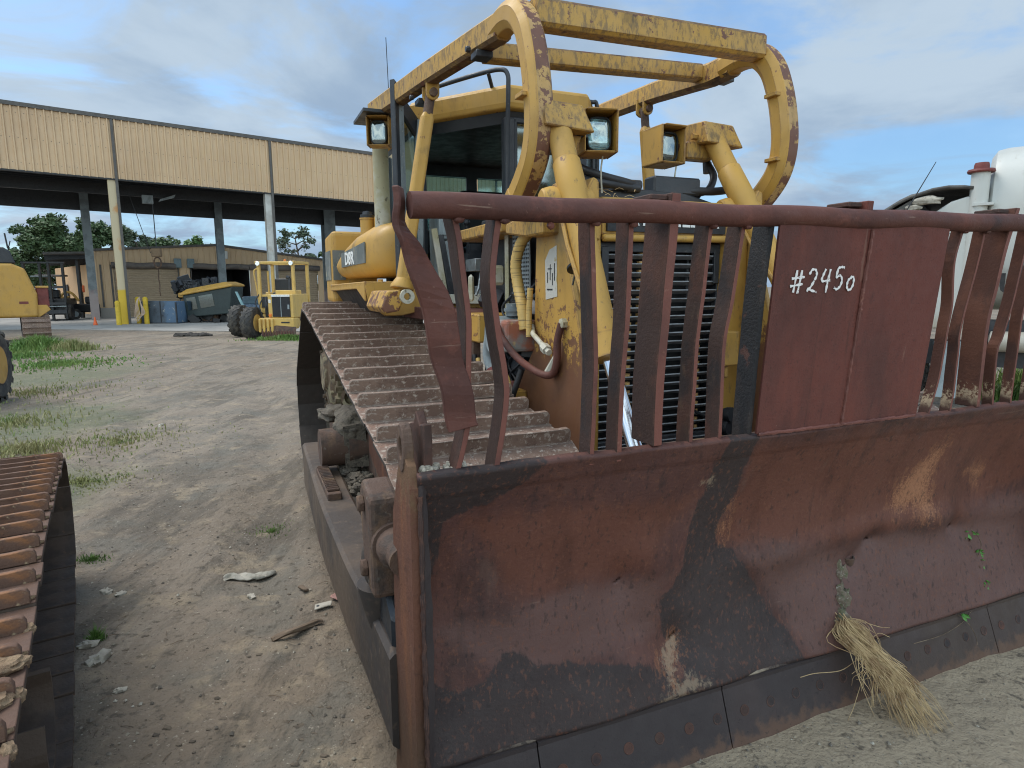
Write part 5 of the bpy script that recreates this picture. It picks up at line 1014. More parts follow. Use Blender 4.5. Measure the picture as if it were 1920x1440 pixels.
# screw rows, lap seams, stains on the fascia
mb = MB()
for k in range(0, 110):
    s_ = S0+.24+k*.36
    if s_ > S1-.3: break
    for zf in (.12, .5, .88):
        z = zbot(s_)+(ztop(s_)-zbot(s_))*zf; mb.prism([sp(s_, -.004, z), sp(s_+.03, -.004, z), sp(s_+.03, -.004, z+.03), sp(s_, -.004, z+.03)], N56*-.012)
inshed(mb, 'screw_rows', M_trim)['kind'] = 'stuff'
# roof and end, rear beam
mb = MB(); DEPTH = 7.9
mb.prism([sp(S0, .25, ztop(S0)), sp(S1, .25, ztop(S1)), sp(S1, DEPTH+1.5, ztop(S1)-.9), sp(S0, DEPTH+1.5, ztop(S0)-.9)], (0, 0, .12)); inshed(mb, 'roof', M_darkmetal)
mb = MB(); mb.prism([sp(S0, DEPTH, 7.45), sp(S1, DEPTH, 7.0), sp(S1, DEPTH, ztop(S1)-.95), sp(S0, DEPTH, ztop(S0)-.95)], N56*.25); inshed(mb, 'rear_beam', M_darkmetal)
mb = MB()
for i in range(9): mb.prism([sp(S0, .9+i*.85, 9.2), sp(S1, .9+i*.85, 8.7), sp(S1, .9+i*.85, 8.95), sp(S0, .9+i*.85, 9.45)], N56*.08)
inshed(mb, 'purlins', M_darkmetal)
# hanging lamp unit and crane trolley under the roof
mb = MB(); mb.prism([sp(-13, 3.4, 8.0), sp(S1, 3.4, 7.7), sp(S1, 3.4, 8.35), sp(-13, 3.4, 8.6)], N56*.3); CR = inshed(mb, 'crane_beam', M_darkmetal)
mb = MB(); mb.prism([sp(2.6, 3.0, 7.6), sp(3.5, 3.0, 7.9), sp(3.6, 3.0, 8.1), sp(2.7, 3.0, 7.75)], N56*.2); mb.box(sp(2.0, 3.2, 7.7), (.6, .4, .5), (0, 0, R(34))); inshed(mb, 'crane_trolley', M_grey)
M_colw = material('white_column_paint', (0.50, 0.50, 0.47), [dict(c=(0.36, 0.35, 0.32), s=1.2, lo=.45, hi=.6, k=.8), dict(c=(0.4, 0.2, 0.06), s=3, st=(1, 1, .3), lo=.62, hi=.7, k=.8)], rough=.6)
M_coly = material('yellow_cream_column_paint', (0.50, 0.42, 0.27), [dict(c=(0.50, 0.22, 0.06), s=1.1, st=(1, 1, .5), lo=.52, hi=.62, k=.8), dict(c=(0.60, 0.40, 0.03), s=1, z=(2.0, 2.1), zn=.1, below=True, k=1.0), dict(c=(0.62, 0.62, 0.60), s=1, z=(2.0, 2.1), zn=.05, k=.0)], rough=.6)
def column(s, n, zt, m, w=.46, name='column'):
    mb = MB(); h = w/2
    # wide-flange steel section
    a = .035
    for (s0, s1, n0, n1) in ((-h, h, -h, -h+a), (-h, h, h-a, h), (-a/2, a/2, -h+a, h-a)):
        mb.prism([sp(s+s0, n+n0, 0), sp(s+s1, n+n0, 0), sp(s+s1, n+n1, 0), sp(s+s0, n+n1, 0)], (0, 0, zt))
    return inshed(mb, name, m)
M_colg = material('grey_column_paint', (0.17, 0.20, 0.21), [dict(c=(0.11, 0.13, 0.14), s=2, lo=.45, hi=.6, k=.8), dict(c=(0.30, 0.12, 0.1), s=3, z=(1.6, 2.2), zn=1.2, below=True, k=.5), dict(c=(.36, .36, .34), s=4, z=(1.6, 2.2), zn=1.2, below=True, k=.4)], rough=.6)
for k in range(-1, 4):
    s = k*8.65
    column(s, .25, zbot(s)+.3, M_coly if k == 0 else M_colw)
    mb = MB(); mb.prism([sp(s+.16, -.10, 0 if k == 0 else 0), sp(s+.30, -.10, 0), sp(s+.30, -.10, ztop(s)), sp(s+.16, -.10, ztop(s))], N56*.12); inshed(mb, 'downpipe', M_trim)
for k in range(-1, 4):
    s = -1.3+k*8.2; column(s, DEPTH, 9.0, M_colg, .5 if k != 2 else .9)
# bollards and hoses round the first column
for i, (s, n) in enumerate(((-.35, -.6), (1.1, -.2), (.75, .5))):
    b = thing('bollard', ['thick yellow bollard left of the cream column', 'yellow bollard right of the cream column, front one of the pair', 'yellow bollard behind the right bollard by the cream column'][i], 'bollard', sp(s, n, 0), 0, 'yellow bollards by the column')
    mb = MB(); mb.lathe((0, 0, 0), (0, 0, 1), [(0, .14), (1.55 if i else 1.35, .14), (1.62 if i else 1.42, .08), (1.64 if i else 1.44, .01)], 16); mb.build('post', simple('bollard_yellow', (.62, .42, .03), .5), b)
hs = thing('coiled_hose', 'pale coiled hose draped over the yellow bollard', 'hose', sp(.75, -.5, 0))
mb = MB()
for k in range(5): mb.tube(smoothpath([(.05, 0, 1.62), (-.10+.03*k, -.12-.02*k, 1.3), (-.22+.07*k, -.16, .5+.07*k), (-.05+.04*k, -.18, .22+.09*k), (.18+.05*k, -.14, .7), (.14, -.1, 1.3), (.05, 0, 1.64)], 6), .022, 6)
mb.build('coil', simple('pale_hose', (.45, .33, .24), .7), hs)
cn = thing('traffic_cone', 'small orange cone left of the cream column base', 'traffic cone', sp(-1.5, .2, 0)); mb = MB(); mb.lathe((0, 0, 0), (0, 0, 1), [(0, .17), (.03, .17), (.03, .12), (.5, .03), (.5, .005)], 16); mb.build('body', simple('cone_orange', (.75, .13, .03), .6), cn)
# chain hoist hanging under the shed
HK = thing('chain_hoist', 'rusty hook block hanging on chains over the scrap pile', 'hoist', sp(2.3, 3.6, 8.0))
mb = MB(); mb.tube([(0, 0, 0), (.0, 0, -3.5)], .03, 6); mb.tube([(-1.1, -.6, .0), (-.35, -.1, -3.6)], .02, 5); mb.build('cable', M_blacksteel, HK)
mb = MB(); mb.bb((-.32, -.15, -3.85), (.28, .15, -3.3)); mb.build('block', simple('rust_brown_block', (.22, .15, .09), .8), HK, bevel=.05)
mb = MB(); rr = []
for k in range(24):
    a = 2*math.pi*k/24; c = Vector((.23*math.cos(a), 0, -4.2+.33*math.sin(a))); rr.append([c+(Vector((math.cos(a), 0, math.sin(a)))*math.cos(b)+Vector((0, 1, 0))*math.sin(b))*.05 for b in [2*math.pi*j/8 for j in range(8)]])
mb.rings(rr, loop=True); mb.build('ring', M_rustgear, HK)
mb = MB()
for k in range(14): mb.ball((.02*math.sin(k), 0, -4.6-.13*k), .055, 4, sq=(.7, .7, 1.4))
mb.build('chain', M_rustgear, HK)

# ================================================================== SHOP BUILDING
B0 = Vector((-30.22, 47.26, 0))
def bp(s, n, z): v = B0+D56*s+N56*n; return (v.x, v.y, z)
BD_ = thing('workshop', 'long tan metal workshop with low gable and roll-up doors', 'building', B0)
def inb(mb, name, m, parent=BD_, **k):
    o = mb.build(name, m, None, **k); o.parent = parent
    if parent is BD_: o.matrix_parent_inverse = Matrix.Translation(-B0)
    return o
W = 17.0
def zr(s): return 4.85+(5.45-4.85)*min(1, s/8.2) if s <= 8.2 else 5.45-(s-8.2)*.115
def wallrib(s0, s1, z0f, z1f, name='wall'):
    pts = []; s = s0
    while s < s1-.01:
        for ds, dn in ((0, 0), (.04, -.04), (.09, -.04), (.13, 0)): pts.append((min(s+ds, s1), dn))
        s += .4
    pts.append((s1, 0)); vs = []
    for s, n in pts: vs += [bp(s, n, z0f(s)), bp(s, n, z1f(s))]
    mb = MB(); mb.add(vs, [(2*i, 2*i+2, 2*i+3, 2*i+1) for i in range(len(pts)-1)]); return inb(mb, name, M_tan)
wallrib(.0, 20.0, lambda s: 3.72, zr); wallrib(0, 1.1, lambda s: .0, lambda s: 3.72); wallrib(5.45, 6.2, lambda s: .3, lambda s: 3.72); wallrib(10.6, 11.2, lambda s: .0, lambda s: 3.72); wallrib(16.2, 20, lambda s: .0, lambda s: 3.72)
mb = MB(); mb.prism([bp(-.15, -.35, zr(0)), bp(8.2, -.35, zr(8.2)), bp(20.3, -.35, zr(20.3)), bp(20.3, -.35, zr(20.3)+.16), bp(8.2, -.35, zr(8.2)+.16), bp(-.15, -.35, zr(0)+.16)], N56*18); fixn(inb(mb, 'roof', M_trim))
M_door = simple('tan_rollup_door', (0.36, 0.28, 0.19), .7, var=.12)
def rolldoor(s0, s1):
    mb = MB(); pts = []; z = 0.0; 
    while z < 3.7: pts += [(z, .12), (z+.06, .09), (z+.10, .12)]; z += .16
    vs = []
    for z, n in pts: vs += [bp(s0, n, z), bp(s1, n, z)]
    mb.add(vs, [(2*i, 2*i+1, 2*i+3, 2*i+2) for i in range(len(pts)-1)]); return inb(mb, 'rollup_door', M_door)
rolldoor(1.1, 5.45); rolldoor(11.2, 16.2)
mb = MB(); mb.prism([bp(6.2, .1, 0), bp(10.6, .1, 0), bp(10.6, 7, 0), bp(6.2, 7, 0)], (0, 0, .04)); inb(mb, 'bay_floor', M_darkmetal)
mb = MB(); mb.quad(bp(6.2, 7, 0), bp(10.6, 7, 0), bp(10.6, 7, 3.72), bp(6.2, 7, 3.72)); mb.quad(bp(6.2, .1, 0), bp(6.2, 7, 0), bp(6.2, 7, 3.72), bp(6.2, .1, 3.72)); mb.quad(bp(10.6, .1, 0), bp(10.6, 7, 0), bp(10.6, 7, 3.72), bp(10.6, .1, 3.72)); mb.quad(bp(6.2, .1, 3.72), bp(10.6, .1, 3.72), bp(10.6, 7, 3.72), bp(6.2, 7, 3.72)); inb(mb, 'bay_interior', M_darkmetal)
mb = MB()
for i in range(7): mb.box(bp(6.7+i*.55, 5.5, .8+.5*(i % 3)), (.5, .5, 1.2+.5*(i % 2)), (0, 0, R(34)))
for i in range(3): mb.prism([bp(6.4, 6.4, .9+i*.8), bp(10.4, 6.4, .9+i*.8), bp(10.4, 6.4, 1.0+i*.8), bp(6.4, 6.4, 1.0+i*.8)], N56*.4)
inb(mb, 'shelving', simple('dim_shelving', (.09, .08, .07), .8))
M_pipe = material('grey_brown_duct', (0.13, 0.11, 0.095), [dict(c=(.07, .06, .055), s=.9, lo=.45, hi=.6, k=.8), dict(c=(.22, .17, .12), s=2, lo=.55, hi=.7, k=.5)], rough=.6)
for s0, s1 in ((1.0, 5.2), (6.4, 10.5), (10.55, 16.3)):
    mb = MB(); mb.tube([bp(s0+(s1-s0)*i/12, -.22, 3.86-.05*(s0/10)+.03*math.sin(i*.9)) for i in range(13)], .23, 14); inb(mb, 'door_drum', M_pipe)
for s0 in (5.12, 6.02):
    mb = MB(); mb.prism([bp(s0, -.35, 3.72), bp(s0+.5, -.35, 3.72), bp(s0+.5, -.35, 4.42), bp(s0, -.35, 4.42)], N56*.3); o = inb(mb, 'electrical_box', simple('blue_grey_box', (.14, .20, .22), .5), bevel=.02)
    mb = MB(); mb.tube([bp(s0+.25, -.12, .3), bp(s0+.25, -.12, 3.72)], .04, 6); o2 = inb(mb, 'conduit', M_trim)
mb = MB(); mb.prism([bp(8.35, -.5, 4.45), bp(8.95, -.5, 4.45), bp(8.95, -.5, 5.05), bp(8.35, -.5, 5.05)], N56*.4); inb(mb, 'wall_lamp', M_white, bevel=.03)
mb = MB(); mb.lathe(bp(8.6, -.3, 4.0), -N56, [(0, .12), (.06, .2), (.1, .2)], 14); inb(mb, 'alarm_bell', M_cream)
mb = MB(); mb.prism([bp(.0, -.12, 0), bp(1.1, -.12, 0), bp(1.1, -.12, .75), bp(.0, -.12, .75)], N56*.10); inb(mb, 'plinth', M_conc)
for s_ in (.25, .9): 
    mb = MB(); mb.prism([bp(s_, -.06, .8), bp(s_+.12, -.06, .8), bp(s_+.12, -.06, 3.9), bp(s_, -.06, 3.9)], N56*.04); inb(mb, 'trim_strip', M_trim)
# left side wall going back and the lean-to roof
mb = MB(); mb.quad(bp(0, 0, 0), bp(-.0, 18, 0), bp(0, 18, 4.8), bp(0, 0, 4.8)); inb(mb, 'side_wall', M_tan)
LT = thing('lean_to', 'dark lean-to roof over a tan wall left of the workshop', 'building', B0)
def inl(mb, name, m, **k):
    o = mb.build(name, m, None, **k); o.parent = LT; o.matrix_parent_inverse = Matrix.Translation(-B0); return o
mb = MB(); mb.prism([bp(-.3, -.6, 4.65), bp(-.3, 14, 4.65), bp(-3.0, 16, 4.55), bp(-3.0, -.6, 4.55)], (0, 0, .14)); inl(mb, 'roof', M_trim)
mb = MB()
for i in range(12): mb.prism([bp(-.35, .2+i*1.2, 4.3), bp(-2.95, .2+i*1.2, 4.2), bp(-2.95, .2+i*1.2, 4.52), bp(-.35, .2+i*1.2, 4.6)], N56*.1)
inl(mb, 'rafters', M_darkmetal)
M_orangewall = material('warm_tan_wall', (0.56, 0.34, 0.17), [dict(c=(.45, .28, .15), s=.5, lo=.4, hi=.65, k=.8)], rough=.8)
mb = MB(); a = Vector((-34.9, 54, 0)); b = Vector((-44.9, 64, 0)); mb.prism([a, b, b+Vector((0, 0, 4.2)), a+Vector((0, 0, 4.2))], (.2, .2, 0)); wl = inl(mb, 'wall', M_orangewall)
for t in (.25, .62):
    c = a.lerp(b, t); dd = (b-a).normalized(); mb = MB(); q = Vector((-.05, -.05, 0)); mb.prism([c+q+Vector((0, 0, 0.0)), c+q+dd*.9, c+q+dd*.9+Vector((0, 0, 2.6)), c+q+Vector((0, 0, 2.6))], (-.05, -.05, 0)); inl(mb, 'door', M_darkmetal)
mb = MB(); mb.prism([Vector((-31.8, 47.5, 0)), Vector((-31.6, 47.5, 0)), Vector((-31.6, 47.7, 0)), Vector((-31.8, 47.7, 0))], (0, 0, 4.5)); inl(mb, 'post', M_darkmetal)

# ================================================================== TREES
M_bark = material('bark', (0.10, 0.075, 0.055), [dict(c=(.05, .04, .03), s=3, lo=.45, hi=.6, k=.8)], rough=.95, bump=.5, bscale=10)
def leafm(name, a, b):
    return material(name, a, [dict(c=b, s=.5, lo=.4, hi=.6, k=.9), dict(c=tuple(x*.45 for x in a), s=1.6, lo=.5, hi=.62, k=.7)], rough=.7, bump=0)
M_leafA = leafm('oak_leaves', (0.045, 0.085, 0.028), (0.085, 0.13, 0.05)); M_leafB = leafm('pine_needles', (0.065, 0.095, 0.05), (0.10, 0.13, 0.075)); M_leafC = leafm('bright_leaves', (0.06, 0.13, 0.03), (0.10, 0.18, 0.05))
def tree(loc, h, cw, label, group, m, seed, clusters=60, leaves=70, open_=0.0, trunk=.35, size=.24, base=.3, limbs=9, vs=.62):
    rnd = random.Random(seed); T = thing('tree', label, 'tree', loc, 0, group); mb = MB(); P = smoothpath([(0, 0, 0), (rnd.uniform(-.3, .3), 0, h*.25), (rnd.uniform(-.5, .5), rnd.uniform(-.3, .3), h*.55), (rnd.uniform(-.4, .4), 0, h*.85)], 4)
    n = len(P); mb.tube(P, [trunk*(1-.75*i/(n-1)) for i in range(n)], 8); tips = []
    for k in range(limbs):
        t = base+(.95-base)*(k+rnd.random()*.6)/limbs; a = rnd.random()*6.283; p0 = P[min(n-1, int(t/.85*(n-1)))] if t < .85 else P[-1]; L = cw*.5*(.55+.5*rnd.random())*(1-.55*max(0, t-.55)/.45)
        p2 = p0+Vector((math.cos(a)*L, math.sin(a)*L, L*(.25+.5*rnd.random()))); pm = (p0+p2)/2+Vector((0, 0, -.06*L+.2*rnd.random())); B = smoothpath([p0, pm, p2], 4)
        mb.tube(B, [trunk*.32*(1-.8*i/(len(B)-1)) for i in range(len(B))], 6); tips += [B[-1], B[len(B)//2+1], pm.lerp(p2, .6)]
        for q in range(2):
            e = B[-2]+Vector((rnd.uniform(-1, 1), rnd.uniform(-1, 1), rnd.uniform(0, .9)))*L*.4; mb.tube([B[len(B)//2], e], [trunk*.1, trunk*.03], 5); tips.append(e)
    tips.append(P[-1]+Vector((0, 0, h*.08)))
    mb.build('trunk', M_bark, T); mb = MB()
    for k in range(clusters):
        c = rnd.choice(tips)+Vector((rnd.gauss(0, .5), rnd.gauss(0, .5), rnd.gauss(0, .5)))*cw*(.085 if open_ else .17); rad = cw*(.06+.06*rnd.random())
        for j in range(leaves):
            d = Vector((rnd.gauss(0, 1), rnd.gauss(0, 1), rnd.gauss(0, vs))); d = d/(d.length+.01)*rad*(rnd.random()**.4)*1.15; p = c+d; s_ = size*(.6+.8*rnd.random())
            u_ = Vector((rnd.gauss(0, 1), rnd.gauss(0, 1), rnd.gauss(0, .6))).normalized()*s_; v_ = u_.orthogonal().normalized()*s_*.55
            mb.add([p-u_, p-v_, p+u_, p+v_], [(0, 1, 2, 3)])
    mb.build('crown', m, T); return T
GT = 'trees beyond the workshop'
tree((-64, 90, 0), 11.5, 7.0, 'leftmost tall leafy tree behind the lean-to, ragged left edge', GT, M_leafA, 3, 150, 80)
tree((-58.5, 92, 0), 11.6, 6.5, 'second tall leafy tree from the left behind the lean-to roof', GT, M_leafA, 5, 150, 80)
tree((-54, 94, 0), 10.3, 6.5, 'lighter tree between the second tree and the grey column', GT, M_leafB, 8, 120, 70)
tree((-50.5, 96, 0), 9.6, 7.0, 'low dense tree touching the cream column on its left', GT, M_leafA, 12, 130, 70)
tree((-72, 96, 0), 6.5, 9, 'low dark bushy tree at the far left edge', GT, M_leafA, 14, 60, 60)
tree((-65, 95, 0), 7.0, 9, 'low dark tree filling the gap under the leftmost tall tree', GT, M_leafA, 24, 60, 60)
tree((-43.0, 90, 0), 8.9, 5.4, 'bright green rounded tree peeking over the workshop roof behind the chain', GT, M_leafC, 21, 60, 80, size=.22, base=.5)
tree((-26.2, 80, 0), 9.6, 5.4, 'slender open pine with bare forked limbs right of the white column', GT, M_leafB, 33, 42, 50, 1, .26, .17, .45, 15, .35)
tree((-28.5, 86, 0), 6.0, 4, 'small low pine left below the slender open pine', GT, M_leafA, 36, 22, 60)
tree((-24.0, 86, 0), 6.4, 5, 'low dark tree right below the slender open pine', GT, M_leafA, 37, 26, 60)

# ================================================================== vehicle helpers
def wheel(parent, c, rad, w, ax=(1, 0, 0), lugs=22, mrim=None, depth=.06, name='wheel', rimr=.55):
    c = Vector(c); t = Vector(ax).normalized(); a = Vector((0, 0, 1)); b = t.cross(a)
    mb = MB(); mb.lathe(c, t, [(-w/2+.02, rad*rimr), (-w/2, rad*(rimr+.08)), (-w/2, rad*.85), (-w/2+.05*rad*2, rad*.95), (0, rad*.965), (w/2-.05*rad*2, rad*.95), (w/2, rad*.85), (w/2, rad*(rimr+.08)), (w/2-.02, rad*rimr)], 36)
    for k in range(lugs):
        for s_ in (-1, 1):
            q = 2*math.pi*(k+(.5 if s_ > 0 else 0))/lugs; q2 = q+.55*2*math.pi/lugs*1.6; h0 = .93
            def pt(ang, off, rr_): return c+t*off+(a*math.cos(ang)+b*math.sin(ang))*rad*rr_
            th = .28*2*math.pi/lugs
            vs = [pt(q2-th, s_*0.0, h0), pt(q2+th, s_*0.0, h0), pt(q+th, s_*w*.5, h0-.04), pt(q-th, s_*w*.5, h0-.04), pt(q2-th*.7, s_*0.0, 1.0), pt(q2+th*.7, 0, 1.0), pt(q+th*.7, s_*w*.5, .975), pt(q-th*.7, s_*w*.5, .975)]
            mb.add(vs, [(0, 1, 2, 3), (4, 5, 6, 7), (0, 1, 5, 4), (1, 2, 6, 5), (2, 3, 7, 6), (3, 0, 4, 7)])
    wo_ = fixn(mb.build(name, M_rubber, parent))
    mb = MB(); mb.lathe(c, t, [(-w/2, rad*rimr), (-w/2+.01, rad*(rimr-.04)), (-w*.1, rad*(rimr-.1)), (-w*.1, rad*.2), (-w*.25, rad*.18), (-w*.25, .01)], 28); mb.lathe(c, -t, [(-w/2, rad*rimr), (-w/2+.01, rad*(rimr-.04)), (-w*.1, rad*(rimr-.1)), (-w*.1, rad*.2), (-w*.25, rad*.18), (-w*.25, .01)], 28)
    mb.build('rim', mrim or M_yel, wo_); return wo_
# ================================================================== WHEEL LOADER / GRADER-LIKE MACHINE
GD = thing('yellow_loader', 'yellow four-post tractor with big lugged tyres under the shed edge', 'tractor', (-9.85, 26.3, 0), R(-6)); GD.scale = (.88, .88, .90)
# local frame: x right, y away from camera, z up. machine rear (radiator) faces the camera
mb = MB(); mb.bb((-.10, .0, .95), (1.12, 1.7, 2.02)); HDD = mb.build('engine_cover', M_yelfar, GD, bevel=.04, seg=2)
mb = MB(); mb.bb((.12, -.03, 1.0), (.98, 0.0, 1.9)); mb.build('radiator_grille', simple('dark_radiator', (.008, .009, .012), .5), HDD)
mb = MB(); mb.bb((.53, -.05, 1.0), (.56, -.03, 1.9)); mb.bb((.86, -.05, 1.35), (.95, -.031, 1.55)); mb.build('grille_bar', M_grey, HDD)
mb = MB(); mb.bb((.10, -.05, 1.905), (.98, -.0, 2.0)); mb.build('name_plate', M_letter, HDD)
for z, m in ((1.08, M_orange), (.90, M_red)):
    mb = MB(); mb.lathe((.0, .0, z), (0, -1, 0), [(0, .075), (.04, .075), (.05, .05)], 16); mb.build('tail_lamp', m, HDD)
mb = MB(); mb.bb((-.55, -.1, .45), (1.15, .5, .95)); mb.bb((-.5, .5, .5), (1.0, 3.0, .95)); mb.build('rear_frame', M_yelfar, GD, bevel=.05, seg=2)
mb = MB(); mb.bb((.55, -.115, .72), (.95, -.10, .78)); mb.build('slot', M_black, GD)
mb = MB()
for i in range(4): mb.bb((-.52+i*.2, -.22, .30), (-.40+i*.2, -.05, .92))
mb.build('counterweight', M_yelfar, GD, bevel=.04, seg=2)
mb = MB(); mb.prism([(-.35, -.25, .10), (.4, -.25, .12), (1.25, -.25, .16), (1.25, -.12, .55), (.3, -.12, .62), (-.45, -.12, .45)], (0, .06, 0)); mb.prism([(-.1, -.14, .35), (.9, -.14, .35), (.5, -.14, .58)], (0, .4, 0)); SC = fixn(mb.build('scarifier_plate', M_rustgear, GD))
mb = MB()
for i in range(12): mb.box((-.28+i*.13, -.27, .25), (.035, .03, .26), (R(-12), R(-8), 0))
mb.build('teeth', M_rail, SC)
for (x, y) in ((-1.45, .9), (-.75, -.0)): pass
wheel(GD, (-1.0, .15, .72), .74, .52, (1, .0, 0), 17, M_yelfar, name='wheel'); wheel(GD, (-2.35, 1.5, .76), .76, .52, (1, .0, 0), 17, M_yel); wheel(GD, (.9, 2.6, .72), .72, .5, (1, 0, 0), 17, M_yel)
mb = MB(); mb.bb((-1.0, .9, 1.1), (.0, 2.5, 1.35)); mb.bb((-.95, 1.0, 1.35), (-.35, 1.9, 2.0)); mb.bb((-.15, .9, 1.9), (.85, 1.6, 2.2)); mb.bb((-1.6, 1.6, .9), (-.9, 3.2, 1.2)); mb.bb((-1.3, 2.2, 1.2), (-1.0, 2.8, 2.1)); mb.build('body', M_yelfar, GD, bevel=.03)
mb = MB()
for k in range(5): mb.tube(smoothpath([(-.45+.08*k, .6, 1.9-.1*k), (-.4+.05*k, .4, 1.5), (-.3, .5, 1.0)], 4), .03, 6)
mb.bb((-.5, .5, .95), (-.15, .9, 1.75)); mb.build('engine', M_blacksteel, GD)
for (x, y) in ((-.95, 1.0), (.75, 1.0), (-1.05, 2.6), (.75, 2.6)):
    mb = MB(); mb.bb((x-.07, y-.07, 1.2), (x+.07, y+.07, 3.45)); mb.build('canopy_post', M_yelfar, GD, bevel=.015)
mb = MB(); mb.bb((-1.05, .9, 3.40), (.85, 1.06, 3.52)); mb.bb((-1.15, 2.5, 3.40), (.85, 2.66, 3.52)); mb.bb((-1.15, 1.0, 3.42), (-1.0, 2.6, 3.54)); mb.bb((.7, 1.0, 3.42), (.85, 2.6, 3.54)); mb.build('canopy_frame', M_yelfar, GD, bevel=.015)
mb = MB(); mb.tube(smoothpath([(-1.3, 1.6, 1.3), (-1.42, 1.6, 2.3), (-1.5, 1.6, 3.1), (-1.25, 1.7, 3.2)], 6), .04, 8); mb.tube(smoothpath([(-.78, 1.6, 1.3), (-.78, 1.55, 3.1)], 6), .05, 8); mb.build('grab_rail', M_yelfar, GD)
for x in (-.92, .72):
    mb = MB(); mb.lathe((x, .9, 3.42), (0, -1, 0), [(0, .1), (.06, .11), (.08, .09)], 14); mb.build('work_lamp', M_lens, GD)
mb = MB(); mb.bb((-.55, 1.7, 2.0), (.2, 1.95, 2.75)); mb.bb((-.55, 1.4, 1.95), (.2, 1.9, 2.1)); mb.build('seat', M_black, GD, bevel=.08, seg=3)
mb = MB(); mb.tube([(.55, 1.0, 2.1), (.55, 1.0, 2.75)], .07, 12); mb.tube([(.55, 1.0, 2.75), (.42, 1.0, 2.8)], .09, 12); mb.build('exhaust_pipe', M_blacksteel, GD)
mb = MB(); mb.lathe((.0, 1.8, 3.52), (0, 0, 1), [(0, .06), (.12, .06), (.14, .01)], 12); mb.build('beacon', M_orange, GD)
for P, m_ in (([(-.9, 1.2, 1.4), (-1.05, .9, 1.2), (-.95, .6, .9), (-.6, .45, .8)], M_black), ([(-.45, .3, 1.9), (-.55, .1, 1.5), (-.45, .05, 1.1), (-.3, .1, .8)], M_black), ([(-.95, 1.0, 2.1), (-1.1, .8, 1.7), (-1.0, .7, 1.3)], M_black)):
    mb = MB(); mb.tube(smoothpath(P, 6), .03, 6); mb.build('hose', m_, GD)
mb = MB(); mb.bb((-.92, .95, 1.4), (-.40, 1.0, 1.9)); mb.build('dark_opening', M_black, GD)
mb = MB(); mb.bb((-.06, -.012, 1.62), (.05, .0, 1.78)); mb.build('white_sticker', M_letter, GD)
for i, (s_, n_, rz_, lb) in enumerate(((4.1, 6.2, 12, 'leaning stack of grey pallets in front of the tan roll-up door'), (13.4, 6.6, 40, 'low grey pallet stack right of the parked car'))):
    v_ = A0+D56*s_+N56*n_; PT = thing('pallet_stack', lb, 'pallets', (v_.x, v_.y, .03), R(rz_)); mb = MB()
    for k in range(6 if i == 0 else 4):
        for b_ in range(6): mb.bb((-.6, -.5+b_*.18, .04+k*.14), (.6, -.38+b_*.18, .065+k*.14))
        for b_ in (-.55, -.05, .45): mb.bb((b_, -.5, k*.14), (b_+.1, .52, .04+k*.14))
        for b_ in (-.5, 0, .42): mb.bb((-.6, b_, .065+k*.14), (.6, b_+.08, .14+k*.14))
    mb.build('boards', M_wood, PT)
# ================================================================== TRACKED MACHINE AT LEFT
XD = thing('crawler_dozer', 'yellow rounded rear of a tracked machine standing at the left edge', 'bulldozer', (-19.75, 25.9, 0), R(38))
mb = MB(); mb.prism([(-.85, 0, .95), (.58, 0, .95), (.62, 0, 1.9), (.30, 0, 2.9), (-.1, 0, 3.1), (-.85, 0, 3.1)], (0, 2.0, 0)); o = fixn(mb.build('body', M_yelclean, XD, bevel=.10, seg=3))
mb = MB(); mb.bb((-.9, -.02, .9), (-.72, .02, 3.1)); mb.build('door_gap', M_black, o)
mb = MB(); mb.prism([(-1.4, .3, 3.1), (.05, .3, 3.1), (-.1, .3, 3.6), (-.3, .3, 3.75), (-1.4, .3, 3.75)], (0, 1.4, 0)); fixn(mb.build('cab', M_blacksteel, XD, bevel=.06, seg=2))
mb = MB(); mb.tube([(-.15, .4, 3.7), (-.2, .4, 4.3)], .03, 6); mb.tube([(-.25, .5, 3.3), (-.05, .4, 4.0)], .02, 6); mb.build('mirror_arm', M_black, XD)
mb = MB(); mb.bb((.60, .2, 1.35), (1.0, 1.2, 2.15)); mb.build('radiator', M_redrust, XD, bevel=.03)
mb = MB(); mb.bb((.60, .15, 2.13), (1.02, 1.25, 2.22)); mb.build('radiator_cap_plate', M_yelclean, XD, bevel=.02); mb = MB(); mb.prism([(.55, .1, .95), (.62, .1, .95), (1.02, .1, 1.25), (.9, .1, 1.45), (.58, .1, 1.45)], (0, 1, 0)); fixn(mb.build('guard', M_yelclean, XD, bevel=.02))
mb = MB(); mb.bb((.0, -.012, 1.5), (.30, .0, 1.6)); mb.build('tail_lamp', M_redrust, XD)
mb = MB(); mb.bb((-1.6, -.2, .6), (-.8, .5, 1.6)); mb.bb((-1.9, .3, 1.0), (-.85, 1.5, 2.9)); mb.build('engine', M_blacksteel, XD, bevel=.03)
XL = loop_path(0, .3, .52, .46, 1.9, .52, .46, 3.6, .52, .46)
lmx, ox, px_ = track(None, .0, .95, XL, .21, [M_shoe, M_shoe_dark])
TX = lmx.build('track', M_mud, XD)
for q in ox: q.parent = TX
lmx, ox, _ = track(None, -2.2, .7, XL, .21, None, proto=px_)
TX = lmx.build('track', M_mud, XD)
for q in ox: q.parent = TX
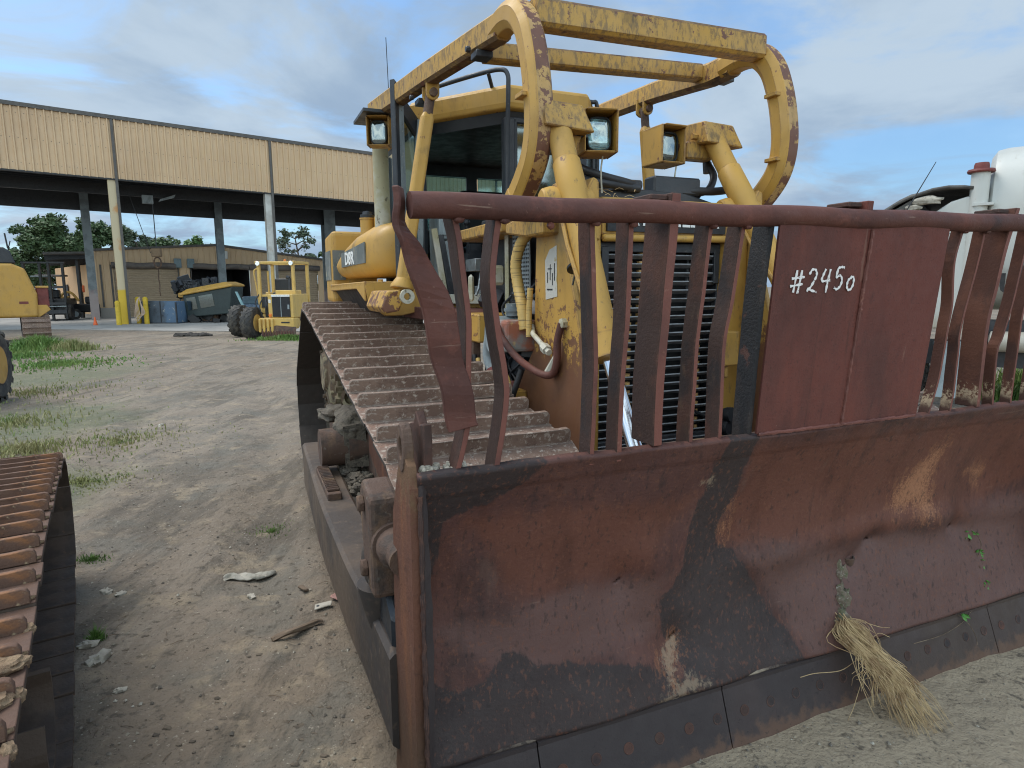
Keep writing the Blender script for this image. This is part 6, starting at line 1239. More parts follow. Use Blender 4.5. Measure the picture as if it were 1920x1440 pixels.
# ================================================================== WHEELED MACHINE, LEFT EDGE
WL = thing('wheel_loader', 'wheeled machine at the left edge with yellow rim and orange lamp', 'loader', (-9.50, 11.5, 0), R(0))
wheel(WL, (-.02, 0, .68), .68, .46, (.93, .37, 0), 16, M_yelclean, rimr=.52); pass
mb = MB(); mb.bb((-1.6, -.8, 1.40), (.22, -.1, 1.48)); mb.bb((-1.6, -.84, 1.25), (.22, -.8, 1.5)); mb.bb((-1.6, -.3, .8), (-.7, .5, 1.9)); mb.build('fender', M_yelclean, WL, bevel=.02)
mb = MB(); mb.lathe((.08, -.55, 1.48), (0, 0, 1), [(0, .06), (.10, .05), (.13, .01)], 14); mb.build('lamp', M_orange, WL)
# ================================================================== FORKLIFT
FK = thing('forklift', 'black forklift parked in the dark left of the workshop', 'forklift', (-31.2, 43.6, 0), R(20))
for x in (-1.25, -.35, .15, .95):
    mb = MB(); mb.bb((x-.07, -.1, .1), (x+.07, .12, 3.9)); mb.build('mast', M_black, FK, bevel=.01)
mb = MB(); mb.bb((-1.35, -.1, 3.85), (1.1, .1, 3.95)); mb.bb((-1.3, -.05, 2.2), (1.05, .06, 2.35)); mb.build('mast_crossbar', M_blacksteel, FK); mb = MB(); mb.bb((-1.2, -.2, .5), (1.0, -.1, .75)); mb.bb((-1.2, -.2, 1.1), (1.0, -.1, 1.25)); mb.bb((-.2, -.2, .7), (.0, -.1, 1.15)); mb.build('carriage', M_blacksteel, FK)
mb = MB(); mb.bb((-1.1, .3, .4), (.9, 2.8, 1.5)); mb.bb((-.9, .6, 3.0), (.7, 2.2, 3.12)); mb.build('body', M_black, FK, bevel=.06)
mb = MB(); mb.bb((-1.0, .25, 2.95), (.2, .3, 3.05)); mb.bb((-.3, -.22, .95), (1.0, -.2, 1.02)); mb.build('bright_strip', M_grey, FK)
for x in (-1.35, .95): wheel(FK, (x, .5, .55), .55, .4, (1, 0, 0), 14, M_black)
mb = MB(); mb.bb((-.7, 1.0, 1.5), (.3, 1.6, 2.1)); mb.build('seat', M_black, FK, bevel=.08)
for z in (.12,):
    for x in (-.8, .4):
        mb = MB(); mb.bb((x, -1.3, .06), (x+.14, -.1, .12)); mb.build('fork', M_blacksteel, FK)
# ================================================================== SMALL TRACTOR + ORANGE ATTACHMENT
AT = thing('small_tractor', 'small black tractor with yellow boom parked before the warm tan wall', 'tractor', (-30.6, 46.2, 0), R(10))
mb = MB(); mb.bb((-.6, -.2, .5), (.6, 1.0, 1.1)); mb.bb((.0, .1, 1.1), (.5, .8, 1.6)); mb.build('body', M_black, AT, bevel=.08)
wheel(AT, (-.55, -.2, .38), .38, .3, (.5, -1, 0), 12, M_grey); wheel(AT, (.75, .0, .6), .6, .35, (1, .2, 0), 12, M_black)
mb = MB(); mb.tube(smoothpath([(-1.6, .2, .6), (-1.5, .2, 1.7), (-.9, .2, 1.9), (-.4, .2, 1.3)], 5), .09, 8); mb.tube([(-1.9, .2, 1.5), (-1.0, .2, 1.6)], .07, 8); mb.build('boom', M_yelclean, AT)
mb = MB(); mb.bb((-1.7, .0, .9), (-.9, .4, 1.2)); mb.bb((-.1, .15, 1.9), (.05, .25, 2.4)); mb.build('orange_panel', simple('safety_orange', (.7, .12, .02), .5), AT, bevel=.03)
# ================================================================== SCRAP
BX = thing('attachment_box', 'battered slate blue steel box attachment on the shed slab', 'attachment', (-21.15, 38.7, 0), R(-6))
mb = MB(); mb.prism([(-1.2, 0, .05), (1.1, 0, .05), (1.12, 0, .15), (1.1, 0, 1.35), (-1.1, 0, 1.38), (-1.28, 0, 1.15)], (0, 1.0, 0))
M_slate = material('chipped_slate_paint', (.065, .085, .11), [dict(c=(.035, .04, .048), s=1.2, lo=.45, hi=.6, k=.8), dict(c=(.09, .17, .28), s=.8, ax=0, z=(.25, .5), zn=1.6, k=.6), dict(c=(.3, .29, .25), s=4, lo=.62, hi=.68, k=.8), dict(c=(.01, .01, .01), s=2.5, st=(2, 1, 1), lo=.64, hi=.68, k=.9)], rough=.6)
o = fixn(mb.build('shell', M_slate, BX, bevel=.03)); mb = MB(); mb.bb((.05, -.03, .1), (.10, -.0, 1.36)); mb.bb((-1.2, -.06, .0), (1.15, 0, .09)); mb.bb((1.05, -.06, .1), (1.13, -.0, 1.3)); mb.build('rib', M_blacksteel, o)
WR = thing('engine_wreck', 'tangled black engine wreckage on a stand behind the slate box', 'scrap', (-19.7, 40.2, 0))
rnd = random.Random(5); mb = MB()
for i in range(60):
    mb.box((rnd.uniform(-1.4, 1.0), rnd.uniform(0, 1), 1.9+rnd.gauss(0, .22)+.35*math.exp(-(rnd.uniform(-1, 1))**2)), (rnd.uniform(.1, .7), rnd.uniform(.1, .5), rnd.uniform(.05, .35)), (rnd.random()*3, rnd.random()*3, rnd.random()*3))
for i in range(16):
    p = Vector((rnd.uniform(-1.3, 1), .1, 2.2)); mb.tube(smoothpath([p, p+Vector((rnd.uniform(-.3, .3), 0, .4*rnd.random())), p+Vector((rnd.uniform(-.8, .8), 0, rnd.uniform(-.6, .5)))], 4), .035, 5)
mb.build('engine', M_blacksteel, WR)
mb = MB(); mb.bb((-1.0, -.1, 1.55), (.1, .4, 1.85)); mb.bb((.55, -.2, .4), (1.3, .6, 1.4)); mb.build('casting', M_yelworn, WR, bevel=.05)
mb = MB(); mb.bb((-.85, .1, 0), (-.6, .4, 1.6)); mb.bb((-.2, .1, 0), (.05, .4, 1.6)); mb.bb((.3, -.3, .1), (1.5, .7, .45)); mb.build('stand', M_rustgear, WR)
CW = thing('cab_shell', 'tilted dark machine cab with battered yellow roof lying on the slab', 'scrap', (-18.3, 39.3, .0), R(-4))
Mx = Matrix.Translation((0, 0, .35)) @ Matrix.Rotation(R(-9), 4, 'Y')
mb = MB(); mb.prism([(-1.55, 0, .25), (1.15, 0, .05), (1.65, 0, 1.62), (-1.55, 0, 1.6)], (0, 1.5, 0)); mb.xf(Mx); o = fixn(mb.build('shell', simple('dark_green_cab', (.022, .035, .034), .5), CW, bevel=.06, seg=2))
mb = MB(); mb.rings([[(-1.65, -.1, 1.6), (1.7, -.1, 1.62), (1.7, 1.6, 1.62), (-1.65, 1.6, 1.6)], [(-1.7, -.12, 1.72), (1.75, -.12, 1.74), (1.7, 1.6, 1.74), (-1.65, 1.6, 1.72)], [(-1.3, .2, 1.95), (1.2, .2, 1.98), (1.3, 1.4, 1.98), (-1.3, 1.4, 1.95)]], smooth=False); mb.xf(Mx); fixn(mb.build('roof', M_yelworn, CW, bevel=.05, seg=2))
for x0, x1 in ((-1.35, -.75), (-.55, .35)):
    mb = MB(); mb.bb((x0, -.03, .65), (x1, -.0, 1.4)); mb.xf(Mx); mb.build('window', M_glassdark, CW)
mb = MB(); mb.prism([(1.60, -.1, 1.9), (1.72, -.1, 1.9), (2.35, -.1, .45), (2.2, -.1, .45)], (0, .1, 0)); fixn(mb.build('windscreen', simple('pale_cyan_edge', (.25, .42, .44), .3), CW))
mb = MB()
for i in range(14): mb.box((rnd.uniform(-1.4, 1.9), rnd.uniform(0, 1.2), rnd.uniform(.1, .45)), (rnd.uniform(.3, .8), .5, rnd.uniform(.2, .5)), (0, rnd.random(), rnd.random()))
mb.build('underframe', M_black, CW)
TY = thing('old_tyre', 'black tyre leaning behind the slate box beside the bollards', 'tyre', (-22.25, 39.6, 0)); wheel(TY, (0, 0, .35), .36, .25, (1, .6, 0), 14, M_black, name='tyre_tread')
# car parked in the open bay
CA = thing('parked_car', 'blue-grey car nosing out of the dark workshop bay', 'car', (-18.0, 43.5, 0), R(6))
M_car = simple('blue_grey_car_paint', (.13, .19, .26), .25)
mb = MB(); rr = []
for y, hw, z0, z1 in ((0, .80, .35, .78), (.08, .88, .3, .92), (1.1, .92, .3, 1.02), (1.3, .92, .3, 1.05), (3.8, .92, .3, 1.08), (4.4, .85, .4, .98)): rr.append([(-hw, y, z0), (hw, y, z0), (hw, y, z1-.12), (hw-.12, y, z1), (-hw+.12, y, z1), (-hw, y, z1-.12)])
mb.rings(rr, smooth=False); o = fixn(mb.build('body', M_car, CA, bevel=.05, seg=2))
mb = MB(); mb.rings([[(-.82, 1.15, 1.0), (.82, 1.15, 1.0), (.82, 3.9, 1.0), (-.82, 3.9, 1.0)], [(-.62, 1.9, 1.55), (.62, 1.9, 1.55), (.62, 3.2, 1.55), (-.62, 3.2, 1.55)]], smooth=False); fixn(mb.build('cabin', M_car, CA, bevel=.05, seg=2))
mb = MB(); mb.quad((-.72, 1.16, 1.07), (.72, 1.16, 1.07), (.58, 1.82, 1.52), (-.58, 1.82, 1.52)); mb.build('windscreen', simple('car_glass', (.12, .17, .2), .1), CA)
mb = MB(); mb.bb((-.5, -.05, .5), (.5, .0, .68)); mb.bb((-.88, -.1, .32), (.88, .0, .46)); mb.build('bumper', M_blacksteel, CA, bevel=.03)
for x in (-.68, .68):
    mb = MB(); mb.bb((x-.14, -.05, .55), (x+.14, .02, .72)); mb.build('headlight', M_lens, CA, bevel=.03)
for x in (-.85, .85):
    for y in (.9, 3.5): wheel(CA, (x, y, .32), .33, .2, (1, 0, 0), 20, M_grey)

# ================================================================== WHITE TRUCK AT RIGHT
TRK = thing('tank_truck', 'white tanker truck with red capped stack behind the rake', 'truck', (7.17, 10.2, 0), R(-38))
# local x along truck to the right, y away
mb = MB(); rr = []
n = 36
for x, k in ((.15, .90), (.22, .98), (.35, 1.0), (6.0, 1.0)): rr.append([(x, 1.25+1.25*k*math.copysign(abs(math.cos(a))**.75, math.cos(a)), 2.88+1.30*k*math.copysign(abs(math.sin(a))**.6, math.sin(a))) for a in [2*math.pi*i/n for i in range(n)]])
mb.rings(rr); TNK = fixn(mb.build('tank', M_white, TRK))
mb = MB()
for xb in (1.1, 2.6, 4.1):
    mb.rings([[(xb+dx, 1.25+(1.25+q)*math.copysign(abs(math.cos(a))**.75, math.cos(a)), 2.88+(1.30+q)*math.copysign(abs(math.sin(a))**.6, math.sin(a))) for a in [2*math.pi*i/n for i in range(n)]] for dx, q in ((0, 0), (0, .012), (.06, .012), (.06, 0))], cap=False)
mb.build('tank_band', M_white, TNK)
mb = MB(); mb.lathe((.05, .05, 1.6), (0, 0, 1), [(0, .125), (2.12, .125)], 20); STK = mb.build('exhaust_stack', M_white, TRK)
mb = MB(); mb.lathe((.05, .05, 3.70), (0, 0, 1), [(0, .11), (0, .175), (.02, .185), (.05, .175), (.05, .105), (.12, .10), (.15, .09), (.15, .04)], 20); mb.build('stack_cap', M_redrust, STK)
mb = MB(); mb.bb((-.02, -.10, 3.2), (.25, .25, 3.24)); mb.build('stack_clamp', M_white, STK)
mb = MB(); mb.prism([(-1.25, 0, 1.3), (-1.10, 0, 2.80), (-.78, 0, 2.9), (-.74, 0, 3.02), (-.55, 0, 3.12), (-.30, 0, 3.30), (-.1, 0, 3.36), (.0, 0, 3.36), (.0, 0, 1.3)], (0, 1.9, 0)); CBB = fixn(mb.build('cab', M_white, TRK, bevel=.03, seg=2))
mb = MB()
for x in (-.62, -.42, -.2):
    for z in (3.05, 2.88, 2.7): mb.ball((x, -.004, z if z < 3 else 3.04), .013, 4)
mb.bb((-.77, -.006, 2.80), (-.01, 0, 2.812)); mb.build('rivets', M_grey, CBB)
# crumpled dark tarpaulin over the bonnet
mb = MB(); rr = []
P = [(-1.75, 2.85), (-1.55, 2.98), (-1.30, 3.16), (-1.0, 3.34), (-.85, 3.42), (-.55, 3.50), (-.35, 3.53), (-.15, 3.50), (.0, 3.48)]
for i, (x, z) in enumerate(P): rr.append([(x, -.05+1.9*j/10, z+.05*mnoise.noise(Vector((x*2.5, j*.6, 1)))-.004*(j-3)**2) for j in range(11)])
vs = [v for q in rr for v in q]; mb.add(vs, [(i*11+j, i*11+j+1, i*11+12+j, i*11+11+j) for i in range(len(P)-1) for j in range(10)], smooth=True)
M_tarp = material('dark_tarpaulin', (.055, .050, .045), [dict(c=(.10, .095, .085), s=3, lo=.45, hi=.6, k=.8)], rough=.6, bump=.5, bscale=8, bdist=.05)
TP = mb.build('tarpaulin', M_tarp, TRK); sm = TP.modifiers.new('t', 'SOLIDIFY'); sm.thickness = .05
mb = MB(); mb.prism([(-1.7, .0, 2.86), (-1.25, 0, 3.12), (-.85, 0, 3.36), (-.70, 0, 3.30), (-.78, 0, 3.0), (-.86, 0, 2.86), (-1.4, 0, 2.8)], (0, 1.7, 0)); fixn(mb.build('dark_bonnet', M_tarp, TRK))
mb = MB(); mb.ball((-.62, -.02, 3.34), .13, 8, jit=.6, sq=(1.6, .5, .5)); mb.ball((-.80, -.02, 3.24), .09, 8, jit=.6, sq=(1.2, .5, .5)); mb.build('torn_fabric', M_cloth, TRK)
# lower body pieces seen through the slots
mb = MB(); mb.bb((-1.35, .0, 1.4), (-.76, .6, 2.3)); mb.bb((-1.30, -.02, .75), (-.9, .3, 1.15)); mb.bb((-1.32, .05, 1.2), (-1.05, .4, 1.36)); mb.bb((-1.28, 0, .25), (-1.1, .2, .45)); mb.build('bonnet', M_white, TRK, bevel=.04, seg=2)
mb = MB(); mb.lathe((-.9, .0, .55), (0, -1, 0), [(0, .30), (.1, .34), (.14, .30), (.15, .05)], 24); mb.build('air_tank', M_cream, TRK)
mb = MB(); mb.bb((-1.3, .25, .7), (6, .5, 1.1)); mb.bb((.2, .2, 1.1), (5.5, .4, 1.45)); mb.build('chassis', M_blacksteel, TRK)
mb = MB(); mb.lathe((.35, .1, 1.12), (1, 0, 0), [(0, .1), (.02, .16), (.9, .16), (.92, .1)], 18); mb.build('valve_pipe', M_white, TRK)
mb = MB(); mb.bb((-.35, -.1, .2), (.02, .1, 1.1)); mb.build('ladder', simple('pale_blue_grey', (.28, .34, .37), .5), TRK)
for x in (-.9, 1.6, 2.7, 4.6): wheel(TRK, (x, .45, .5), .5, .3, (0, 1, 0), 18, M_white)
mb = MB(); mb.bb((.95, -.32, 2.98), (1.9, -.05, 3.25)); mb.build('tool_box', simple('bright_yellow_box', (.75, .45, .03), .5), TRK, bevel=.02)
def tt(s, x, z, size):
    o = text(s, size, M_blackpaint, TNK, 'lettering', .004, bold=.012); o.matrix_local = Matrix.Translation((x, -.012, z)) @ Matrix.Rotation(R(90), 4, 'X'); return o
tt('4', .62, 2.24, .34); tt('UP', .66, 2.0, .42)
AN = thing('whip_antenna', 'thin black whip aerial leaning right of the bulldozer hood', 'antenna', (6.0, 10.1, 0)); mb = MB(); mb.tube([(0, 0, 1.2), (0, 0, 3.0), (.46, 0, 3.85)], [.02, .012, .006], 5); mb.build('whip', M_black, AN)

# ================================================================== FOREGROUND TRACK AT LEFT
F0 = Vector((-1.80, 2.38, 0)); FA = math.atan2(.835, -.55)-math.pi/2      # local y runs along the track away from the camera
FT = thing('crawler_track', 'muddy rust-orange crawler track cut by the left frame edge', 'track', F0, FA)
FLP = loop_path(0, -2.4, .53, .50, .2, .55, .48, 2.1, .54, .36)
FL2 = [(y, z) for y, z in FLP]
lmf, of_, pf = track(FT, -1.0, .98, FL2, .185, [M_shoe_orange, M_shoe_brown], gh=.055, ov=-.005)
lmf.build('track_chain', M_shoe_dark, FT)
mb = MB(); mb.bb((-.85, -2.4, .22), (-.45, 1.6, .72)); mb.build('track_frame', M_shoe_dark, FT, bevel=.02)
mb = MB(); mb.lathe((-.8, 1.75, .50), (1, 0, 0), [(0, .1), (0, .30), (.3, .30), (.3, .1)], 24); mb.build('idler', M_shoe_dark, FT)
P = [(0.0, -.55, .60), (0.0, -.58, .50), (0.0, -.52, .40), (0.0, -.36, .36), (0.0, -.20, .42), (0.0, -.15, .52), (0, -.17, .60)]
mb = MB(); mb.sweep(smoothpath([(x-.10, y, z) for x, y, z in P], 4), [(-.010, -.06), (.010, -.06), (.010, .06), (-.010, .06)], up=(1, 0, 0)); SB = mb.build('step', M_shoe_brown, FT)
mb = MB()
for i, (y, g_) in enumerate([(-1.9, 1), (-1.55, .9), (-1.35, 1), (-1.12, .7), (-.95, .9), (-.75, .8), (-2.15, 1.1), (-2.4, 1)]):
    for j in range(26): mb.ball((-.08-.8*random.random()*g_, y+.05*random.uniform(-1, 1), 1.045), .016+.026*random.random(), 12, jit=.35, sq=(1.6, 1.0, .5))
    mb.ball((-.03, y, 1.025), .022, 12, jit=.35, sq=(.8, 1.2, .9))
mb.build('clay', M_clay, FT)['kind'] = 'stuff'

# ================================================================== SMALL THINGS ON THE GROUND
def gz(x, y): return ground_h(x, y)
def rag(name, label, cat, loc, L, w, m, seed, hump):
    rnd = random.Random(seed); n, k = 22, 8; mb = MB(); vs = []
    for i in range(n+1):
        for j in range(k+1):
            s = i/n; t = j/k-.5; wd = w*(.35+.65*math.sin(math.pi*min(1, s*1.05))**.6)*(1-.45*math.exp(-((s-.58)/.07)**2)); x = (s-.5)*L; y = t*wd+.02*math.sin(s*7)
            z = .012+hump*(.6*max(0, mnoise.noise(Vector((s*3.2, t*2, seed))))+.9*abs(math.sin(s*9+t*3))*(.5-abs(t))+.25*abs(mnoise.noise(Vector((s*9, t*6, seed)))))
            vs.append((x, y, z))
    mb.add(vs, [(i*(k+1)+j, i*(k+1)+j+1, (i+1)*(k+1)+j+1, (i+1)*(k+1)+j) for i in range(n) for j in range(k)], smooth=True); o = mb.build(name, m); s_ = o.modifiers.new('s', 'SOLIDIFY'); s_.thickness = .006
    o.location = (loc[0], loc[1], gz(*loc)); return tag(o, label, cat)
rg = rag('rag', 'crumpled grey cloth rag lying alone on the dirt', 'rag', (-1.86, 4.27), .34, .11, M_cloth, 3, .055); rg.rotation_euler = (0, 0, R(18))
rg = rag('rag', 'dirty pink and grey rag half under the push arm', 'rag', (-1.06, 3.86), .26, .12, M_pink, 8, .04); rg.rotation_euler = (0, 0, R(-25))
mb = MB(); P = smoothpath([(-.15, 0, .02), (-.07, .006, .026), (.03, -.004, .03), (.12, .01, .024), (.16, .008, .02)], 5); rr = []
for i, p in enumerate(P):
    t = i/(len(P)-1); k_ = .55+.6*math.sin(math.pi*(t*.8+.12)); rr.append([p+Vector((0, .021*k_*math.cos(a)*(1+.3*math.sin(a*3+t*4)), .013*k_*math.sin(a)*(1+.25*math.sin(a*2+t*7)))) for a in [2*math.pi*q/9 for q in range(9)]])
mb.rings(rr, smooth=False); o = tag(mb.build('wood_stick', M_wood), 'splintered weathered wood piece lying on the dirt by the push arm', 'wood'); o.location = (-1.27, 3.50, gz(-1.27, 3.5)+.004); o.rotation_euler = (R(4), 0, R(42))
mb = MB(); n = 16; out = [(-.055, -.025, 0), (.05, -.025, 0), (.06, .02, 0), (-.045, .03, 0)]; mb.prism(out, (0, 0, .008)); o = mb.build('metal_plate', M_stone, None, bevel=.003)
mb = MB(); mb.lathe((-.03, .002, .0085), (0, 0, 1), [(0, .010), (.0008, .001)], 14); h = mb.build('bolt_hole', M_black, o); tag(o, 'small flat metal plate with one hole beside the pink rag', 'plate'); o.location = (-1.20, 3.78, gz(-1.2, 3.78)+.015); o.rotation_euler = (R(8), R(-6), R(24))
mb = MB(); mb.prism([(-.05, -.015, 0), (.04, -.018, 0), (.05, .01, 0), (-.04, .02, 0)], (0, 0, .018)); o = tag(mb.build('wood_chip', M_wood, None, bevel=.004), 'short dark wood block between the grey rag and the push arm', 'wood'); o.location = (-1.40, 4.02, gz(-1.4, 4.02)+.004); o.rotation_euler = (0, 0, R(-40))
for i, (x, y, s_, lb) in enumerate(((-2.43, 3.39, .045, 'round pale stone nearest the rusty crawler track'), (-2.27, 3.24, .06, 'broad flat pale stone with a dark pit beside the rusty crawler track'), (-2.74, 4.06, .035, 'long pale stone chip, left one of the pair further back'), (-2.62, 4.02, .03, 'small pale stone chip, right one of the pair further back'), (-1.72, 3.95, .03, 'lone pale stone behind the splintered wood'), (-1.98, 2.95, .026, 'small pale stone near the bottom of the dirt patch'), (-5.2, 9.3, .05, 'white pebble on the sandy yard by the grass'))):
    mb = MB(); mb.ball((0, 0, 0), s_, 8, jit=.9, sq=(1.2, .8, .5)); o = tag(mb.build('stone', M_stone), lb, 'stone', 'pale stones on the dirt'); o.location = (x, y, gz(x, y)+s_*.15); o.rotation_euler = (0, 0, i*1.3)
# dark debris near the slab
DB = MB(); rnd = random.Random(4)
for i in range(18): DB.ball((rnd.gauss(0, .35), rnd.gauss(0, .25), .03), .10+.10*rnd.random(), 6, jit=1.0, sq=(1.6, 1.2, .5))
o = tag(DB.build('scrap_heap', simple('dark_debris', (.03, .026, .022), .9)), 'low dark heap of oily debris at the slab edge', 'debris'); o.location = (-14.1, 28.4, 0)
# gravel
rnd = random.Random(11); mb = MB()
def inview(x, y): return True
cnt = 0
for i in range(9000):
    y = .9+9.5*rnd.random()**1.5; x = rnd.uniform(-.85, .85)*y*1.0
    if x > 1.2 and y > 3: continue
    if mnoise.noise(Vector((x*.9, y*.9, 2))) < -.05 and rnd.random() < .75: continue
    s_ = .0035+.010*rnd.random()**3+.004*(rnd.random() < .1); c = Vector((x, y, gz(x, y)+s_*.3)); a = rnd.random()*6.28
    pts = [c+Vector((math.cos(a+k*1.57)*s_*rnd.uniform(.7, 1.3), math.sin(a+k*1.57)*s_*rnd.uniform(.7, 1.3), rnd.uniform(-.2, .2)*s_)) for k in range(4)]; top = c+Vector((0, 0, s_*.8))
    mb.add(pts+[top], [(0, 1, 4), (1, 2, 4), (2, 3, 4), (3, 0, 4)])
o = mb.build('gravel', material('gravel_bits', (.30, .26, .20), [dict(c=(.13, .11, .09), s=3.3, lo=.42, hi=.52, k=.9), dict(c=(.5, .46, .38), s=9, lo=.58, hi=.62, k=.9)], rough=.95, bump=0)); o['kind'] = 'stuff'
# clods / twigs
mb = MB()
for i in range(500):
    y = 1.2+6*rnd.random()**1.3; x = rnd.uniform(-.8, .35)*y
    p = Vector((x, y, gz(x, y)+.004)); a = rnd.random()*6.28; L = .02+.05*rnd.random(); d = Vector((math.cos(a), math.sin(a), .05))*L
    mb.tube([p, p+d*.5+Vector((0, 0, .005)), p+d], .0016, 4)
o = mb.build('twig_litter', M_wood); o['kind'] = 'stuff'
mb = MB()
for i in range(700):
    y = 1.5+6*rnd.random()**1.3; x = rnd.uniform(-.8, .35)*y
    mb.ball((x, y, gz(x, y)), .005+.011*rnd.random()**3, 4, jit=.8, sq=(1.3, 1, .45))
o = mb.build('dirt_clods', material('dirt_clod', (.14, .11, .08), [dict(c=(.08, .065, .05), s=20, lo=.45, hi=.6)], rough=1, bump=.5)); o['kind'] = 'stuff'
# grass
def grass(name, blobs_, n, h, m, seed, label=None, wid=.004, kind='stuff'):
    rnd = random.Random(seed); mb = MB()
    for i in range(n):
        cx, cy, rx, ry, hk = rnd.choice(blobs_); a = rnd.random()*6.28; q = abs(rnd.gauss(0, .5)); x = cx+math.cos(a)*q*rx; y = cy+math.sin(a)*q*ry; z = gz(x, y)
        hh = h*hk*(.4+.8*rnd.random())*max(.35, 1-q*.6); lean = Vector((rnd.gauss(0, .35), rnd.gauss(0, .35), 0))*hh; w = wid*(.6+.8*rnd.random())*(1+y*.06); e = rnd.random()*3.14; sd_ = Vector((math.cos(e), math.sin(e), 0))*w; b0 = Vector((x, y, z-.01))
        m1_ = b0+lean*.35+Vector((0, 0, hh*.6)); t_ = b0+lean+Vector((0, 0, hh))
        mb.add([b0-sd_, b0+sd_, m1_+sd_*.7, m1_-sd_*.7, t_], [(0, 1, 2, 3), (3, 2, 4)])
    o = mb.build(name, m); o['kind'] = kind; return o
M_grassA = material('green_grass', (.10, .20, .035), [dict(c=(.18, .24, .06), s=.8, lo=.4, hi=.6, k=.8), dict(c=(.05, .11, .02), s=3, lo=.5, hi=.65, k=.7)], rough=.7, bump=0)
M_grassB = material('dry_green_grass', (.24, .24, .09), [dict(c=(.33, .29, .14), s=1.5, lo=.45, hi=.6, k=.8), dict(c=(.10, .18, .04), s=3, lo=.5, hi=.65, k=.7)], rough=.8, bump=0)
grass('grass', [(-16.6, 22.4, 1.9, 1.2, 1.2), (-17.0, 20.6, 1.6, 1.3, .8), (-15.5, 19.5, 2.6, 2.0, .45), (-12.5, 17.5, 2.6, 2.4, .35), (-8.9, 25.6, 2.0, .5, .6), (10.5, 12.5, 2.4, 1.6, 1.2), (9.2, 11.2, 1.4, .8, .8)], 9000, .42, M_grassA, 2, wid=.010)
grass('dry_grass', [(-15.0, 21.9, 1.1, .8, 1.3), (-9.5, 12.5, 2.6, 3.0, .3), (-7.6, 9.6, 1.5, 1.8, .35), (-6.2, 7.9, 1.3, 1.0, .42), (-5.3, 8.4, 1.6, 1.6, .22), (-4.6, 6.6, 1.0, .7, .16), (-5.2, 5.4, .6, .5, .3)], 6000, .34, M_grassB, 6, wid=.006)
grass('low_weeds', [(-4.9, 5.9, .6, .5, 1), (-3.2, 4.6, .2, .12, .5), (-2.05, 5.2, .3, .25, .4), (-2.42, 3.45, .05, .05, .8), (-5.8, 7.2, .9, .6, .8), (-1.9, 7.2, .5, .4, .4)], 1800, .11, M_grassA, 9, wid=.003)

# ================================================================== plants growing on the blade (dozer frame)
def L2W(p): return Matrix.Translation(DO) @ Matrix.Rotation(DA, 4, 'Z') @ Vector(p)
CL = thing('dead_grass_clump', 'dead straw-coloured grass clump hanging from a root ball on the blade', 'grass clump', L2W((2.16, mold(2.16, .5)-.03, .5)), DA)
o0 = Vector((2.16, mold(2.16, .5)-.03, .5)); rnd = random.Random(77)
mb = MB(); mb.ball(Vector((2.15, mold(2.15, .47)-.01, .46))-o0, .062, 12, jit=.6, sq=(.9, .75, 1.15)); mb.ball(Vector((2.11, mold(2.11, .41)-.02, .395))-o0, .05, 10, jit=.7, sq=(.9, .9, .9)); mb.ball(Vector((2.20, mold(2.2, .54)-.005, .565))-o0, .055, 12, jit=.7, sq=(.8, .5, 1.2)); mb.build('root_ball', M_moss, CL)
mb = MB()
for i in range(230):
    s = rnd.random(); p0 = Vector((2.10+rnd.gauss(0, .016), .10+rnd.gauss(0, .014), .385+rnd.gauss(0, .018)))
    ex = 2.12+rnd.gauss(.04, .055)+.03*s; L = .25+.30*s; ez = max(.012+.01*rnd.random(), .38-L); ey = -.05-.12*rnd.random()-.10*s
    if ez < .05: ex += rnd.uniform(0, .14); ey -= rnd.uniform(0, .10)
    pm = p0+Vector((rnd.gauss(.012, .045), -.045-.05*rnd.random(), -.02-.05*rnd.random())); p2 = Vector(((p0.x+ex)/2+rnd.gauss(0, .035), (p0.y+ey)/2-.05, (p0.z+ez)/2+.02)); e = Vector((ex, ey, ez))
    if rnd.random() < .3: e = p2+(e-p2)*.4+Vector((rnd.gauss(0, .05), rnd.gauss(0, .03), 0)); e.z = max(e.z, .01)
    P = smoothpath([p0-o0, pm-o0, p2-o0, p2.lerp(e, .5)+Vector((rnd.gauss(0, .018), rnd.gauss(0, .014), 0))-o0, e-o0], 4); r_ = .0016+.0014*rnd.random(); mb.tube(P, [r_*(1-.6*k/(len(P)-1)) for k in range(len(P))], 4)
for P in ([(2.13, .02, .22), (2.0, .0, .21), (1.86, .02, .22), (1.78, .03, .215)], [(2.12, -.02, .12), (2.03, -.06, .05), (1.95, -.10, .01), (2.0, -.16, .012), (2.2, -.22, .01)], [(2.16, 0.02, .25), (2.3, .05, .30), (2.38, .04, .27)], [(2.13, .04, .42), (2.27, .02, .36), (2.36, .03, .33)], [(2.2, -.05, .2), (2.35, -.02, .17), (2.45, -.01, .12)]):
    mb.tube(smoothpath([Vector(p)-o0 for p in P], 5), .0016, 4)
mb.build('straw', M_straw, CL)['kind'] = 'stuff'
mb = MB(); mb.lathe(Vector((2.27, mold(2.27, .62)-.03, .64))-o0, (-.1, -.2, 1), [(-.08, .02), (-.06, .028), (0, .03), (.002, .022), (-.02, .018)], 14); mb.build('stub_pipe', M_rustgear, CL)
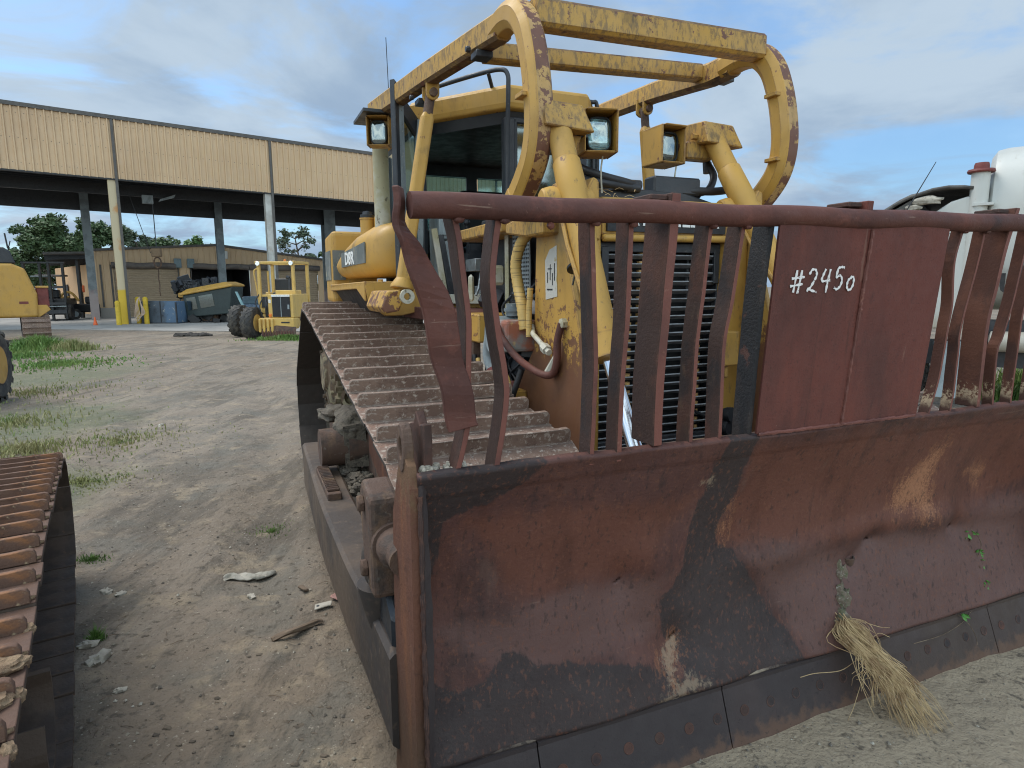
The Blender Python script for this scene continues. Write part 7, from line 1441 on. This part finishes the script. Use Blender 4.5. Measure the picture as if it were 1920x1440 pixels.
VN = thing('seedling', 'small green seedlings climbing the right part of the blade', 'plant', L2W((3.17, .1, .5)), DA); o0 = Vector((3.17, .1, .5)); mb = MB(); ms = MB()
for (x, z, n_, sc) in ((3.14, .635, 3, .9), (3.19, .62, 6, 1.1), (3.21, .52, 7, 1.2), (3.22, .47, 4, .9), (3.22, .36, 7, .8), (2.96, .245, 9, .9)):
    c = Vector((x, (mold(x, z) if z > .26 else .08)-.02, z))
    for i in range(n_):
        a = rnd.random()*6.28; d = Vector((math.cos(a), -.3-.3*rnd.random(), math.sin(a)*.7)); L = .030*sc*rnd.uniform(.7, 1.2); s_ = d.cross(Vector((0, 1, 0))).normalized()*L*.38; p = c+d*.008
        dn = Vector((0, -.004, -.004)); mb.add([p-o0, p+d*L*.35+s_*.8-o0, p+d*L*.7+s_*.7+dn-o0, p+d*L+dn*2.5-o0, p+d*L*.7-s_*.7+dn-o0, p+d*L*.35-s_*.8-o0, p+d*L*.4-dn*.9-o0, p+d*L*.75-o0], [(0, 1, 6), (1, 2, 7, 6), (2, 3, 7), (3, 4, 7), (4, 5, 6, 7), (5, 0, 6)])
ms.tube(smoothpath([Vector(p)-o0 for p in ((3.05, .11, .70), (3.12, .12, .66), (3.19, .13, .58), (3.2, .15, .48), (3.2, .14, .36), (3.14, .1, .28), (3.0, .06, .22), (2.8, .04, .19), (2.55, .03, .2))], 5), .002, 4)
ms.tube(smoothpath([Vector(p)-o0 for p in ((2.95, .07, .25), (3.0, .04, .2), (3.03, .02, .14), (3.02, .0, .1))], 4), .002, 4)
mb.build('foliage', M_leafy, VN)['kind'] = 'stuff'; ms.build('stem', M_wood, VN)
# dry tuft growing out of the torn hole
TF = thing('moss_tuft', 'dry moss tuft growing from the torn hole left of the dead grass', 'plant', L2W((1.17, mold(1.17, .49), .48)), DA); mb = MB()
for i in range(60):
    p = Vector((rnd.gauss(-.005, .014), -.004, rnd.gauss(0, .009))); mb.tube([p, p+Vector((rnd.gauss(0, .008), -.012, -.01-.02*rnd.random()))], .0012, 4)
mb.build('fibres', M_moss, TF)
